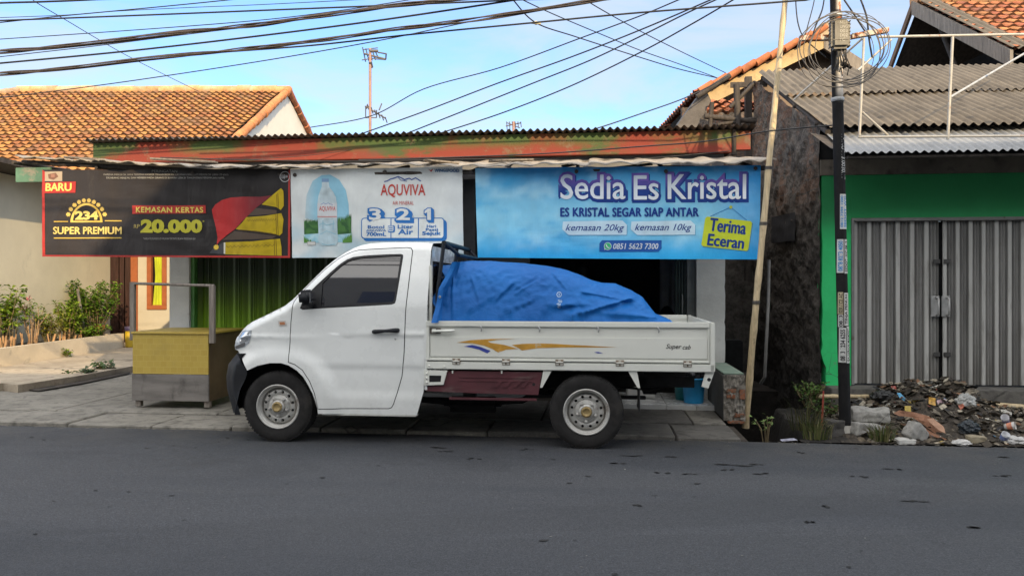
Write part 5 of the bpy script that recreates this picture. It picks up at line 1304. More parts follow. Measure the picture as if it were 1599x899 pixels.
q = MB(); pc = (-8.35, 15.35, .42); q.lathe([(.001, .0), (.07, .0), (.10, .10), (.115, .17), (.12, .19), (.10, .19), (.085, .12), (.001, .11)], pc, 'z', 20); q.build('flower_pot', M('terracotta_pot', (.42, .14, .05), .8), None, W, label='orange clay pot on the end of the flower bed by the door', cat='pot')
yb = thing('container', 'tall yellow container with a purple lid beside the low yard wall', 'container', W, (-7.9, 15.7, .14))
q = MB(); q.lathe([(.001, 0), (.085, 0), (.09, .02), (.098, .36), (.001, .36)], (-7.9, 15.7, .14), 'z', 20); q.build('body', M('yellow_plastic', (.48, .33, .02), .4), yb)
q = MB(); q.lathe([(.104, .34), (.108, .41), (.10, .43), (.001, .43)], (-7.9, 15.7, .14), 'z', 20); q.build('lid', M('purple_plastic', (.09, .07, .14), .4), yb)

# ------------------------------------------------------------------ the vendor's stall
TCt = S.ground(266, 636, .05)[1]
cs0, cs1 = S.hit(206, 600, TCt)[0], S.hit(325.5, 600, TCt)[0]
cz = lambda py: S.hit(266, py, TCt)[1]
stall = thing('vendor_stall', 'wooden vendor stall with mustard tiled front and grey board base, left of the pickup', 'stall', S, ((cs0 + cs1) / 2, TCt + .4, .05))
m = NT('mustard_vinyl'); br = m.n('ShaderNodeTexBrick'); br.inputs['Scale'].default_value = 5.2; br.inputs['Color1'].default_value = (.43, .30, .048, 1); br.inputs['Color2'].default_value = (.46, .33, .058, 1); br.inputs['Mortar'].default_value = (.50, .37, .09, 1); br.inputs['Mortar Size'].default_value = .012; br.inputs['Brick Width'].default_value = .42; br.inputs['Row Height'].default_value = .34
m.l(m.coord((1, 1, 1), (R(90), 0, 0)), br.inputs['Vector']); c = m.mix(m.ramp(m.noise(3, 7, .7), .5, .8, 0, .4), br.outputs[0], (.26, .19, .06)); m.set(Base_Color=c, Roughness=.5); MAT_MUST = m.mat
DEP = .84
q = MB(); q.box(cs0 + .004, cs1 - .004, TCt + .006, TCt + .02, cz(584), cz(520) - .012, 0, .002); q.build('front_panel', MAT_MUST, stall)
q = MB(); q.box(cs0 - .01, cs1 + .03, TCt - .012, TCt + DEP, cz(520) - .01, cz(520) + .014, 0, .004); q.build('counter_top', MAT_MUST, stall)
q = MB(); q.box(cs0 - .003, cs1 + .002, TCt, TCt + .022, cz(626), cz(584) - .003, 0, .004); q.build('base_board', M('grey_board', (.17, .155, .14), .85, 0, .3, 3, .3, 20, dirt=((.07, .062, .055), 5, .5, .75, (1, 1, .5)), sc=(.6, 1, 3)), stall)
MAT_PLY = M('brown_plywood', (.13, .085, .045), .7, 0, .25, 2, .1, 20, dirt=((.07, .05, .03), 3, .5, .8))
for x_ in (cs1 - .015, cs0): q = MB(); q.box(x_, x_ + .015, TCt + .024, TCt + DEP, cz(626), cz(520) - .012); q.build('side_panel', MAT_PLY, stall)
for xx, yy in ((cs0 + .02, TCt + .03), (cs1 - .07, TCt + .03), (cs0 + .02, TCt + DEP - .08), (cs1 - .07, TCt + DEP - .08)):
    q = MB(); q.box(xx, xx + .065, yy, yy + .06, .05, cz(622), 0, .005); q.build('leg', MAT_WOODGREY, stall)
for px0, px1, pt, pb, tt in ((202, 209.5, 440, 531, TCt + .10), (326, 334, 446, 536, TCt - .03)):
    a, zt_ = S.hit(px0, pt, tt); b_, zb_2 = S.hit(px1, pb, tt); q = MB(); q.box(a, b_, tt, tt + .045, zb_2, zt_, 0, .004); q.build('post', MAT_WOODGREY, stall)
a = S.hit(203, 441, TCt + .1); b_ = S.hit(333, 446, TCt - .03); q = MB(); q.tube([(a[0], TCt + .12, a[1] - .01), (b_[0], TCt - .01, b_[1] - .0)], .016, 8); q.build('top_rail', MAT_WOODGREY, stall)
# ------------------------------------------------------------------ low brick wall, bucket and drain edge on the right of the shop
tn = S.ground(1148, 657, .03)[1]
ba, bb = S.hit(1130, 650, tn)[0], S.hit(1164, 650, tn)[0]; bz = S.hit(1148, 585, tn)[1]
lw = thing('low_wall', 'broken low wall with bare orange bricks on its end beside the bamboo pole', 'low wall', S, ((ba + bb) / 2, tn + .5, 0))
m = NT('rough_mortar'); f = m.noise(6, 8, .75); c = m.mix(m.ramp(f, .3, .7), (.19, .172, .145), (.34, .31, .265)); c = m.mix(m.ramp(m.noise(28, 6, .7), .5, .7, 0, .6), c, (.09, .08, .065)); m.set(Base_Color=c, Roughness=.95); m.bump(m.noise(18, 8, .75), .9, .03); m.bump(m.noise(70, 5, .7), .5, .01); MAT_MORTAR = m.mat
MAT_RENDER = M('grey_render', (.15, .145, .135), .9, 0, .2, 4, .3, 30)
MAT_BRICK = M('orange_brick', (.30, .115, .055), .9, 0, .3, 14, .7, 60, dirt=((.17, .14, .11), 22, .46, .60))
q = MB(); rnd = random.Random(4)
def lwf(u, v): return (lerp(ba, bb, u) + (.02 * nz(v * 6, 3) if u > .98 else 0), tn + .025 * nz(u * 5, v * 6) - .02 * nz(u * 13, v * 13, 4), lerp(.03, bz, v))
q.grid(lwf, 14, 24, 0, False); q.box(ba, bb, tn + .03, 1.98, .03, bz - .004, 1, .01); q.build('body', [MAT_MORTAR, MAT_RENDER], lw)
q = MB(); q.box(ba + .005, bb - .004, tn + .05, 1.97, bz - .003, bz + .012, 0, .004); q.build('coping', M('faded_green_paint', (.22, .30, .24), .85, 0, .2, 5, .2, 30, dirt=((.28, .25, .21), 5, .45, .65)), lw)
kx = lambda x: lerp(ba, bb, (x - 800) / 165.0); ky = lambda y: lerp(bz, .03, (y - 118) / 340.0)
for x0, y0, x1, y1 in ((822, 220, 895, 250), (822, 262, 888, 292), (918, 226, 962, 298), (880, 402, 958, 430), (830, 455, 955, 478)):
    q = MB(); q.box(kx(x0), kx(x1), tn - .012, tn + .05, ky(y1), ky(y0), 0, .006); q.build('brick', MAT_BRICK, lw)
bk = thing('bucket', 'blue plastic bucket holding a dark bag behind the pickup tail', 'bucket', S, (S.ground(1083, 634, .086)[0], TW - .40, .086))
bx, by, bzz = S.ground(1083, 635, .086)[0], TW - .40, .086; bs = S.hit(1083, 634, by); br_ = 17.5 * 8.75 / F
MAT_BLUEP = M('blue_plastic', (.015, .30, .62), .4, 0, .12, 6)
q = MB(); q.lathe([(.001, 0), (br_ * .84, 0), (br_ * .86, .01), (br_ * 1.0, .27), (br_ * 1.07, .272), (br_ * 1.07, .288), (br_ * .98, .288), (br_ * .95, .2), (br_ * .8, .03), (.001, .03)], (bs[0], by, bzz), 'z', 32); q.build('shell', MAT_BLUEP, bk)
q = MB(); bm = bmesh.new(); bmesh.ops.create_icosphere(bm, subdivisions=4, radius=1)
for v in bm.verts: v.co *= 1 + .28 * nz(v.co.x * 2.2, v.co.y * 2.2, v.co.z * 2.2) + .12 * nz(v.co.x * 6, v.co.y * 6, v.co.z * 6)
q.frombm(bm, 0, None, True, Matrix.Translation((bs[0] - .01, by, bzz + .32)) @ Matrix.Diagonal((.125, .12, .13, 1))); q.build('bin_bag', M('black_bag', (.012, .012, .014), .25, 0, .3, 9, .5, 20), None, S, label='crumpled black plastic bag stuffed in the blue bucket', cat='bag')
q = MB(); q.lathe([(.001, 0), (.10, 0), (.115, .24), (.12, .25), (.105, .25), (.001, .03)], (bs[0] - .08, by + .24, bzz), 'z', 24); q.build('bucket', M('teal_plastic', (.02, .22, .24), .4), None, S, label='teal bucket half hidden behind the blue bucket', cat='bucket')
q = MB(); q.box(bs[0] - .75, bs[0] - .42, by + .2, by + .5, bzz, bzz + .22, 0, .01); q.box(bs[0] - .74, bs[0] - .43, by + .19, by + .2, bzz + .02, bzz + .2, 0, .01); q.build('foam_box', M('pale_foam', (.5, .49, .46), .8), None, S, label='pale foam box on the tiled step behind the rear wheel', cat='box')

# bamboo pole, plastic pipe
bp = thing('bamboo_pole', 'tall leaning bamboo pole at the right end of the blue banner', 'pole', S, (S.ground(1165, 663)[0], S.ground(1165, 663)[1], -.1))
t0 = S.ground(1165, 660)[1]
pts = []; rs = []
P0 = Vector((*[S.hit(1164, 664, t0 + .02)[k] for k in (0,)], t0 + .02, -.05)); p1 = S.hit(1196, 300, .80); p2 = S.hit(1228, -20, .86); p3 = S.hit(1250, -240, .9)
ctrl = [(P0.x, t0 + .02, -.05), (*S.hit(1180, 480, .72)[:1], .72, S.hit(1180, 480, .72)[1]), (p1[0], .78, p1[1]), (p2[0], .86, p2[1]), (p3[0], .9, p3[1])]
tot = 46; zt_ = ctrl[-1][2]
sz = [(c[2], c[0]) for c in ctrl]; tz = [(c[2], c[1]) for c in ctrl]
nod = 0
for k in range(tot + 1):
    z_ = lerp(-.05, zt_, k / tot); pts.append((curve_at(sz, z_) + .006 * nz(z_ * 2, 3), curve_at(tz, z_), z_)); rs.append(lerp(.035, .026, k / tot))
q = MB(); P2 = []; R2 = []
for k in range(tot):
    P2 += [Vector(pts[k]), Vector(pts[k]).lerp(Vector(pts[k + 1]), .9)] if k % 4 == 0 else [Vector(pts[k])]
    R2 += [rs[k] * 1.13, rs[k] * .97] if k % 4 == 0 else [rs[k] * .97]
q.tube(P2, R2, 12); q.build('cane', MAT_BAMBOO, bp)
for z_ in (1.25, 2.05, 2.62):
    q = MB()
    for j in range(3): c_ = Vector((curve_at(sz, z_ + j * .012), curve_at(tz, z_), z_ + j * .012)); q.tube([c_ + Vector((.036 * math.cos(w), .036 * math.sin(w), 0)) for w in [i * math.pi / 7 for i in range(15)]], .005, 5, caps=False)
    q.build('binding', MAT_CABLEGREY, bp)
a = S.hit(1201, 406, 1.5); b_ = S.hit(1194, 588, 1.5); q = MB(); q.tube([(a[0], 1.5, a[1]), (a[0] - .01, 1.5, lerp(a[1], b_[1], .4)), (b_[0], 1.5, b_[1]), (b_[0], 1.7, b_[1] - .1)], .017, 8); q.build('drain_pipe', M('grey_pvc', (.20, .19, .18), .6, var=.2), None, S, label='thin grey plastic pipe standing in the dark gap behind the bamboo pole', cat='pipe')

# ------------------------------------------------------------------ the shuttered house on the right
TR_ = 2.0
CR = S.hit(1283, 600, TR_)[0]
rz = lambda py: S.hit(1450, py, TR_)[1]
rh = thing('shuttered_house', 'bright green fronted house with grey folding shutter and rough dark side wall', 'house', S, (CR + 1.5, TR_, 0))
m = NT('rough_dark_wall'); zz = m.geoz(); f = m.noise(2.2, 8, .7, (1, 1, .6)); g_ = m.noise(6, 10, .8)
br = m.n('ShaderNodeTexBrick'); br.inputs['Scale'].default_value = 3.6; br.inputs['Color1'].default_value = (.17, .095, .065, 1); br.inputs['Color2'].default_value = (.23, .14, .095, 1); br.inputs['Mortar'].default_value = (.13, .115, .10, 1); br.inputs['Row Height'].default_value = .26; br.inputs['Mortar Size'].default_value = .03
m.l(m.coord((1, 1, 1), (R(90), 0, R(90))), br.inputs['Vector'])
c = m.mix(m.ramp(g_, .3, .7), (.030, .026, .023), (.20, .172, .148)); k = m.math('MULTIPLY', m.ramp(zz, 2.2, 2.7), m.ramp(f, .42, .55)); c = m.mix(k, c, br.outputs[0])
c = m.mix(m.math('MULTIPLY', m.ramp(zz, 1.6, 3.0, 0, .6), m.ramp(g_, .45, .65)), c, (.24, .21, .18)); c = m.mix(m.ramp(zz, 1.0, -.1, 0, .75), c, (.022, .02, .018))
m.set(Base_Color=c, Roughness=.95); m.bump(g_, 1.0, .06); m.bump(m.noise(30, 7, .75), .9, .025); m.bump(br.outputs['Fac'], .2, .02); MAT_ROUGH = m.mat
END = W.at(1178, 443, 11.7); END = (S.w(0, 0).x, 0)
ew = Vector(((1178 - CX) / F * 11.7, 11.7, 0)) - S.o; es_, et_ = ew.dot(S.es), ew.dot(S.et)
sw = MB()
EVz0 = S.hit(1290, 197, 1.75)[1]; TOPz = S.hit(1300, 112, 4.95)[1]
roofz = lambda t: EVz0 + (t - 1.75) * (TOPz - EVz0) / 3.2
def swf(u, v):
    s_ = lerp(CR - .0, es_, u); t_ = lerp(TR_, et_, u); z_ = lerp(-.6, roofz(t_) - .06, v); n_ = .05 * nz(t_ * 1.4, z_ * 1.6) + .040 * nz(t_ * 6, z_ * 6) + .022 * nz(t_ * 17, z_ * 17)
    if u < .02: n_ *= .3
    return (s_ - .02 + n_, t_, z_)
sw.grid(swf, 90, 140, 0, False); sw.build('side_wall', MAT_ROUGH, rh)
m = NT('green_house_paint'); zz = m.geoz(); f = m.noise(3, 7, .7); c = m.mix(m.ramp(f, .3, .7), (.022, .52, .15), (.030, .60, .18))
c = m.mix(m.ramp(zz, 1.85, 2.35, 0, .72), c, (.012, .13, .042)); c = m.mix(m.math('MULTIPLY', m.ramp(m.noise(7, 8, .75), .54, .62), m.ramp(zz, .75, .40)), c, (.20, .17, .14))  # upper wall darkened in the colour for the shade under the awning
k = m.ramp(m.noise(11, 8, .7), .70, .74); c = m.mix(k, c, (.25, .45, .40)); cr = m.n('ShaderNodeTexVoronoi', feature='DISTANCE_TO_EDGE'); cr.inputs['Scale'].default_value = 5; m.l(m.coord(), cr.inputs['Vector'])
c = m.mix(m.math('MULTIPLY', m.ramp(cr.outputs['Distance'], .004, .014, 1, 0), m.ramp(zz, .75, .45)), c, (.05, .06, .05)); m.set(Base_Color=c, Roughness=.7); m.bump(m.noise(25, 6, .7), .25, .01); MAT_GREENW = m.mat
d0, d1 = S.hit(1333, 500, TR_)[0], S.hit(1700, 500, TR_)[0]; zd1, zd0 = rz(345), .28
zgt = rz(272)
fw_ = MB(); edge = [(CR + .018 * nz(z_ * 4, 2) + (.04 * smooth(.75, .35, z_) + .05 * nz(z_ * 9, 7)) * smooth(.9, .5, z_), z_) for z_ in [lerp(.02, zgt, k / 30) for k in range(31)]]
fw_.prism(edge + [(d0 - .035, zgt), (d0 - .035, .02)], TR_ - .02, TR_ + .15, 0); fw_.box(d0 - .035 + .001, d1 + .6, TR_ - .02, TR_ + .15, zd1 + .04, zgt); fw_.box(d1 + .04, d1 + 1.6, TR_ - .021, TR_ + .15, 0, zgt)
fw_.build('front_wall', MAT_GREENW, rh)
q = MB(); q.box(CR - .02, d1 + 1.6, TR_ - .03, TR_ + .14, zgt + .002, zgt + .18); q.box(CR - .01, d1 + 1.6, TR_ + .04, TR_ + .16, zgt + .183, EVz0 + .1, 1); q.build('lintel', [M('dark_lintel', (.14, .12, .095), .85, var=.35, vs=3, dirt=((.04, .034, .03), 4, .5, .7)), MAT_DARK], rh)
q = MB(); q.box(CR + .02, d1 + 1.6, TR_ - .30, TR_ + .3, -.03, zd0 - .012, 0, .01); q.build('threshold', MAT_CONC_DK, rh)
q = MB(); q.box(d0 - .033, d0 - .002, TR_ - .035, TR_ + .1, zd0, zd1 + .038, 0, .003); q.box(d0 - .001, d1, TR_ - .035, TR_ + .1, zd1 + .002, zd1 + .038, 0, .003); q.build('door_frame', M('grey_frame_paint', (.20, .20, .19), .6, var=.2, vs=5, dirt=((.1, .07, .05), 9, .6, .75)), rh)
m = NT('grey_shutter'); f = m.noise(2.0, 8, .7, (5, 5, .35)); g_ = m.noise(3, 7, .7); c = m.mix(m.ramp(f, .3, .7), (.15, .147, .14), (.29, .285, .27)); c = m.mix(m.ramp(g_, .5, .75, 0, .5), c, (.13, .12, .105)); c = m.mix(m.ramp(m.geoz(), .75, .25, 0, .5), c, (.15, .14, .12))
c = m.mix(m.ramp(m.noise(22, 7, .7), .68, .74, 0, .8), c, (.07, .06, .05)); m.set(Base_Color=c, Roughness=.5); MAT_SHUT = m.mat
MAT_SHUTL = M('pale_shutter_strip', (.44, .435, .41), .5, 0, .12, 3, 0, sc=(3, 3, .4), dirt=((.2, .19, .17), 4, .5, .8, (3, 3, .5)))
dc = S.hit(1471, 480, TR_)[0]
def leafdoor(a, b_, n, lbl):
    q = MB(); w = (b_ - a) / n
    for k in range(n):
        x = a + k * w
        q.box(x, x + w * .30, TR_ + .02, TR_ + .045, zd0 + .01, zd1, 1, .004)                # pale strip, proud
        y0 = TR_ + .05                                                                    # recessed ribbed panel
        xs_ = [.30, .38, .41, .52, .55, .66, .69, .80, .83, .92, 1.0]; ds = [0, .028, .028, .006, .006, .028, .028, .006, .006, .028, 0]
        for i in range(10): q.quad((x + w * xs_[i], y0 + ds[i] - .02, zd0 + .01), (x + w * xs_[i + 1], y0 + ds[i + 1] - .02, zd0 + .01), (x + w * xs_[i + 1], y0 + ds[i + 1] - .02, zd1), (x + w * xs_[i], y0 + ds[i] - .02, zd1), 0)
    return q.build('shutter_leaf', [MAT_SHUT, MAT_SHUTL], rh)
l1 = leafdoor(d0, dc - .025, 6, ''); l2 = leafdoor(dc + .02, d1, 11, '')
q = MB(); q.box(d0, d1, TR_ + .10, TR_ + .12, zd0, zd1); q.build('dark_backing', MAT_DARK, rh)
for par, x, sg in ((l1, dc - .06, -1), (l2, dc + .055, 1)):
    q = MB(); zc = rz(478); q.box(x - .055, x + .035, TR_ + .004, TR_ + .02, zc - .12, zc + .12, 0, .004); q.tube([(x, TR_, zc + .10), (x, TR_ - .05, zc + .09), (x, TR_ - .05, zc - .09), (x, TR_, zc - .10)], .014, 8); q.build('handle', MAT_GALV, par)
    for py in (408, 553): q = MB(); zc = rz(py); q.box(x - .03, x + .04, TR_ - .002, TR_ + .02, zc - .025, zc + .025, 0, .004); q.build('hasp', M('dark_steel', (.08, .078, .075), .5, .4), par)
# roofs
q = MB(); s0_ = S.hit(1290, 197, 1.75)[0] - .03
corr(q, lambda s, v: (v + .02 * nz(s * .9, 3), roofz(v) + .03 * nz(s * .5, v * .8, 1)), s0_, s0_ + 7.5, 1.70, 3.42, .105, .019, 12, 7); corr(q, lambda s, v: (v, roofz(v) + .035 + .03 * nz(s * .5, v * .8, 6)), s0_ - .04, s0_ + 7.5, 3.3, 5.0, .105, .019, 12, 7)
q.build('roof', MAT_ASB, rh)
q = MB(); q.tube([(s0_ + .05, 1.75, roofz(1.75) - .07), (s0_ + .02, 4.95, roofz(4.95) - .06)], .035, 6)
for t_ in (2.05, 3.0, 4.0, 4.9): q.tube([(s0_ - .02, t_, roofz(t_) - .06), (s0_ + 7.4, t_, roofz(t_) - .06)], .03, 6)
q.box(es_ - .12, es_ - .02, 4.9, 5.0, 1.5, roofz(4.95) - .05); q.box(es_ - .35, es_ + .2, 4.86, 4.9, roofz(4.9) - .2, roofz(4.9) - .12); q.build('purlin', MAT_WOODDK, rh)
q = MB(); za0 = S.hit(1450, 235.5, 1.1)[1]; za1 = S.hit(1450, 213, 1.62)[1]; sa = S.hit(1325, 235, 1.1)[0]
corr(q, lambda s, v: (v, lerp(za0, za1, (v - 1.1) / .52) + .006 * nz(s * 1.3, v)), sa - .03, sa + 6.5, 1.08, 1.98, .085, .013, 6, 8)
q.build('awning', MAT_ZINC, rh)
q = MB(); q.tube([(sa, 1.15, za0 - .05), (sa + 6.4, 1.15, za0 - .05)], .02, 6); q.quad((sa - .12, 1.3, za0 + .08), (sa + .02, 1.1, za0 - .01), (sa + .05, 1.8, za1 + .05), (sa - .2, 1.8, za1 + .1)); q.build('awning_frame', MAT_WOODDK, rh)
ts = S.hit(1214, 320, 3.0); q = MB()
def tarpw(u, v): t_ = lerp(2.75, 3.75, u); k = (t_ - TR_) / (et_ - TR_); return (lerp(CR, es_, k) - .06 + .02 * nz(u * 4, v * 3), t_, lerp(2.0, 2.36, v) + .02 * u)
q.grid(tarpw, 10, 8); q.build('hanging_sheet', M('dark_grey_sheet', (.045, .045, .05), .6), rh)
# alley end wall
q = MB(); q.box(RIGHT + .05, es_ + 1.5, 5.9, 6.1, -.3, 2.9, 0); q.box(RIGHT + .1, es_ - .1, 5.2, 5.5, 0, .55, 1, .02); q.build('alley_wall', [MAT_ROUGH, MAT_DARK], None, S, label='dark rough wall closing the narrow gap behind the bamboo pole', cat='wall')

# pipe frame standing on the awning
pf = thing('sign_frame', 'rusty white pipe frame standing empty above the zinc awning', 'frame', S, (sa + 1.2, 1.3, za1))
pz = lambda px, py: (S.hit(px, py, 1.25)[0], 1.25, S.hit(px, py, 1.25)[1])
for nm, pts_, r_ in (('top_bar', [pz(1372, 58), pz(1599, 54), pz(1800, 51)], .0145), ('bottom_bar', [pz(1340, 214), pz(1599, 212.5), pz(1800, 211)], .013), ('upright', [pz(1342, 212), pz(1349, 60)], .0145), ('upright', [pz(1480, 218), pz(1487.5, 58)], .0155), ('upright', [pz(1625, 218), pz(1630, 55)], .015)):
    q = MB(); q.tube(pts_, r_, 8); q.build(nm, MAT_WHITEPIPE, pf)
for a, b_ in ((pz(1484, 152), S.at(1640, 60, 9.6)), (pz(1347, 60), S.at(1240, 156, 8.8)), (pz(1346, 175), S.at(1386, 211, 8.5)), (pz(1392, 62), pz(1340, 110))):
    q = MB(); q.tube([a, b_], .013, 7); q.build('brace', MAT_GALV if b_[2] > 3.4 else MAT_WHITEPIPE, pf)

# ------------------------------------------------------------------ utility pole
pole = thing('utility_pole', 'black utility pole covered with phone number stickers and a terminal box', 'utility pole', S, (S.ground(1319, 681)[0], S.ground(1319, 681)[1], 0))
UT = S.ground(1319, 681)[1]
ux = lambda z_: lerp(S.hit(1320, 680, UT)[0], S.hit(1304.5, 0, UT)[0], z_ / S.hit(1304.5, 0, UT)[1]); ur = lambda z_: lerp(.053, .047, z_ / 6.6)
m = NT('black_pole_paint'); f = m.noise(9, 8, .75, (1, 1, .6)); c = m.mix(m.ramp(f, .3, .7), (.007, .007, .008), (.017, .016, .016)); z1 = m.geoz(); k = m.math('MULTIPLY', m.ramp(z1, 3.15, 3.3), m.ramp(z1, 3.75, 3.6)); k2 = m.ramp(z1, 3.85, 3.95)
xx = m.sep('X'); k = m.math('MULTIPLY', m.math('ADD', k, k2), m.ramp(xx, -.105, -.06)); n_ = m.ramp(m.noise(8, 6, .7, (1, 1, .5)), .5, .58)
c = m.mix(k, c, m.mix(n_, (.66, .60, .52), (.34, .12, .05))); m.set(Base_Color=c, Roughness=.75); m.b.inputs['Specular IOR Level'].default_value = .2; MAT_POLE = m.mat
q = MB(); q.tube([(ux(z_), UT, z_) for z_ in [lerp(-.1, 7, k / 30) for k in range(31)]], [ur(lerp(-.1, 7, k / 30)) for k in range(31)], 24); q.build('shaft', MAT_POLE, pole)
q = MB(); q.lathe([(.072, -.02), (.066, .05), (.059, .10), (.054, .11)], (ux(0), UT, 0), 'z', 20); q.build('collar', M('white_grey_cement', (.42, .40, .36), .9, var=.3, bump=.4), pole)
def onpole(x, z_, lift=.0015):
    c_ = ux(z_); r_ = ur(z_) + lift; k = max(-.97, min(.97, (x - c_) / r_)); return (c_ + r_ * k, UT - r_ * math.sqrt(1 - k * k), z_)
MAT_PAPER = M('sticker_paper', (.55, .55, .52), .7, 0, .15, 12, dirt=((.25, .22, .18), 12, .6, .75)); MAT_INK = M('black_ink', (.02, .02, .022), .7); MAT_BLUEINK = M('blue_ink', (.03, .22, .50), .6)
def sticker(px0, py0, px1, py1, txt, ink, paper=MAT_PAPER, rot=90, dx=.12, tw_=(.15, .85)):
    (a, z1_), (b_, z0_) = S.hit(px0, py0, UT), S.hit(px1, py1, UT); q = MB(); n = 8
    q.grid(lambda u, v: onpole(lerp(a, b_, u), lerp(z0_, z1_, v), .0015), n, 6, 0, True)
    st_ = q.build('sticker', paper, pole)
    if txt:
        L = MB(); lines = txt if isinstance(txt, (list, tuple)) else [txt]; nl = len(lines)
        for i, tx_ in enumerate(lines):
            xa_, xb_ = lerp(a, b_, (i + .14) / nl), lerp(a, b_, (i + .86) / nl); o, fs = text_fit(tx_, xa_, xb_, lerp(z0_, z1_, .05), lerp(z0_, z1_, .95), rot=rot, bold=.03); L.add([onpole(x, z_, .003) for x, z_ in o], fs)
        L.build('lettering', ink, st_)
sticker(1309, 304, 1320.5, 358, ['0812 7394 1200', 'SEDOT WC'], MAT_BLUEINK)
sticker(1305.5, 374, 1314.5, 426, '0878 8273 4050', MAT_BLUEINK); sticker(1316, 374, 1323, 427, 'SEDOT WC 0812', MAT_INK)
sticker(1307, 456, 1314, 490, 'SERVICE AC', MAT_INK, M('yellowed_paper', (.42, .36, .22), .8)); sticker(1307.5, 491, 1314, 510, '0813', MAT_INK); sticker(1315.5, 457, 1323, 508, 'TINJA PENUH', MAT_INK)
sticker(1308.5, 511, 1318.5, 565, '0813 1234 6255', MAT_INK); sticker(1319.5, 509, 1326, 566, 'SALURAN MAMPET', MAT_INK)
(a, z1_), (b_, z0_) = S.hit(1311.5, 209, UT), S.hit(1318.5, 281, UT)
o, fs = text_fit('TMNUT13.0030.17', a, b_, z0_, z1_, rot=-90, bold=.0); q = MB(); q.add([onpole(x, z_, .0015) for x, z_ in o], fs); q.build('stencil_lettering', M('white_stencil', (.5, .5, .48), .8), pole)
# terminal box
(a, z1_), (b_, z0_) = S.hit(1297.5, 30, UT - .16), S.hit(1327.5, 76, UT - .16)
MAT_TBOX = M('weathered_grey_plastic', (.17, .155, .125), .6, 0, .2, 8, .1, 30, dirt=((.30, .27, .22), 9, .6, .8))
q = MB(); q.box(a, b_, UT - .19, UT - .07, z0_, z1_, 0, .028, 4)
for k in range(8): zz_ = lerp(z0_ + .02, z1_ - .03, k / 7); q.box(a - .004, a + .006, UT - .17, UT - .09, zz_, zz_ + .012, 0, .003); q.box(b_ - .006, b_ + .004, UT - .17, UT - .09, zz_, zz_ + .012, 0, .003)
q.box(a + .01, b_ - .005, UT - .194, UT - .188, z0_ + .075, z0_ + .082, 0, .001)
tbx = q.build('terminal_box', MAT_TBOX, pole)
q = MB()
for i, tx_ in enumerate(('NGT', 'UNGT', '003', 'D02', 'FC')):
    zt2 = lerp(z1_ - .03, z0_ + .05, i / 5); o, fs = text_fit(tx_, lerp(a, b_, .42), lerp(a, b_, .42 + .13 * len(tx_)), zt2 - .028, zt2, bold=.0); q.add([(x, UT - .1915, z_) for x, z_ in o], fs)
q.build('lettering', M('pale_paint', (.50, .47, .40), .7), tbx)
MAT_RUSTW = M('flaking_white_on_rust', (.62, .55, .46), .8, 0, .15, 8, .2, 40, dirt=((.34, .11, .04), 7, .44, .52))
for x0, y0, x1, y1 in ((1248, 61, 1296, 60), (1329, 58, 1386, 48)):
    q = MB(); (a_, za_), (c_, zc_) = S.hit(x0, y0, UT - .05), S.hit(x1, y1, UT - .05); q.add([(a_, UT - .09, za_ - .022), (c_, UT - .09, zc_ - .022), (c_, UT - .09, zc_ + .022), (a_, UT - .09, za_ + .022), (a_, UT - .03, za_ - .022), (c_, UT - .03, zc_ - .022), (c_, UT - .03, zc_ + .022), (a_, UT - .03, za_ + .022)], [[0, 1, 2, 3], [7, 6, 5, 4], [0, 4, 5, 1], [3, 2, 6, 7], [1, 5, 6, 2], [0, 3, 7, 4]]); q.build('cross_arm', MAT_RUSTW, pole)
q = MB()
for z_ in (4.0, 3.84, 3.2): q.lathe([(ur(z_) + .003, -.02), (ur(z_) + .009, -.018), (ur(z_) + .009, .018), (ur(z_) + .003, .02)], (ux(z_), UT, z_), 'z', 20)
q.build('clamp_band', MAT_GALV, pole)
# coils of spare cable hung on the cross arm
MAT_COIL = M('sunned_cable', (.13, .115, .10), .6, 0, .3)
rnd = random.Random(21); coil = thing('cable_coil', 'loose loops of spare black cable hung around the pole terminal box', 'cable coil', S, (ux(3.8), UT - .1, 3.5))
for k in range(7):
    px, py = 1317 + rnd.uniform(-7, 12), 70 + rnd.uniform(-5, 6); c0 = S.hit(px, py, UT - .22); rx, rz_ = rnd.uniform(.30, .40), rnd.uniform(.27, .35); ph = rnd.uniform(0, 6.28); tt = UT - .24 + k * .016
    pts = [(c0[0] + rx * (1 + .05 * math.sin(2 * w + ph)) * math.cos(w), tt + .03 * math.sin(w + ph), c0[1] + rz_ * (1 + .06 * math.sin(3 * w + ph)) * math.sin(w) - .02) for w in [i * math.pi / 24 for i in range(49)]]
    q = MB(); q.tube(pts, rnd.choice((.0040, .005, .0034)), 6, caps=False); q.build('loop', MAT_COIL, coil)
q = MB()
for k in range(14):
    px = 1313 + rnd.uniform(-6, 8); a = S.hit(px, 78, UT - .12); b_ = S.hit(px + rnd.uniform(-8, 8), 100 + rnd.uniform(0, 20), UT - .1); q.tube([(a[0], UT - .13, a[1]), ((a[0] + b_[0]) / 2 + rnd.uniform(-.03, .03), UT - .14, (a[1] + b_[1]) / 2 - .03), (b_[0], UT - .09, b_[1])], .005, 5)
q.build('cable_tail', MAT_CABLE, coil)
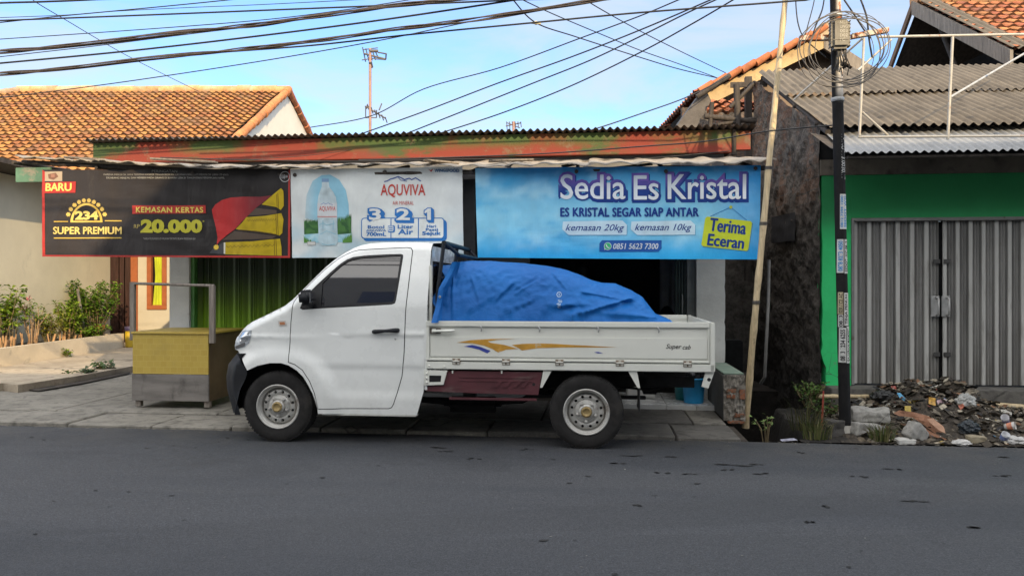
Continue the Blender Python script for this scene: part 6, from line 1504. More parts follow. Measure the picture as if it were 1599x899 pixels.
# ------------------------------------------------------------------ houses behind
TC2 = [(.42, .13, .05), (.46, .16, .06), (.36, .11, .05), (.50, .18, .065)]
oh = thing('old_house', 'old gabled house with lit bargeboards rising behind the grey asbestos roof', 'house', W, (5, 14, 0))
P = lambda px, py, Y: Vector(((px - CX) / F * Y, Y, CH + (HY - py) / F * Y))
YG = 13.2
ap, lf_, rt_ = P(1286, 54, YG), P(1088, 152, YG), P(1400, 128, YG)
q = MB(); g0 = P(1098, 158, YG + .3); q.prism([(lf_.x + .35, 1.0), (rt_.x + .4, 1.0), (rt_.x, rt_.z - .12), (ap.x, ap.z - .12), (lf_.x + .35, lf_.z + .05)], YG + .45, YG + .6, 0); q.build('gable_wall', M('brown_plaster', (.21, .155, .115), .9, var=.2, vs=2, dirt=((.12, .09, .07), 3, .5, .7)), oh)
MAT_BARGE = M('weathered_bargeboard', (.46, .33, .17), .85, 0, .2, 3, .2, 20, dirt=((.25, .17, .10), 5, .55, .75))
def board(a, b_, h, d, y0, name, mat, par):
    q = MB(); dv = Vector((0, 0, -h)); q.add([a, b_, b_ + dv, a + dv] + [p + Vector((0, d, 0)) for p in (a, b_, b_ + dv, a + dv)], [[0, 3, 2, 1], [4, 5, 6, 7], [0, 1, 5, 4], [3, 7, 6, 2], [1, 2, 6, 5], [0, 4, 7, 3]]); return q.build(name, mat, par)
board(lf_, ap, .24, .06, 0, 'bargeboard', MAT_BARGE, oh); board(ap + Vector((.01, .0, 0)), rt_, .24, .06, 0, 'bargeboard', MAT_WOODGREY, oh)
q = MB()
dl = (ap - lf_); L_ = dl.length
tiles(q, lf_ + Vector((-.05, -.12, .03)), (0, 1, 0), dl, 4.2, L_, .2, .24, TC2, None, 0, 7); 
q.quad(lf_ + Vector((0, .07, -.02)), ap + Vector((0, .07, -.02)), ap + Vector((0, 4.2, -.02)), lf_ + Vector((0, 4.2, -.02)), 1); q.quad(ap + Vector((0, .07, -.02)), rt_ + Vector((0, .07, -.02)), rt_ + Vector((0, 4.2, -.02)), ap + Vector((0, 4.2, -.02)), 1)
orf = q.build('roof', [tile_mat('old_tiles', (.12, .07, .05), .6), MAT_WOODDK], oh)
q = MB(); ridge(q, ap + Vector((0, -.1, .06)), ap + Vector((0, 4.2, .06)), .12, col=(.40, .30, .2)); q.build('ridge_cap', tile_mat('old_ridge', (.4, .33, .25), .5), orf)
q = MB(); n = 9
for k in range(n): a = lf_.lerp(ap, (k + .2) / n) + Vector((-.03, -.10, .05)); q.tube([a, lf_.lerp(ap, (k + 1.15) / n) + Vector((-.03, -.10, .09))], [.065, .055], 8, 0, True, (.44, .15, .06))
q.build('verge_tiles', tile_mat('old_verge', (.14, .08, .05), .5), orf)
# its lower lean-to with a small patch of tiles and a tarred gutter board
lt = thing('lean_to', 'dark tumbledown lean-to with a small patch of orange tiles above the shop roof end', 'lean-to', W, (3.6, 12.2, 0))
q = MB(); o_ = P(1104, 178, 11.9); e2 = P(1181, 178, 11.9); up_ = P(1112, 150, 12.6) - P(1104, 178, 11.9); up_.x = 0
tiles(q, o_, (1, 0, 0), up_, e2.x - o_.x + .1, .75, .17, .2, [(.46, .15, .055), (.40, .12, .05)], None, 0, 9, .05); q.build('tile_patch', tile_mat('patch_tiles', (.2, .1, .06), .5), lt)
q = MB(); q.prism([((P(1050, 206, 11.8)).x, P(1050, 206, 11.8).z), (P(1082, 206, 11.8).x, P(1082, 206, 11.8).z), (P(1108, 160, 11.8).x, P(1108, 160, 11.8).z), (P(1100, 143, 11.8).x, P(1100, 143, 11.8).z), (P(1090, 150, 11.8).x, P(1090, 150, 11.8).z), (P(1062, 188, 11.8).x, P(1062, 188, 11.8).z)], 11.7, 12.0, 0); q.build('gutter_board', M('tarred_board', (.10, .09, .085), .8, 0, .35, 5, .4, 20), lt)
q = MB()
for (a, b_, r_) in (((1100, 182), (1182, 190), .04), ((1108, 205), (1112, 160), .035), ((1150, 132), (1153, 215), .05), ((1140, 168), (1180, 128), .03), ((1120, 195), (1190, 184), .03), ((1088, 152), (1140, 118), .04)): q.tube([P(*a, 11.6), P(*b_, 11.6)], r_, 6)
q.build('timber', MAT_WOODDK, lt)
q = MB(); q.box(P(1078, 200, 12.3).x, P(1215, 200, 12.3).x, 12.9, 13.0, 1, P(1100, 168, 12.9).z, 0); q.build('back_wall', MAT_ROUGH, lt)

fh = thing('tiled_house', 'far right house with orange tiled roof and open dark gable', 'house', W, (10, 13.5, 0))
EY, RY = 11.6, 14.4; XL = 7.72
ez = CH + (HY - 80) / F * EY; rz2 = CH + (HY - 2) / F * RY; evv = Vector((0, RY - EY, rz2 - ez)); Lf = evv.length
q = MB(); tiles(q, (XL - .05, EY, ez), (1, 0, 0), evv, 7, Lf, .21, .26, TC2 + [(.50, .21, .07)], None, 0, 15); q.quad((XL, EY, ez - .06), (XL + 7, EY, ez - .06), (XL + 7, RY, rz2 - .06), (XL, RY, rz2 - .06), 1); q.quad((XL, RY, rz2 - .06), (XL + 7, RY, rz2 - .06), (XL + 7, RY + 1.6, rz2 - 1.7), (XL, RY + 1.6, rz2 - 1.7), 1); frf = q.build('roof', [tile_mat('orange_tiles', (.13, .07, .05), .65), MAT_WOODDK], fh)
q = MB(); ridge(q, (XL - .1, RY, rz2 + .03), (XL + 7, RY, rz2 + .03), .14, col=(.44, .24, .12)); q.build('ridge_cap', tile_mat('orange_ridge', (.4, .3, .22), .6), frf)
q = MB()                                     # grey corrugated strip laid along the verge
eu_ = evv.normalized(); nn_ = Vector((1, 0, 0)).cross(eu_)
def vst(u, v): p = Vector((XL - .12 + u * .40, EY, ez)) + eu_ * (v * Lf * .97 - .05) + nn_ * (.07 + .02 * math.sin(u * 2 * math.pi * 3)); return p
q.grid(vst, 44, 8); q.build('verge_sheet', MAT_ASB, fh)
a, b_ = Vector((XL - .14, EY - .05, ez - .0)), Vector((XL - .14, RY, rz2 - .0))
def boardY(a, b_, h, d, mat, par, name):
    q = MB(); dv = Vector((0, 0, -h)); dd = Vector((d, 0, 0)); q.add([a, b_, b_ + dv, a + dv, a + dd, b_ + dd, b_ + dv + dd, a + dv + dd], [[0, 1, 2, 3], [7, 6, 5, 4], [0, 4, 5, 1], [3, 2, 6, 7], [1, 5, 6, 2], [0, 3, 7, 4]]); return q.build(name, mat, par)
boardY(a, b_, .26, .05, MAT_WOODGREY, fh, 'bargeboard'); boardY(b_, Vector((XL - .14, RY + 1.6, rz2 - 1.75)), .16, .05, M('brown_barge', (.16, .10, .065), .85, var=.3), fh, 'bargeboard')
q = MB(); q.box(XL + 1.2, XL + 1.3, EY, RY + 1.4, 1, rz2 - 1.0); q.box(XL + .2, XL + 7, EY + .5, EY + .6, 1, ez + .05)
q.build('inner_wall', MAT_DARK, fh)
q = MB()
for k in range(6): y = lerp(EY + .5, RY, k / 5); zz_ = lerp(ez, rz2, (y - EY) / (RY - EY)) - .12; q.tube([(XL - .1, y, zz_), (XL + 1.2, y, zz_)], .03, 5)
q.tube([(XL + .3, EY + .2, ez - .15), (XL + .3, RY + 1.3, ez - .15)], .05, 6); q.tube([(XL + .3, (EY + RY) / 2 + .4, ez - .2), (XL + .3, RY, rz2 - .2)], .05, 6); q.build('rafter', MAT_WOODDK, fh)
q = MB(); q.box(XL - .1, XL + .02, EY + .3, EY + 1.2, ez - .95, ez - .12); q.build('gable_panel', MAT_WOODGREY, fh)

# row of buildings across the road, behind the photographer: its roofs throw the evening shade
ro = thing('opposite_building', 'two storey plastered building on the other side of the road', 'building', S, (6, -13, 0))
q = MB(); HB = 8.85
q.box(-14, 1.6, -20, -11.6, 0, 7.2); q.prism([(1.6, 0), (34, 0), (34, 9.2), (9.6, 9.2), (9.3, HB), (2.9, HB), (1.6, 7.2)], -20, -11.61, 0); q.build('wall', MAT_CREAM, ro)
q = MB()
for k in range(14): x = -8 + k * 3.0; q.box(x, x + 1.2, -11.6, -11.55, 1.0, 2.4, 0, .02); q.box(x, x + 1.2, -11.6, -11.55, 4.4, 5.9, 0, .02)
q.build('window', MAT_GLASS, ro)
q = MB(); q.box(6, 30, -11.9, -11.0, 3.2, 3.4); q.build('canopy', MAT_CONC_DK, ro)

# ------------------------------------------------------------------ television aerials
def aerial(name, lbl, px, pyb, pyt, Y, parts):
    r0 = P(px, pyb, Y); rt = thing(name, lbl, 'aerial', W, r0); q = MB(); q.tube([r0 + Vector((0, 0, -1.0)), P(px, pyt, Y)], .025 * Y / 14, 6); q.build('mast', M('rusty_mast', (.36, .22, .18), .8, var=.2), rt)
    for nm, segs in parts:
        q = MB()
        for a, b_, r_ in segs: q.tube([P(*a, Y - .02), P(*b_, Y + .05)], r_, 5)
        q.build(nm, M('grey_aerial', (.11, .10, .10), .6, .3), rt)
up_s = [((568, 84), (603, 93), .018), ((590, 82), (604, 84.5), .014), ((603, 84), (602.5, 93), .014), ((584, 92), (602, 93.5), .012)] + [((566 + k * 5.2, 72 + k * 2 + 2), (571 + k * 5.2, 97 - k), .011) for k in range(5)] + [((566, 78), (590, 75), .010), ((565, 94), (586, 91), .010), ((577, 80), (590, 80), .03), ((578, 97), (580, 106), .035)]
lo_s = [((570, 166), (602, 185), .014), ((571, 184), (588, 184), .010), ((588, 172), (588, 184), .01), ((571, 166), (571, 184), .01)] + [((574 + k * 5.5, 164 + k * 3.8), (577 + k * 5.5, 173 + k * 3.6 - 8 + 9), .010) for k in range(6)] + [((572, 170), (574, 163), .012), ((592, 172), (596, 162), .012)]
aerial('television_aerial', 'tall twin television aerial on a rusty mast rising above the shop roof', 578, 214, 76, 14, (('upper_array', up_s), ('lower_array', lo_s)))
aerial('television_aerial', 'small television aerial just showing above the shop roof ridge', 802, 212, 190, 18, (('array', [((790, 197), (814, 192), .014), ((792, 192), (812, 200), .012)] + [((791 + k * 4.4, 190), (792 + k * 4.4, 204 - k), .010) for k in range(6)]),))

# ------------------------------------------------------------------ overhead cables
def cable(lbl, pts, Y0, Y1, r=.009, strands=0, mat=None, ext=True, group=None, name='cable'):
    """pts in px, depth running from Y0 at the first to Y1 at the last; Catmull-Rom through them"""
    x0, x1 = pts[0][0], pts[-1][0]; W3 = []
    for (x, y) in pts: k = (x - x0) / (x1 - x0) if x1 != x0 else 0; W3.append(P(x, y, lerp(Y0, Y1, k)))
    if ext: d = (W3[-1] - W3[-2]); W3.append(W3[-1] + d * (1.5 / max(.5, d.length)) + Vector((0, 0, .1)))
    out = []; n = len(W3)
    for i in range(n - 1):
        p0, p1, p2, p3 = W3[max(i - 1, 0)], W3[i], W3[i + 1], W3[min(i + 2, n - 1)]
        for j in range(8):
            t = j / 8; out.append(.5 * ((2 * p1) + (p2 - p0) * t + (2 * p0 - 5 * p1 + 4 * p2 - p3) * t * t + (3 * p1 - p0 - 3 * p2 + p3) * t ** 3))
    out.append(W3[-1]); q = MB()
    if strands:
        L = [0]
        for a, b_ in zip(out, out[1:]): L.append(L[-1] + (b_ - a).length)
        fine = []; tot = L[-1]; ns = 160
        for i in range(ns + 1):
            l = tot * i / ns; k = 0
            while k < len(L) - 2 and L[k + 1] < l: k += 1
            fine.append((l, out[k].lerp(out[k + 1], (l - L[k]) / max(1e-6, L[k + 1] - L[k]))))
        for s_ in range(strands):
            ph = s_ * 6.28 / strands; rr_ = r * (1.0 + .3 * (s_ % 2)); q.tube([p + Vector((0, math.cos(l * 2.3 + ph + 2.5 * nz(l * .6, s_)) * rr_, math.sin(l * 2.3 + ph + 2.5 * nz(l * .6, s_)) * rr_ * 1.2 + .006 * nz(l * 1.2, s_, 3))) for l, p in fine], r * .62, 5)
    else: q.tube(out, r, 5)
    b0 = out[0]
    return q.build(name, mat or MAT_CABLE, None, W, base=b0, label=lbl, cat='cable', group=group)
MAT_BUNDLE = M('cable_bundle', (.060, .045, .040), .6, 0, .4, 9)
cable('thick twisted cable bundle, upper of the two crossing the sky', [(-40, 85), (0, 81), (100, 72), (200, 61), (300, 49), (400, 39), (500, 25), (600, 12), (700, 0), (800, -14)], 8.2, 7.3, .0125, 5, MAT_BUNDLE)
cable('thick twisted cable bundle, lower of the two crossing the sky', [(-40, 119), (0, 115.5), (110, 106), (220, 93), (310, 84), (400, 75), (500, 63), (600, 49), (700, 36), (800, 22), (930, 1), (1050, -20)], 8.2, 7.2, .0115, 5, MAT_BUNDLE)
cable('black cable at the top left corner of the sky', [(-40, 8), (0, 5), (70, 3), (140, 0), (240, -6)], 8.2, 8, .011)
cable('black cable running level from the left above the upper bundle', [(-40, 34), (0, 32.5), (200, 25), (400, 17), (600, 9), (800, .5), (900, -5)], 8.2, 7.3, .009)
cable('thin cable rising from the left edge to the top edge', [(-40, 39), (0, 35.5), (100, 25), (250, 11), (360, 0), (450, -10)], 8.2, 7.9, .006)
cable('hair thin wire nearly level with the cable above the upper bundle', [(-40, 30), (0, 28), (100, 24), (180, 18), (300, 12), (400, 8), (560, 0), (650, -5)], 8.6, 8, .004)
cable('thin wire rising just above the upper twisted bundle', [(-40, 64), (0, 61.5), (200, 48), (400, 32.5), (530, 17), (640, 0), (700, -10)], 8.4, 7.6, .005)
cable('cable running between the two twisted bundles', [(-40, 102), (0, 99), (200, 80), (400, 57), (600, 31), (800, 1), (900, -15)], 8.3, 7.3, .010)
cable('thin wire rising close under the upper twisted bundle', [(-40, 94), (0, 89), (80, 80), (150, 72), (300, 53), (400, 41)], 8.3, 7.9, .005, ext=False)
cable('thin wire passing over the left tiled roof to the top edge', [(-40, 158), (0, 153), (180, 130), (400, 97), (590, 64), (740, 33), (906, 2), (960, -8)], 9.5, 7.4, .006)
cable('black cable leaving the lower bundle for the bamboo pole top', [(310, 84), (400, 78), (500, 70), (644, 54), (831, 36), (1000, 20), (1225, 3), (1280, -4)], 8.0, 7.0, .009)
cable('diagonal service wire from the top left to the tiled roof', [(45, -6), (58, 5), (100, 30), (200, 88), (310, 143)], 9, 16, .006, ext=False)
cable('service wire from the far left roof gable up to the right', [(400, 150), (485, 199), (580, 181), (662, 139), (780, 106), (906, 60), (1000, 25), (1060, 0), (1090, -12)][1:], 11, 7.4, .007)
cable('service wire, second of the four rising from the shop roof', [(556, 212), (660, 175), (775, 131), (890, 90), (1000, 47), (1110, 0), (1140, -14)], 10, 7.4, .008)
cable('service wire, third of the four rising from the shop roof', [(624, 213), (720, 175), (830, 131), (920, 95), (1000, 57), (1070, 22), (1118, 0), (1150, -14)], 10, 7.4, .008)
cable('service wire, rightmost of the four rising from the shop roof', [(675, 212), (780, 178), (890, 135), (1000, 82), (1080, 38), (1145, 0), (1170, -16)], 10, 7.4, .008)
cable('wire dropping right from a small white insulator', [(793, -10), (801, 0), (837, 36), (900, 58), (1000, 90), (1060, 108), (1120, 122)], 7.4, 11.4, .007, ext=False)
cable('wire dropping right, crossing the middle of the service wires', [(806, -8), (816, 0), (870, 25), (944, 56), (1000, 79), (1060, 100), (1118, 121)], 7.4, 11.4, .006, ext=False)
cable('wire dropping right from the top edge to the lean-to post', [(910, -6), (925, 7), (1000, 49), (1070, 84), (1133, 114)], 7.4, 11.4, .006, ext=False)
cable('cable slung from the lean-to roof down to the shop roof', [(1137, 119), (1100, 139), (1060, 157), (1000, 178), (950, 195), (905, 209)][::-1], 9.6, 11.4, .009, ext=False)
cable('slack black wire sagging across the red and green fascia', [(560, 250), (700, 246), (850, 240), (1000, 229), (1100, 221), (1200, 205), (1300, 196)], 8.6, 7.2, .007, ext=False)
cable('thin slack wire hanging along the fascia on its left half', [(380, 250), (480, 243), (560, 232), (640, 215)], 9.2, 9.6, .004, ext=False)
cable('thin wire along the fascia above the white banner', [(250, 246), (400, 250), (560, 252), (760, 248), (960, 250), (1140, 236)], 9.0, 8.8, .006, ext=False)
cable('wire curving down the left of the pole from the top edge', [(1243, -10), (1243, 10), (1247, 40), (1258, 62), (1290, 90)], 7.3, 7.2, .006, ext=False)
cable('thin wire slanting to the coils from the top edge left of the pole', [(1273, -10), (1270, 8), (1262, 38), (1256, 60)], 7.3, 7.2, .005, ext=False)
cable('pair of black wires dropping to the terminal box left of the pole', [(1288, -10), (1284, 15), (1274, 40), (1268, 58)], 7.3, 7.2, .006, strands=2, ext=False)
cable('wire dropping from the top edge right of the pole to the coils', [(1340, -10), (1348, 10), (1354, 30), (1357, 60), (1362, 90)], 7.2, 7.1, .009, ext=False)
cable('wire from the pole top slanting down right over the coils', [(1318, 0), (1335, 25), (1350, 48), (1360, 60)], 7.2, 7.15, .008, ext=False)
ins = P(837, 36, 7.8); q = MB(); bm = bmesh.new(); bmesh.ops.create_icosphere(bm, subdivisions=2, radius=.022); q.frombm(bm, 0, None, True, Matrix.Translation(ins)); q.tube([ins + Vector((-.05, 0, .0)), ins + Vector((.05, 0, -.01))], .011, 8); q.build('insulator', M('cream_insulator', (.55, .48, .30), .4), None, W, label='small cream insulator on a wire in the open sky', cat='insulator')

# lines on the far side of the road; they show mirrored in the pickup's side glass
for k, (z0, sg) in enumerate(((4.6, .35), (4.85, .3), (5.0, .4), (5.6, .3), (5.75, .35), (6.3, .3), (6.6, .25))):
    q = MB(); q.tube([S.w(s_, -5.6 - .12 * k, z0 + sg * ((s_ / 14) ** 2) - .012 * s_) for s_ in [lerp(-16, 14, i / 40) for i in range(41)]], .012 + .008 * (k % 3 == 0), 5); q.build('cable', MAT_CABLE, None, W, label='overhead cable on the far side of the road behind the photographer', cat='cable')
# ------------------------------------------------------------------ rubbish on the verge in front of the shutter
rs0, rs1 = S.hit(1335, 690, .05)[0], S.hit(1599, 690, .05)[0] + 2.5
def mh(s, t):
    px = lerp(1335, 1599, (s - rs0) / (S.hit(1599, 690, .05)[0] - rs0))
    crest = curve_at([(1300, .03), (1380, .06), (1430, .18), (1470, .33), (1510, .40), (1590, .41), (1625, .29), (1660, .16), (1710, .09), (1780, .07), (1900, .07)], px)
    return max(0.005, .88 * crest * smooth(-.02, 1.25, t) * smooth(1.72, 1.50, t) * (1 + .25 * nz(s * 4, t * 4)) + .05 * nz(s * 7, t * 7, 2) * smooth(0, .3, t) + .025 * nz(s * 18, t * 18, 4) * smooth(0, .2, t) + .012 * smooth(0, .1, t))
rnd = random.Random(33); q = MB()
q.grid(lambda u, v: (lerp(rs0 - .12, rs1, u), lerp(.02, 1.74, v) + .03 * nz(u * 40, 3) * (1 - v), mh(lerp(rs0 - .12, rs1, u), lerp(.02, 1.74, v)) - .004), 220, 70, 0, False)
# every face needs a colour for the shared material
q.c = [(.045 * k, .036 * k, .027 * k) for k in [rnd.uniform(.5, 1.7) for _ in q.f]]; q.hascol = True
DC = [(.05, .04, .03)] * 9 + [(.12, .095, .068)] * 9 + [(.25, .215, .165)] * 9 + [(.36, .32, .255)] * 5 + [(.50, .48, .44)] * 2 + [(.17, .09, .05)] * 4 + [(.025, .025, .028)] * 6 + [(.25, .07, .05), (.06, .17, .3), (.34, .25, .07)] + [(.13, .11, .085)] * 9
for k in range(4300):
    s = rnd.uniform(rs0 + .05, rs1 - .2); t = rnd.uniform(.04, 1.66)
    if rnd.random() > .25 + .9 * min(1, mh(s, t) / .18) and t > .1: continue
    col_ = rnd.choice(DC); z_ = mh(s, t) + rnd.uniform(.0, .018); L = rnd.uniform(.008, .042) * rnd.choice((1, 1, 1, 1.7)) * (.5 if max(col_) - min(col_) > .15 else 1); wd_ = L * rnd.uniform(.25, .9); a = rnd.uniform(0, 6.28); tilt = rnd.uniform(-.7, .7)
    e = Vector((math.cos(a), math.sin(a), rnd.uniform(-.5, .6))).normalized(); f_ = e.cross(Vector((0, 0, 1))).normalized(); f_ = (f_ + Vector((0, 0, tilt))).normalized(); c_ = Vector((s, t, z_)); up = e.cross(f_); b_ = rnd.uniform(-.3, .3) * L; kk = rnd.uniform(.6, 1.35)
    th = up * .004
    vs = [c_ - e * L - f_ * wd_, c_ - f_ * wd_ * rnd.uniform(.7, 1.2) + up * b_, c_ + e * L - f_ * wd_ * rnd.uniform(.3, 1), c_ + e * L * rnd.uniform(.8, 1.1) + f_ * wd_, c_ + f_ * wd_ * rnd.uniform(.8, 1.3) + up * b_, c_ - e * L * rnd.uniform(.7, 1) + f_ * wd_ * rnd.uniform(.4, 1)]
    q.add(vs, [[0, 1, 4, 5], [1, 2, 3, 4]], 0, [x * kk for x in col_], False)
m = NT('mixed_litter'); c = m.mix(1, m.attr(), m.mix(m.ramp(m.noise(30, 5, .7), .3, .7), (.6, .6, .6), (1.25, 1.25, 1.2)), 'MULTIPLY'); m.set(Base_Color=c, Roughness=.85); m.bump(m.noise(40, 6, .7), .6, .015); MAT_LITTER = m.mat
q.build('rubbish_heap', MAT_LITTER, None, S, label='heap of mixed rubbish and humus in front of the grey shutter', cat='rubbish', kind='stuff')
def rock(name, lbl, px, py, t, dim, rot, mat, seed, rough=.03, cat='block', sub=12, lift=0.0, tilt=0.0):
    bm = bmesh.new(); bmesh.ops.create_cube(bm, size=1); bmesh.ops.subdivide_edges(bm, edges=bm.edges[:], cuts=sub, use_grid_fill=True)
    for v in bm.verts:
        p = v.co.copy(); r_ = p.copy()
        for i in range(3): r_[i] *= 1 - .05 * (abs(p[(i + 1) % 3]) * 2) ** 12 - .05 * (abs(p[(i + 2) % 3]) * 2) ** 12
        w_ = Vector((r_.x * dim[0], r_.y * dim[1], r_.z * dim[2])); n_ = nz(w_.x * 7 + seed, w_.y * 7, w_.z * 7) * rough + nz(w_.x * 22 + seed, w_.y * 22, w_.z * 22) * rough * .4
        v.co = w_ + r_.normalized() * n_
    g_ = S.hit(px, py, t); q = MB(); q.frombm(bm, 0, None, False, Matrix.Translation((g_[0], t, max(g_[1], dim[2] / 2 - .01) + lift)) @ Matrix.Rotation(R(rot), 4, 'Z') @ Matrix.Rotation(R(tilt), 4, 'Y')); return q.build(name, mat, None, S, label=lbl, cat=cat)
MAT_BLOCK = concrete('broken_concrete', (.26, .25, .23), (.36, .35, .32), (.15, .145, .13), sc=3)
rock('concrete_block', 'broken grey concrete block lying on top of another beside the pole', 1358, 647, .42, (.33, .26, .115), -14, MAT_BLOCK, 1)
rock('concrete_block', 'lower concrete block tilted under the other beside the pole', 1346, 668, .36, (.32, .28, .12), 24, MAT_BLOCK, 5, tilt=8)
rock('stone_slab', 'flat grey stone slab leaning at the front of the rubbish heap', 1428, 676, .16, (.20, .10, .16), 30, MAT_BLOCK, 9, .025, 'stone', tilt=40)
rock('stone', 'pale broken stone at the road edge under the rubbish heap', 1413, 690, .06, (.17, .10, .05), 10, M('pale_stone', (.45, .44, .41), .9, bump=.3), 13, .02, 'stone')
rock('stone', 'dark stone sitting against the foot of the utility pole', 1303, 668, .30, (.16, .14, .16), 20, M('dark_stone', (.07, .065, .06), .95, bump=.5), 17, .03, 'stone')
rock('stone', 'tan flat stone at the front right of the rubbish heap', 1524, 685, .10, (.16, .10, .06), 5, M('tan_stone', (.26, .22, .15), .9, bump=.4), 23, .02, 'stone')
def sheet(name, lbl, pts, t, mat, seed, amp=.03, cat='cardboard', dt=.25):
    """crumpled sheet filling the px polygon, leaning back over the heap"""
    while t > .05 and mh(S.hit(pts[0][0], 650, t)[0], t) > min(S.hit(px, py, t)[1] for px, py in pts) + .02: t -= .03
    P_ = [S.hit(px, py, t) for px, py in pts]; tri = tessellate_polygon([[Vector((*p, 0)) for p in P_]]); bm = bmesh.new(); bv = [bm.verts.new((*p, 0)) for p in P_]
    for x in tri: bm.faces.new([bv[i] for i in x])
    for ax, st in ((0, .03), (1, .03)):
        lo = min(p[ax] for p in P_); hi = max(p[ax] for p in P_); k = lo + st; nrm = Vector((1, 0, 0)) if ax == 0 else Vector((0, 1, 0))
        while k < hi: bmesh.ops.bisect_plane(bm, geom=bm.verts[:] + bm.edges[:] + bm.faces[:], plane_co=nrm * k, plane_no=nrm); k += st
    zb_ = min(p[1] for p in P_); ht = max(p[1] for p in P_) - zb_
    for v in bm.verts: x, z_ = v.co.x, v.co.y; v.co = Vector((x, t + (z_ - zb_) / max(.01, ht) * dt + amp * nz(x * 8 + seed, z_ * 8) + amp * .5 * nz(x * 22, z_ * 22 + seed), z_))
    bmesh.ops.recalc_face_normals(bm, faces=bm.faces[:]); q = MB(); q.frombm(bm, 0, None, False); return q.build(name, mat, None, S, label=lbl, cat=cat)
MAT_CARD = M('wet_cardboard', (.24, .115, .065), .85, 0, .35, 6, .4, 30, dirt=((.10, .05, .03), 6, .5, .7))
MAT_CARDL = M('pale_cardboard', (.34, .20, .13), .85, 0, .3, 8, .3, 30)
sheet('cardboard', 'brown wet cardboard folded over the middle of the rubbish heap', [(1407, 650), (1418, 646), (1440, 648), (1462, 654), (1476, 668), (1480, 686), (1466, 680), (1452, 668), (1436, 656), (1416, 654)], .30, MAT_CARD, 2, .04, dt=.2)
sheet('cardboard', 'paler torn cardboard flap at the centre of the rubbish heap', [(1454, 656), (1466, 656), (1477, 667), (1476, 676), (1468, 672), (1458, 662)], .22, MAT_CARDL, 5, .03, dt=.1)
sheet('cardboard', 'orange brown cardboard strip hanging to the road edge', [(1440, 662), (1452, 672), (1468, 681), (1480, 686), (1476, 688), (1456, 680), (1442, 670)], .14, MAT_CARD, 8, .02, dt=.08)
def lump(name, lbl, px, py, t, r, mat, seed, cat='bag', sq=(1, .8, .8)):
    bm = bmesh.new(); bmesh.ops.create_icosphere(bm, subdivisions=4, radius=1)
    for v in bm.verts: v.co *= 1 + .28 * nz(v.co.x * 2 + seed, v.co.y * 2, v.co.z * 2) + .20 * abs(nz(v.co.x * 5 + seed, v.co.y * 5, v.co.z * 5)) - .05
    while t > .06 and mh(S.hit(px, py, t)[0], t) > S.hit(px, py, t)[1]: t -= .03
    g_ = S.hit(px, py, t); q = MB(); q.frombm(bm, 0, None, False, Matrix.Translation((g_[0], t, g_[1])) @ Matrix.Diagonal((r * sq[0], r * sq[1], r * sq[2], 1))); return q.build(name, mat, None, S, label=lbl, cat=cat)
MAT_BAGB = M('blue_black_bag', (.022, .03, .038), .3, 0, .4, 12, .6, 30)
lump('plastic_bag', 'knotted blue black plastic bag on the right part of the heap', 1513, 667, .28, .085, MAT_BAGB, 1)
lump('plastic_bag', 'clear crumpled plastic bag on the upper right of the heap', 1508, 628, 1.1, .085, M('clear_bag', (.36, .36, .34), .2, 0, .3, 9, .5, 30), 4, sq=(1.1, .8, 1))
lump('plastic_bag', 'thin grey plastic bag lying at the far right road edge', 1590, 688, .12, .10, M('grey_bag', (.48, .47, .45), .4, 0, .2, 9, .4, 30), 7, sq=(1.3, .8, .4))
lump('plastic_bag', 'dark glossy bag near the top left of the heap', 1381, 618, 1.15, .10, M('black_bag2', (.02, .02, .02), .4, 0, .3, 9, .6, 30), 9, sq=(1.3, .8, .6))
lump('plastic_bag', 'white flimsy bag at the road edge in front of the heap', 1502, 691, .08, .06, M('white_bag', (.5, .49, .47), .45, 0, .2, 9, .4, 30), 12, sq=(1.4, .8, .5))
def wrapper(name, lbl, pts, t, col, seed, cat='wrapper', rough=.4): return sheet(name, lbl, pts, t, M('printed_film', col, rough, 0, .35, 40, .3, 40), seed, .02, cat, .02)
wrapper('wrapper', 'bright blue wrapper high on the rubbish heap', [(1402, 614), (1407, 613.5), (1414, 622), (1412, 626.5), (1405, 621)], 1.0, (.08, .33, .55), 1)
wrapper('wrapper', 'white and pink wrapper near the top of the heap', [(1463, 625), (1478, 623), (1481, 629), (1464, 631)], .85, (.60, .42, .46), 2)
wrapper('wrapper', 'orange and yellow snack wrapper in the upper middle of the heap', [(1452, 620), (1463, 622), (1461, 633), (1450, 630)], .85, (.50, .27, .04), 3)
wrapper('wrapper', 'mustard label scrap left of centre on the heap', [(1414, 634), (1424, 634), (1423, 643), (1413, 642)], .62, (.42, .30, .04), 4)
wrapper('wrapper', 'yellow and brown packet near the heap crest', [(1425, 624), (1440, 623), (1439, 629), (1427, 630)], .85, (.40, .29, .06), 6)
wrapper('wrapper', 'red striped scrap on the right shoulder of the heap', [(1497, 633), (1505, 630), (1508, 635), (1500, 640)], .7, (.50, .16, .10), 7)
wrapper('wrapper', 'small red bit of packaging on the top left of the heap', [(1392, 603), (1399, 602), (1400, 608), (1393, 609)], 1.25, (.35, .08, .06), 9)
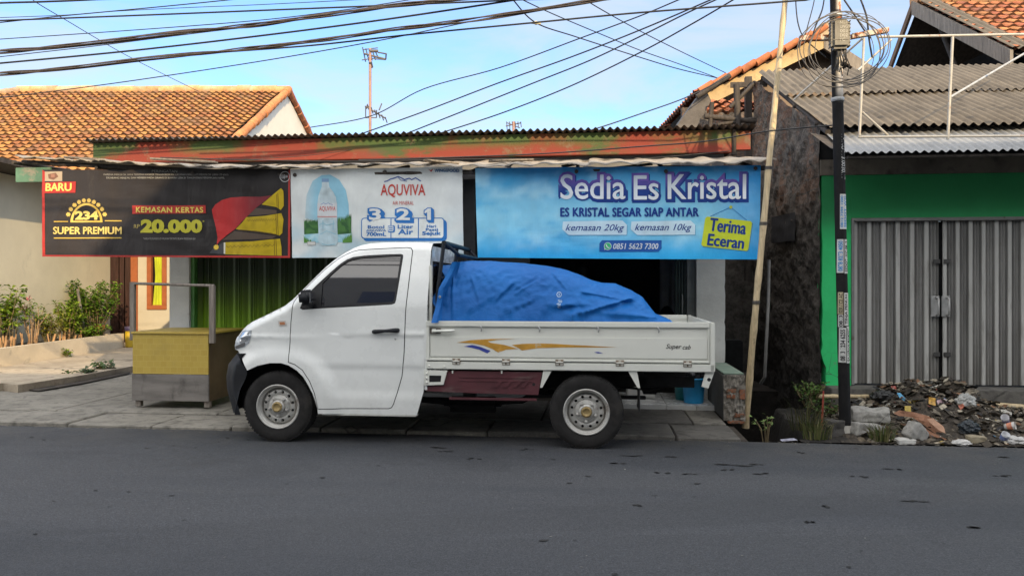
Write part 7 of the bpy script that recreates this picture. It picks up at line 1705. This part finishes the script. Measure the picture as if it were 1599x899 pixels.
def cup(lbl, px, py, t, col, col2, rot, r=.035, h=.085):
    g_ = S.hit(px, py, t); c_ = thing('paper_cup', lbl, 'cup', S, (g_[0], t, g_[1] - r)); mt = Matrix.Translation((g_[0], t, g_[1])) @ Matrix.Rotation(R(rot), 4, 'Y') @ Matrix.Rotation(R(35), 4, 'X')
    q = MB(); q.lathe([(.001, -h / 2), (r * .8, -h / 2), (r, h / 2), (r * .94, h / 2), (r * .75, -h / 2 + .006), (.001, -h / 2 + .006)], (0, 0, 0), 'z', 20); q.v = [mt @ v for v in q.v]; q.build('cup', M('cup_card', col, .6, var=.15, vs=20), c_)
    q = MB(); q.lathe([(r * .86, -h * .25), (r * .98, h * .25)], (0, 0, 0), 'z', 20); q.v = [mt @ (v * 1.015) for v in q.v]; q.build('printed_band', M('cup_band', col2, .6, var=.3, vs=60), c_)
cup('small white cup with a blue band at the right front of the heap', 1568, 682, .10, (.55, .56, .58), (.15, .19, .36), 10)
cup('white cup with an orange rim lying right of the black bag', 1577, 665, .30, (.55, .53, .5), (.52, .20, .12), 70)
cup('crushed white cup with violet print on the far right of the heap', 1570, 655, .45, (.55, .54, .56), (.22, .2, .34), -30)
def plank(lbl, a, b_, t0_, t1_, r, mat, name='bamboo_pole'):
    p, p2 = S.hit(*a, t0_), S.hit(*b_, t1_); q = MB(); n = 14; P_ = [Vector((lerp(p[0], p2[0], k / n), lerp(t0_, t1_, k / n), lerp(p[1], p2[1], k / n))) for k in range(n + 1)]; q.tube(P_, [r * (1.12 if k % 4 == 0 else 1) for k in range(n + 1)], 8); return q.build(name, mat, None, S, label=lbl, cat='pole')
plank('bamboo cane lying along the shutter threshold on the right', (1500, 627), (1660, 641), 1.60, 1.55, .030, MAT_BAMBOO)
plank('bamboo cane lying behind the black pole over the ditch edge', (1276, 618.5), (1362, 619), 1.45, 1.62, .024, MAT_BAMBOO)
# verge between ditch and heap
q = MB(); vs0 = S.ground(1232, 690)[0]; q.grid(lambda u, v: (lerp(S.ground(1250, 688)[0] + .12 * nz(v * 4, 2), rs0 + .1, u), lerp(.01, 1.6, v), .0 + .05 * smooth(0, .3, v) + .05 * nz(u * 5, v * 6) * smooth(0, .2, v) - .5 * smooth(.25, 0, u) * smooth(.05, .15, v) - .0), 40, 40, 0, False); q.build('verge', MAT_MUD, None, S, kind='structure', base=(rs0, .5, 0))
def tuft(lbl, px, py, t, n, h, cols, seed, spread=.09):
    g_ = S.hit(px, py, t); rnd = random.Random(seed); q = MB()
    for k in range(n):
        a = rnd.uniform(0, 6.28); r_ = spread * rnd.random(); b0 = Vector((g_[0] + r_ * math.cos(a), t + r_ * math.sin(a) * .6, g_[1])); hh = h * rnd.uniform(.4, 1.1); d = Vector((math.cos(a) * rnd.uniform(.1, .9), math.sin(a) * rnd.uniform(.1, .6), 0)) * hh; w_ = rnd.uniform(.0025, .005); c = rnd.choice(cols); kk = rnd.uniform(.6, 1.3)
        sd_ = Vector((-math.sin(a), math.cos(a), 0)) * w_ + Vector((w_ * .6, 0, 0)); p1 = b0 + d * .35 + Vector((0, 0, hh * .6)); p2 = b0 + d + Vector((0, 0, hh * rnd.uniform(.7, 1.0)))
        q.add([b0 - sd_, b0 + sd_, p1 + sd_ * .8, p1 - sd_ * .8, p2], [[0, 1, 2, 3], [3, 2, 4]], 0, [x * kk for x in c], False)
    return q.build('grass_tuft', MAT_LEAF, None, S, label=lbl, cat='grass')
GC = [(.09, .12, .035), (.14, .16, .06), (.20, .18, .09)]
tuft('dry green grass tuft between the concrete blocks and the heap', 1377, 688, .10, 150, .20, GC, 1, .11)
tuft('thin grass tuft at the ditch edge left of the pole', 1276, 685, .12, 120, .26, GC, 2, .13)
tuft('long dark grass blades over the ditch left of the pole', 1258, 672, .35, 70, .38, [(.06, .07, .03), (.12, .11, .05)], 3, .15)
plant('weed', 'leafy green weed growing at the foot of the rough wall beside the green front', (S.hit(1262, 622, 1.5)[0], 1.5, S.hit(1262, 628, 1.5)[1] - .05), .2, .26, 16, 14, .06, .03, [(.07, .14, .025), (.10, .17, .03)], 31, fr=S, bare=.1)
plant('weed', 'small weed under the bamboo cane beside the pole foot', (S.hit(1285, 640, 1.2)[0], 1.2, S.hit(1285, 645, 1.2)[1] - .05), .2, .2, 10, 10, .08, .04, [(.05, .09, .02)], 33, fr=S, bare=.1)
plant('weed', 'thin sapling with pale leaves rising out of the dark ditch', (S.hit(1196, 690, .12)[0], .12, -.04), .13, .26, 4, 7, .06, .035, [(.16, .24, .07)], 35, fr=S, bare=.3)
q = MB(); a, b_ = S.hit(1286, 610, .5), S.hit(1283, 675, .5); q.prism([(a[0] - .008, a[1]), (a[0] + .006, a[1]), (b_[0] + .012, b_[1]), (b_[0] - .012, b_[1])], .5, .503); q.build('ribbon', M('red_ribbon', (.35, .06, .04), .6), None, S, label='faded red ribbon hanging over the ditch left of the black pole', cat='ribbon')
wrapper('wrapper', 'lilac plastic scrap at the road edge beside the ditch', [(1218, 686), (1240, 684), (1246, 687), (1222, 689)], .03, (.42, .42, .52), 11)
# chips, leaves and wet specks scattered on the asphalt
q = MB(); rnd = random.Random(55)
for k in range(170):
    s = rnd.uniform(-5, 6.5); t = -.1 - 4.2 * rnd.random() ** 1.5; L = rnd.uniform(.008, .03); a = rnd.uniform(-.5, .5); c_ = Vector((s, t, .0065)); e = Vector((math.cos(a), math.sin(a), 0)) * L; f_ = Vector((-math.sin(a), math.cos(a), 0)) * L * rnd.uniform(.3, .7); col = rnd.choice([(.016, .016, .017)] * 7 + [(.18, .17, .16)] * 3 + [(.36, .35, .33)])
    if col[0] > .1: e *= .35; f_ *= .5
    n = 7; q.add([c_ + e * math.cos(i * 6.28 / n) * rnd.uniform(.6, 1.2) + f_ * math.sin(i * 6.28 / n) * rnd.uniform(.6, 1.2) for i in range(n)], [list(range(n))], 0, col, False)
for k in range(420):                         # grit and dust gathered along the edge of the road
    s = rnd.uniform(-7, 6.5); t = -.03 - abs(rnd.gauss(0, .09)); L = rnd.uniform(.004, .014); c_ = Vector((s, t, .0075)); n = 5; kk = rnd.uniform(.5, 1.5); z1_ = rnd.uniform(0, .004)
    q.add([c_ + Vector((L * math.cos(i * 6.28 / n) * rnd.uniform(.6, 1.3), L * .8 * math.sin(i * 6.28 / n), z1_ * (i % 2))) for i in range(n)], [list(range(n))], 0, (.15 * kk, .135 * kk, .11 * kk), False)
for s, t, L in [(rnd.uniform(.6, 5.2), -rnd.uniform(.3, 2.6), rnd.uniform(.03, .07)) for _ in range(22)] + [(1.9, -1.0, .14), (1.1, -.75, .08), (2.05, -1.25, .06), (-.6, -.62, .10), (-.5, -.75, .07), (2.9, -1.9, .08), (.2, -.6, .05), (3.1, -1.0, .06), (1.3, -1.3, .05), (-.2, -1.0, .05)]:
    for j in range(4): o = Vector((rnd.uniform(-L, L), rnd.uniform(-.02, .02), 0)); n = 9; q.add([Vector((s, t, .0068)) + o + Vector((L * .5 * math.cos(i * 6.28 / n) * rnd.uniform(.4, 1.2), .014 * math.sin(i * 6.28 / n) * rnd.uniform(.5, 1.3), 0)) for i in range(n)], [list(range(n))], 0, (.012, .012, .013), False)
q.build('road_specks', MAT_LITTER, None, S, label='dark wet specks and pale chips scattered over the asphalt', cat='litter', kind='stuff', base=(0, 0, 0))

# ------------------------------------------------------------------ groups of repeats
GROUPS = {'banner': 'printed banners hung under the awning', 'cable': 'overhead cables and service wires', 'weed': 'weeds by the roadside and yard', 'shrub': 'shrubs in the flower bed',
          'flowering_plant': 'flowering plants in the flower bed', 'plastic_bag': 'plastic bags on the rubbish heap', 'wrapper': 'wrappers on the rubbish heap', 'cardboard': 'cardboard pieces on the rubbish heap',
          'paper_cup': 'paper cups on the rubbish heap', 'concrete_block': 'concrete blocks beside the pole', 'stone': 'stones on the verge', 'grass_tuft': 'grass tufts on the verge',
          'television_aerial': 'television aerials above the shop roof', 'bucket': 'buckets behind the pickup', 'plant': 'plants in the flower bed'}
for o in list(COL.objects):
    if o.parent is None and 'category' in o:
        g = GROUPS.get(o.name.split('.')[0])
        if g: o['group'] = g
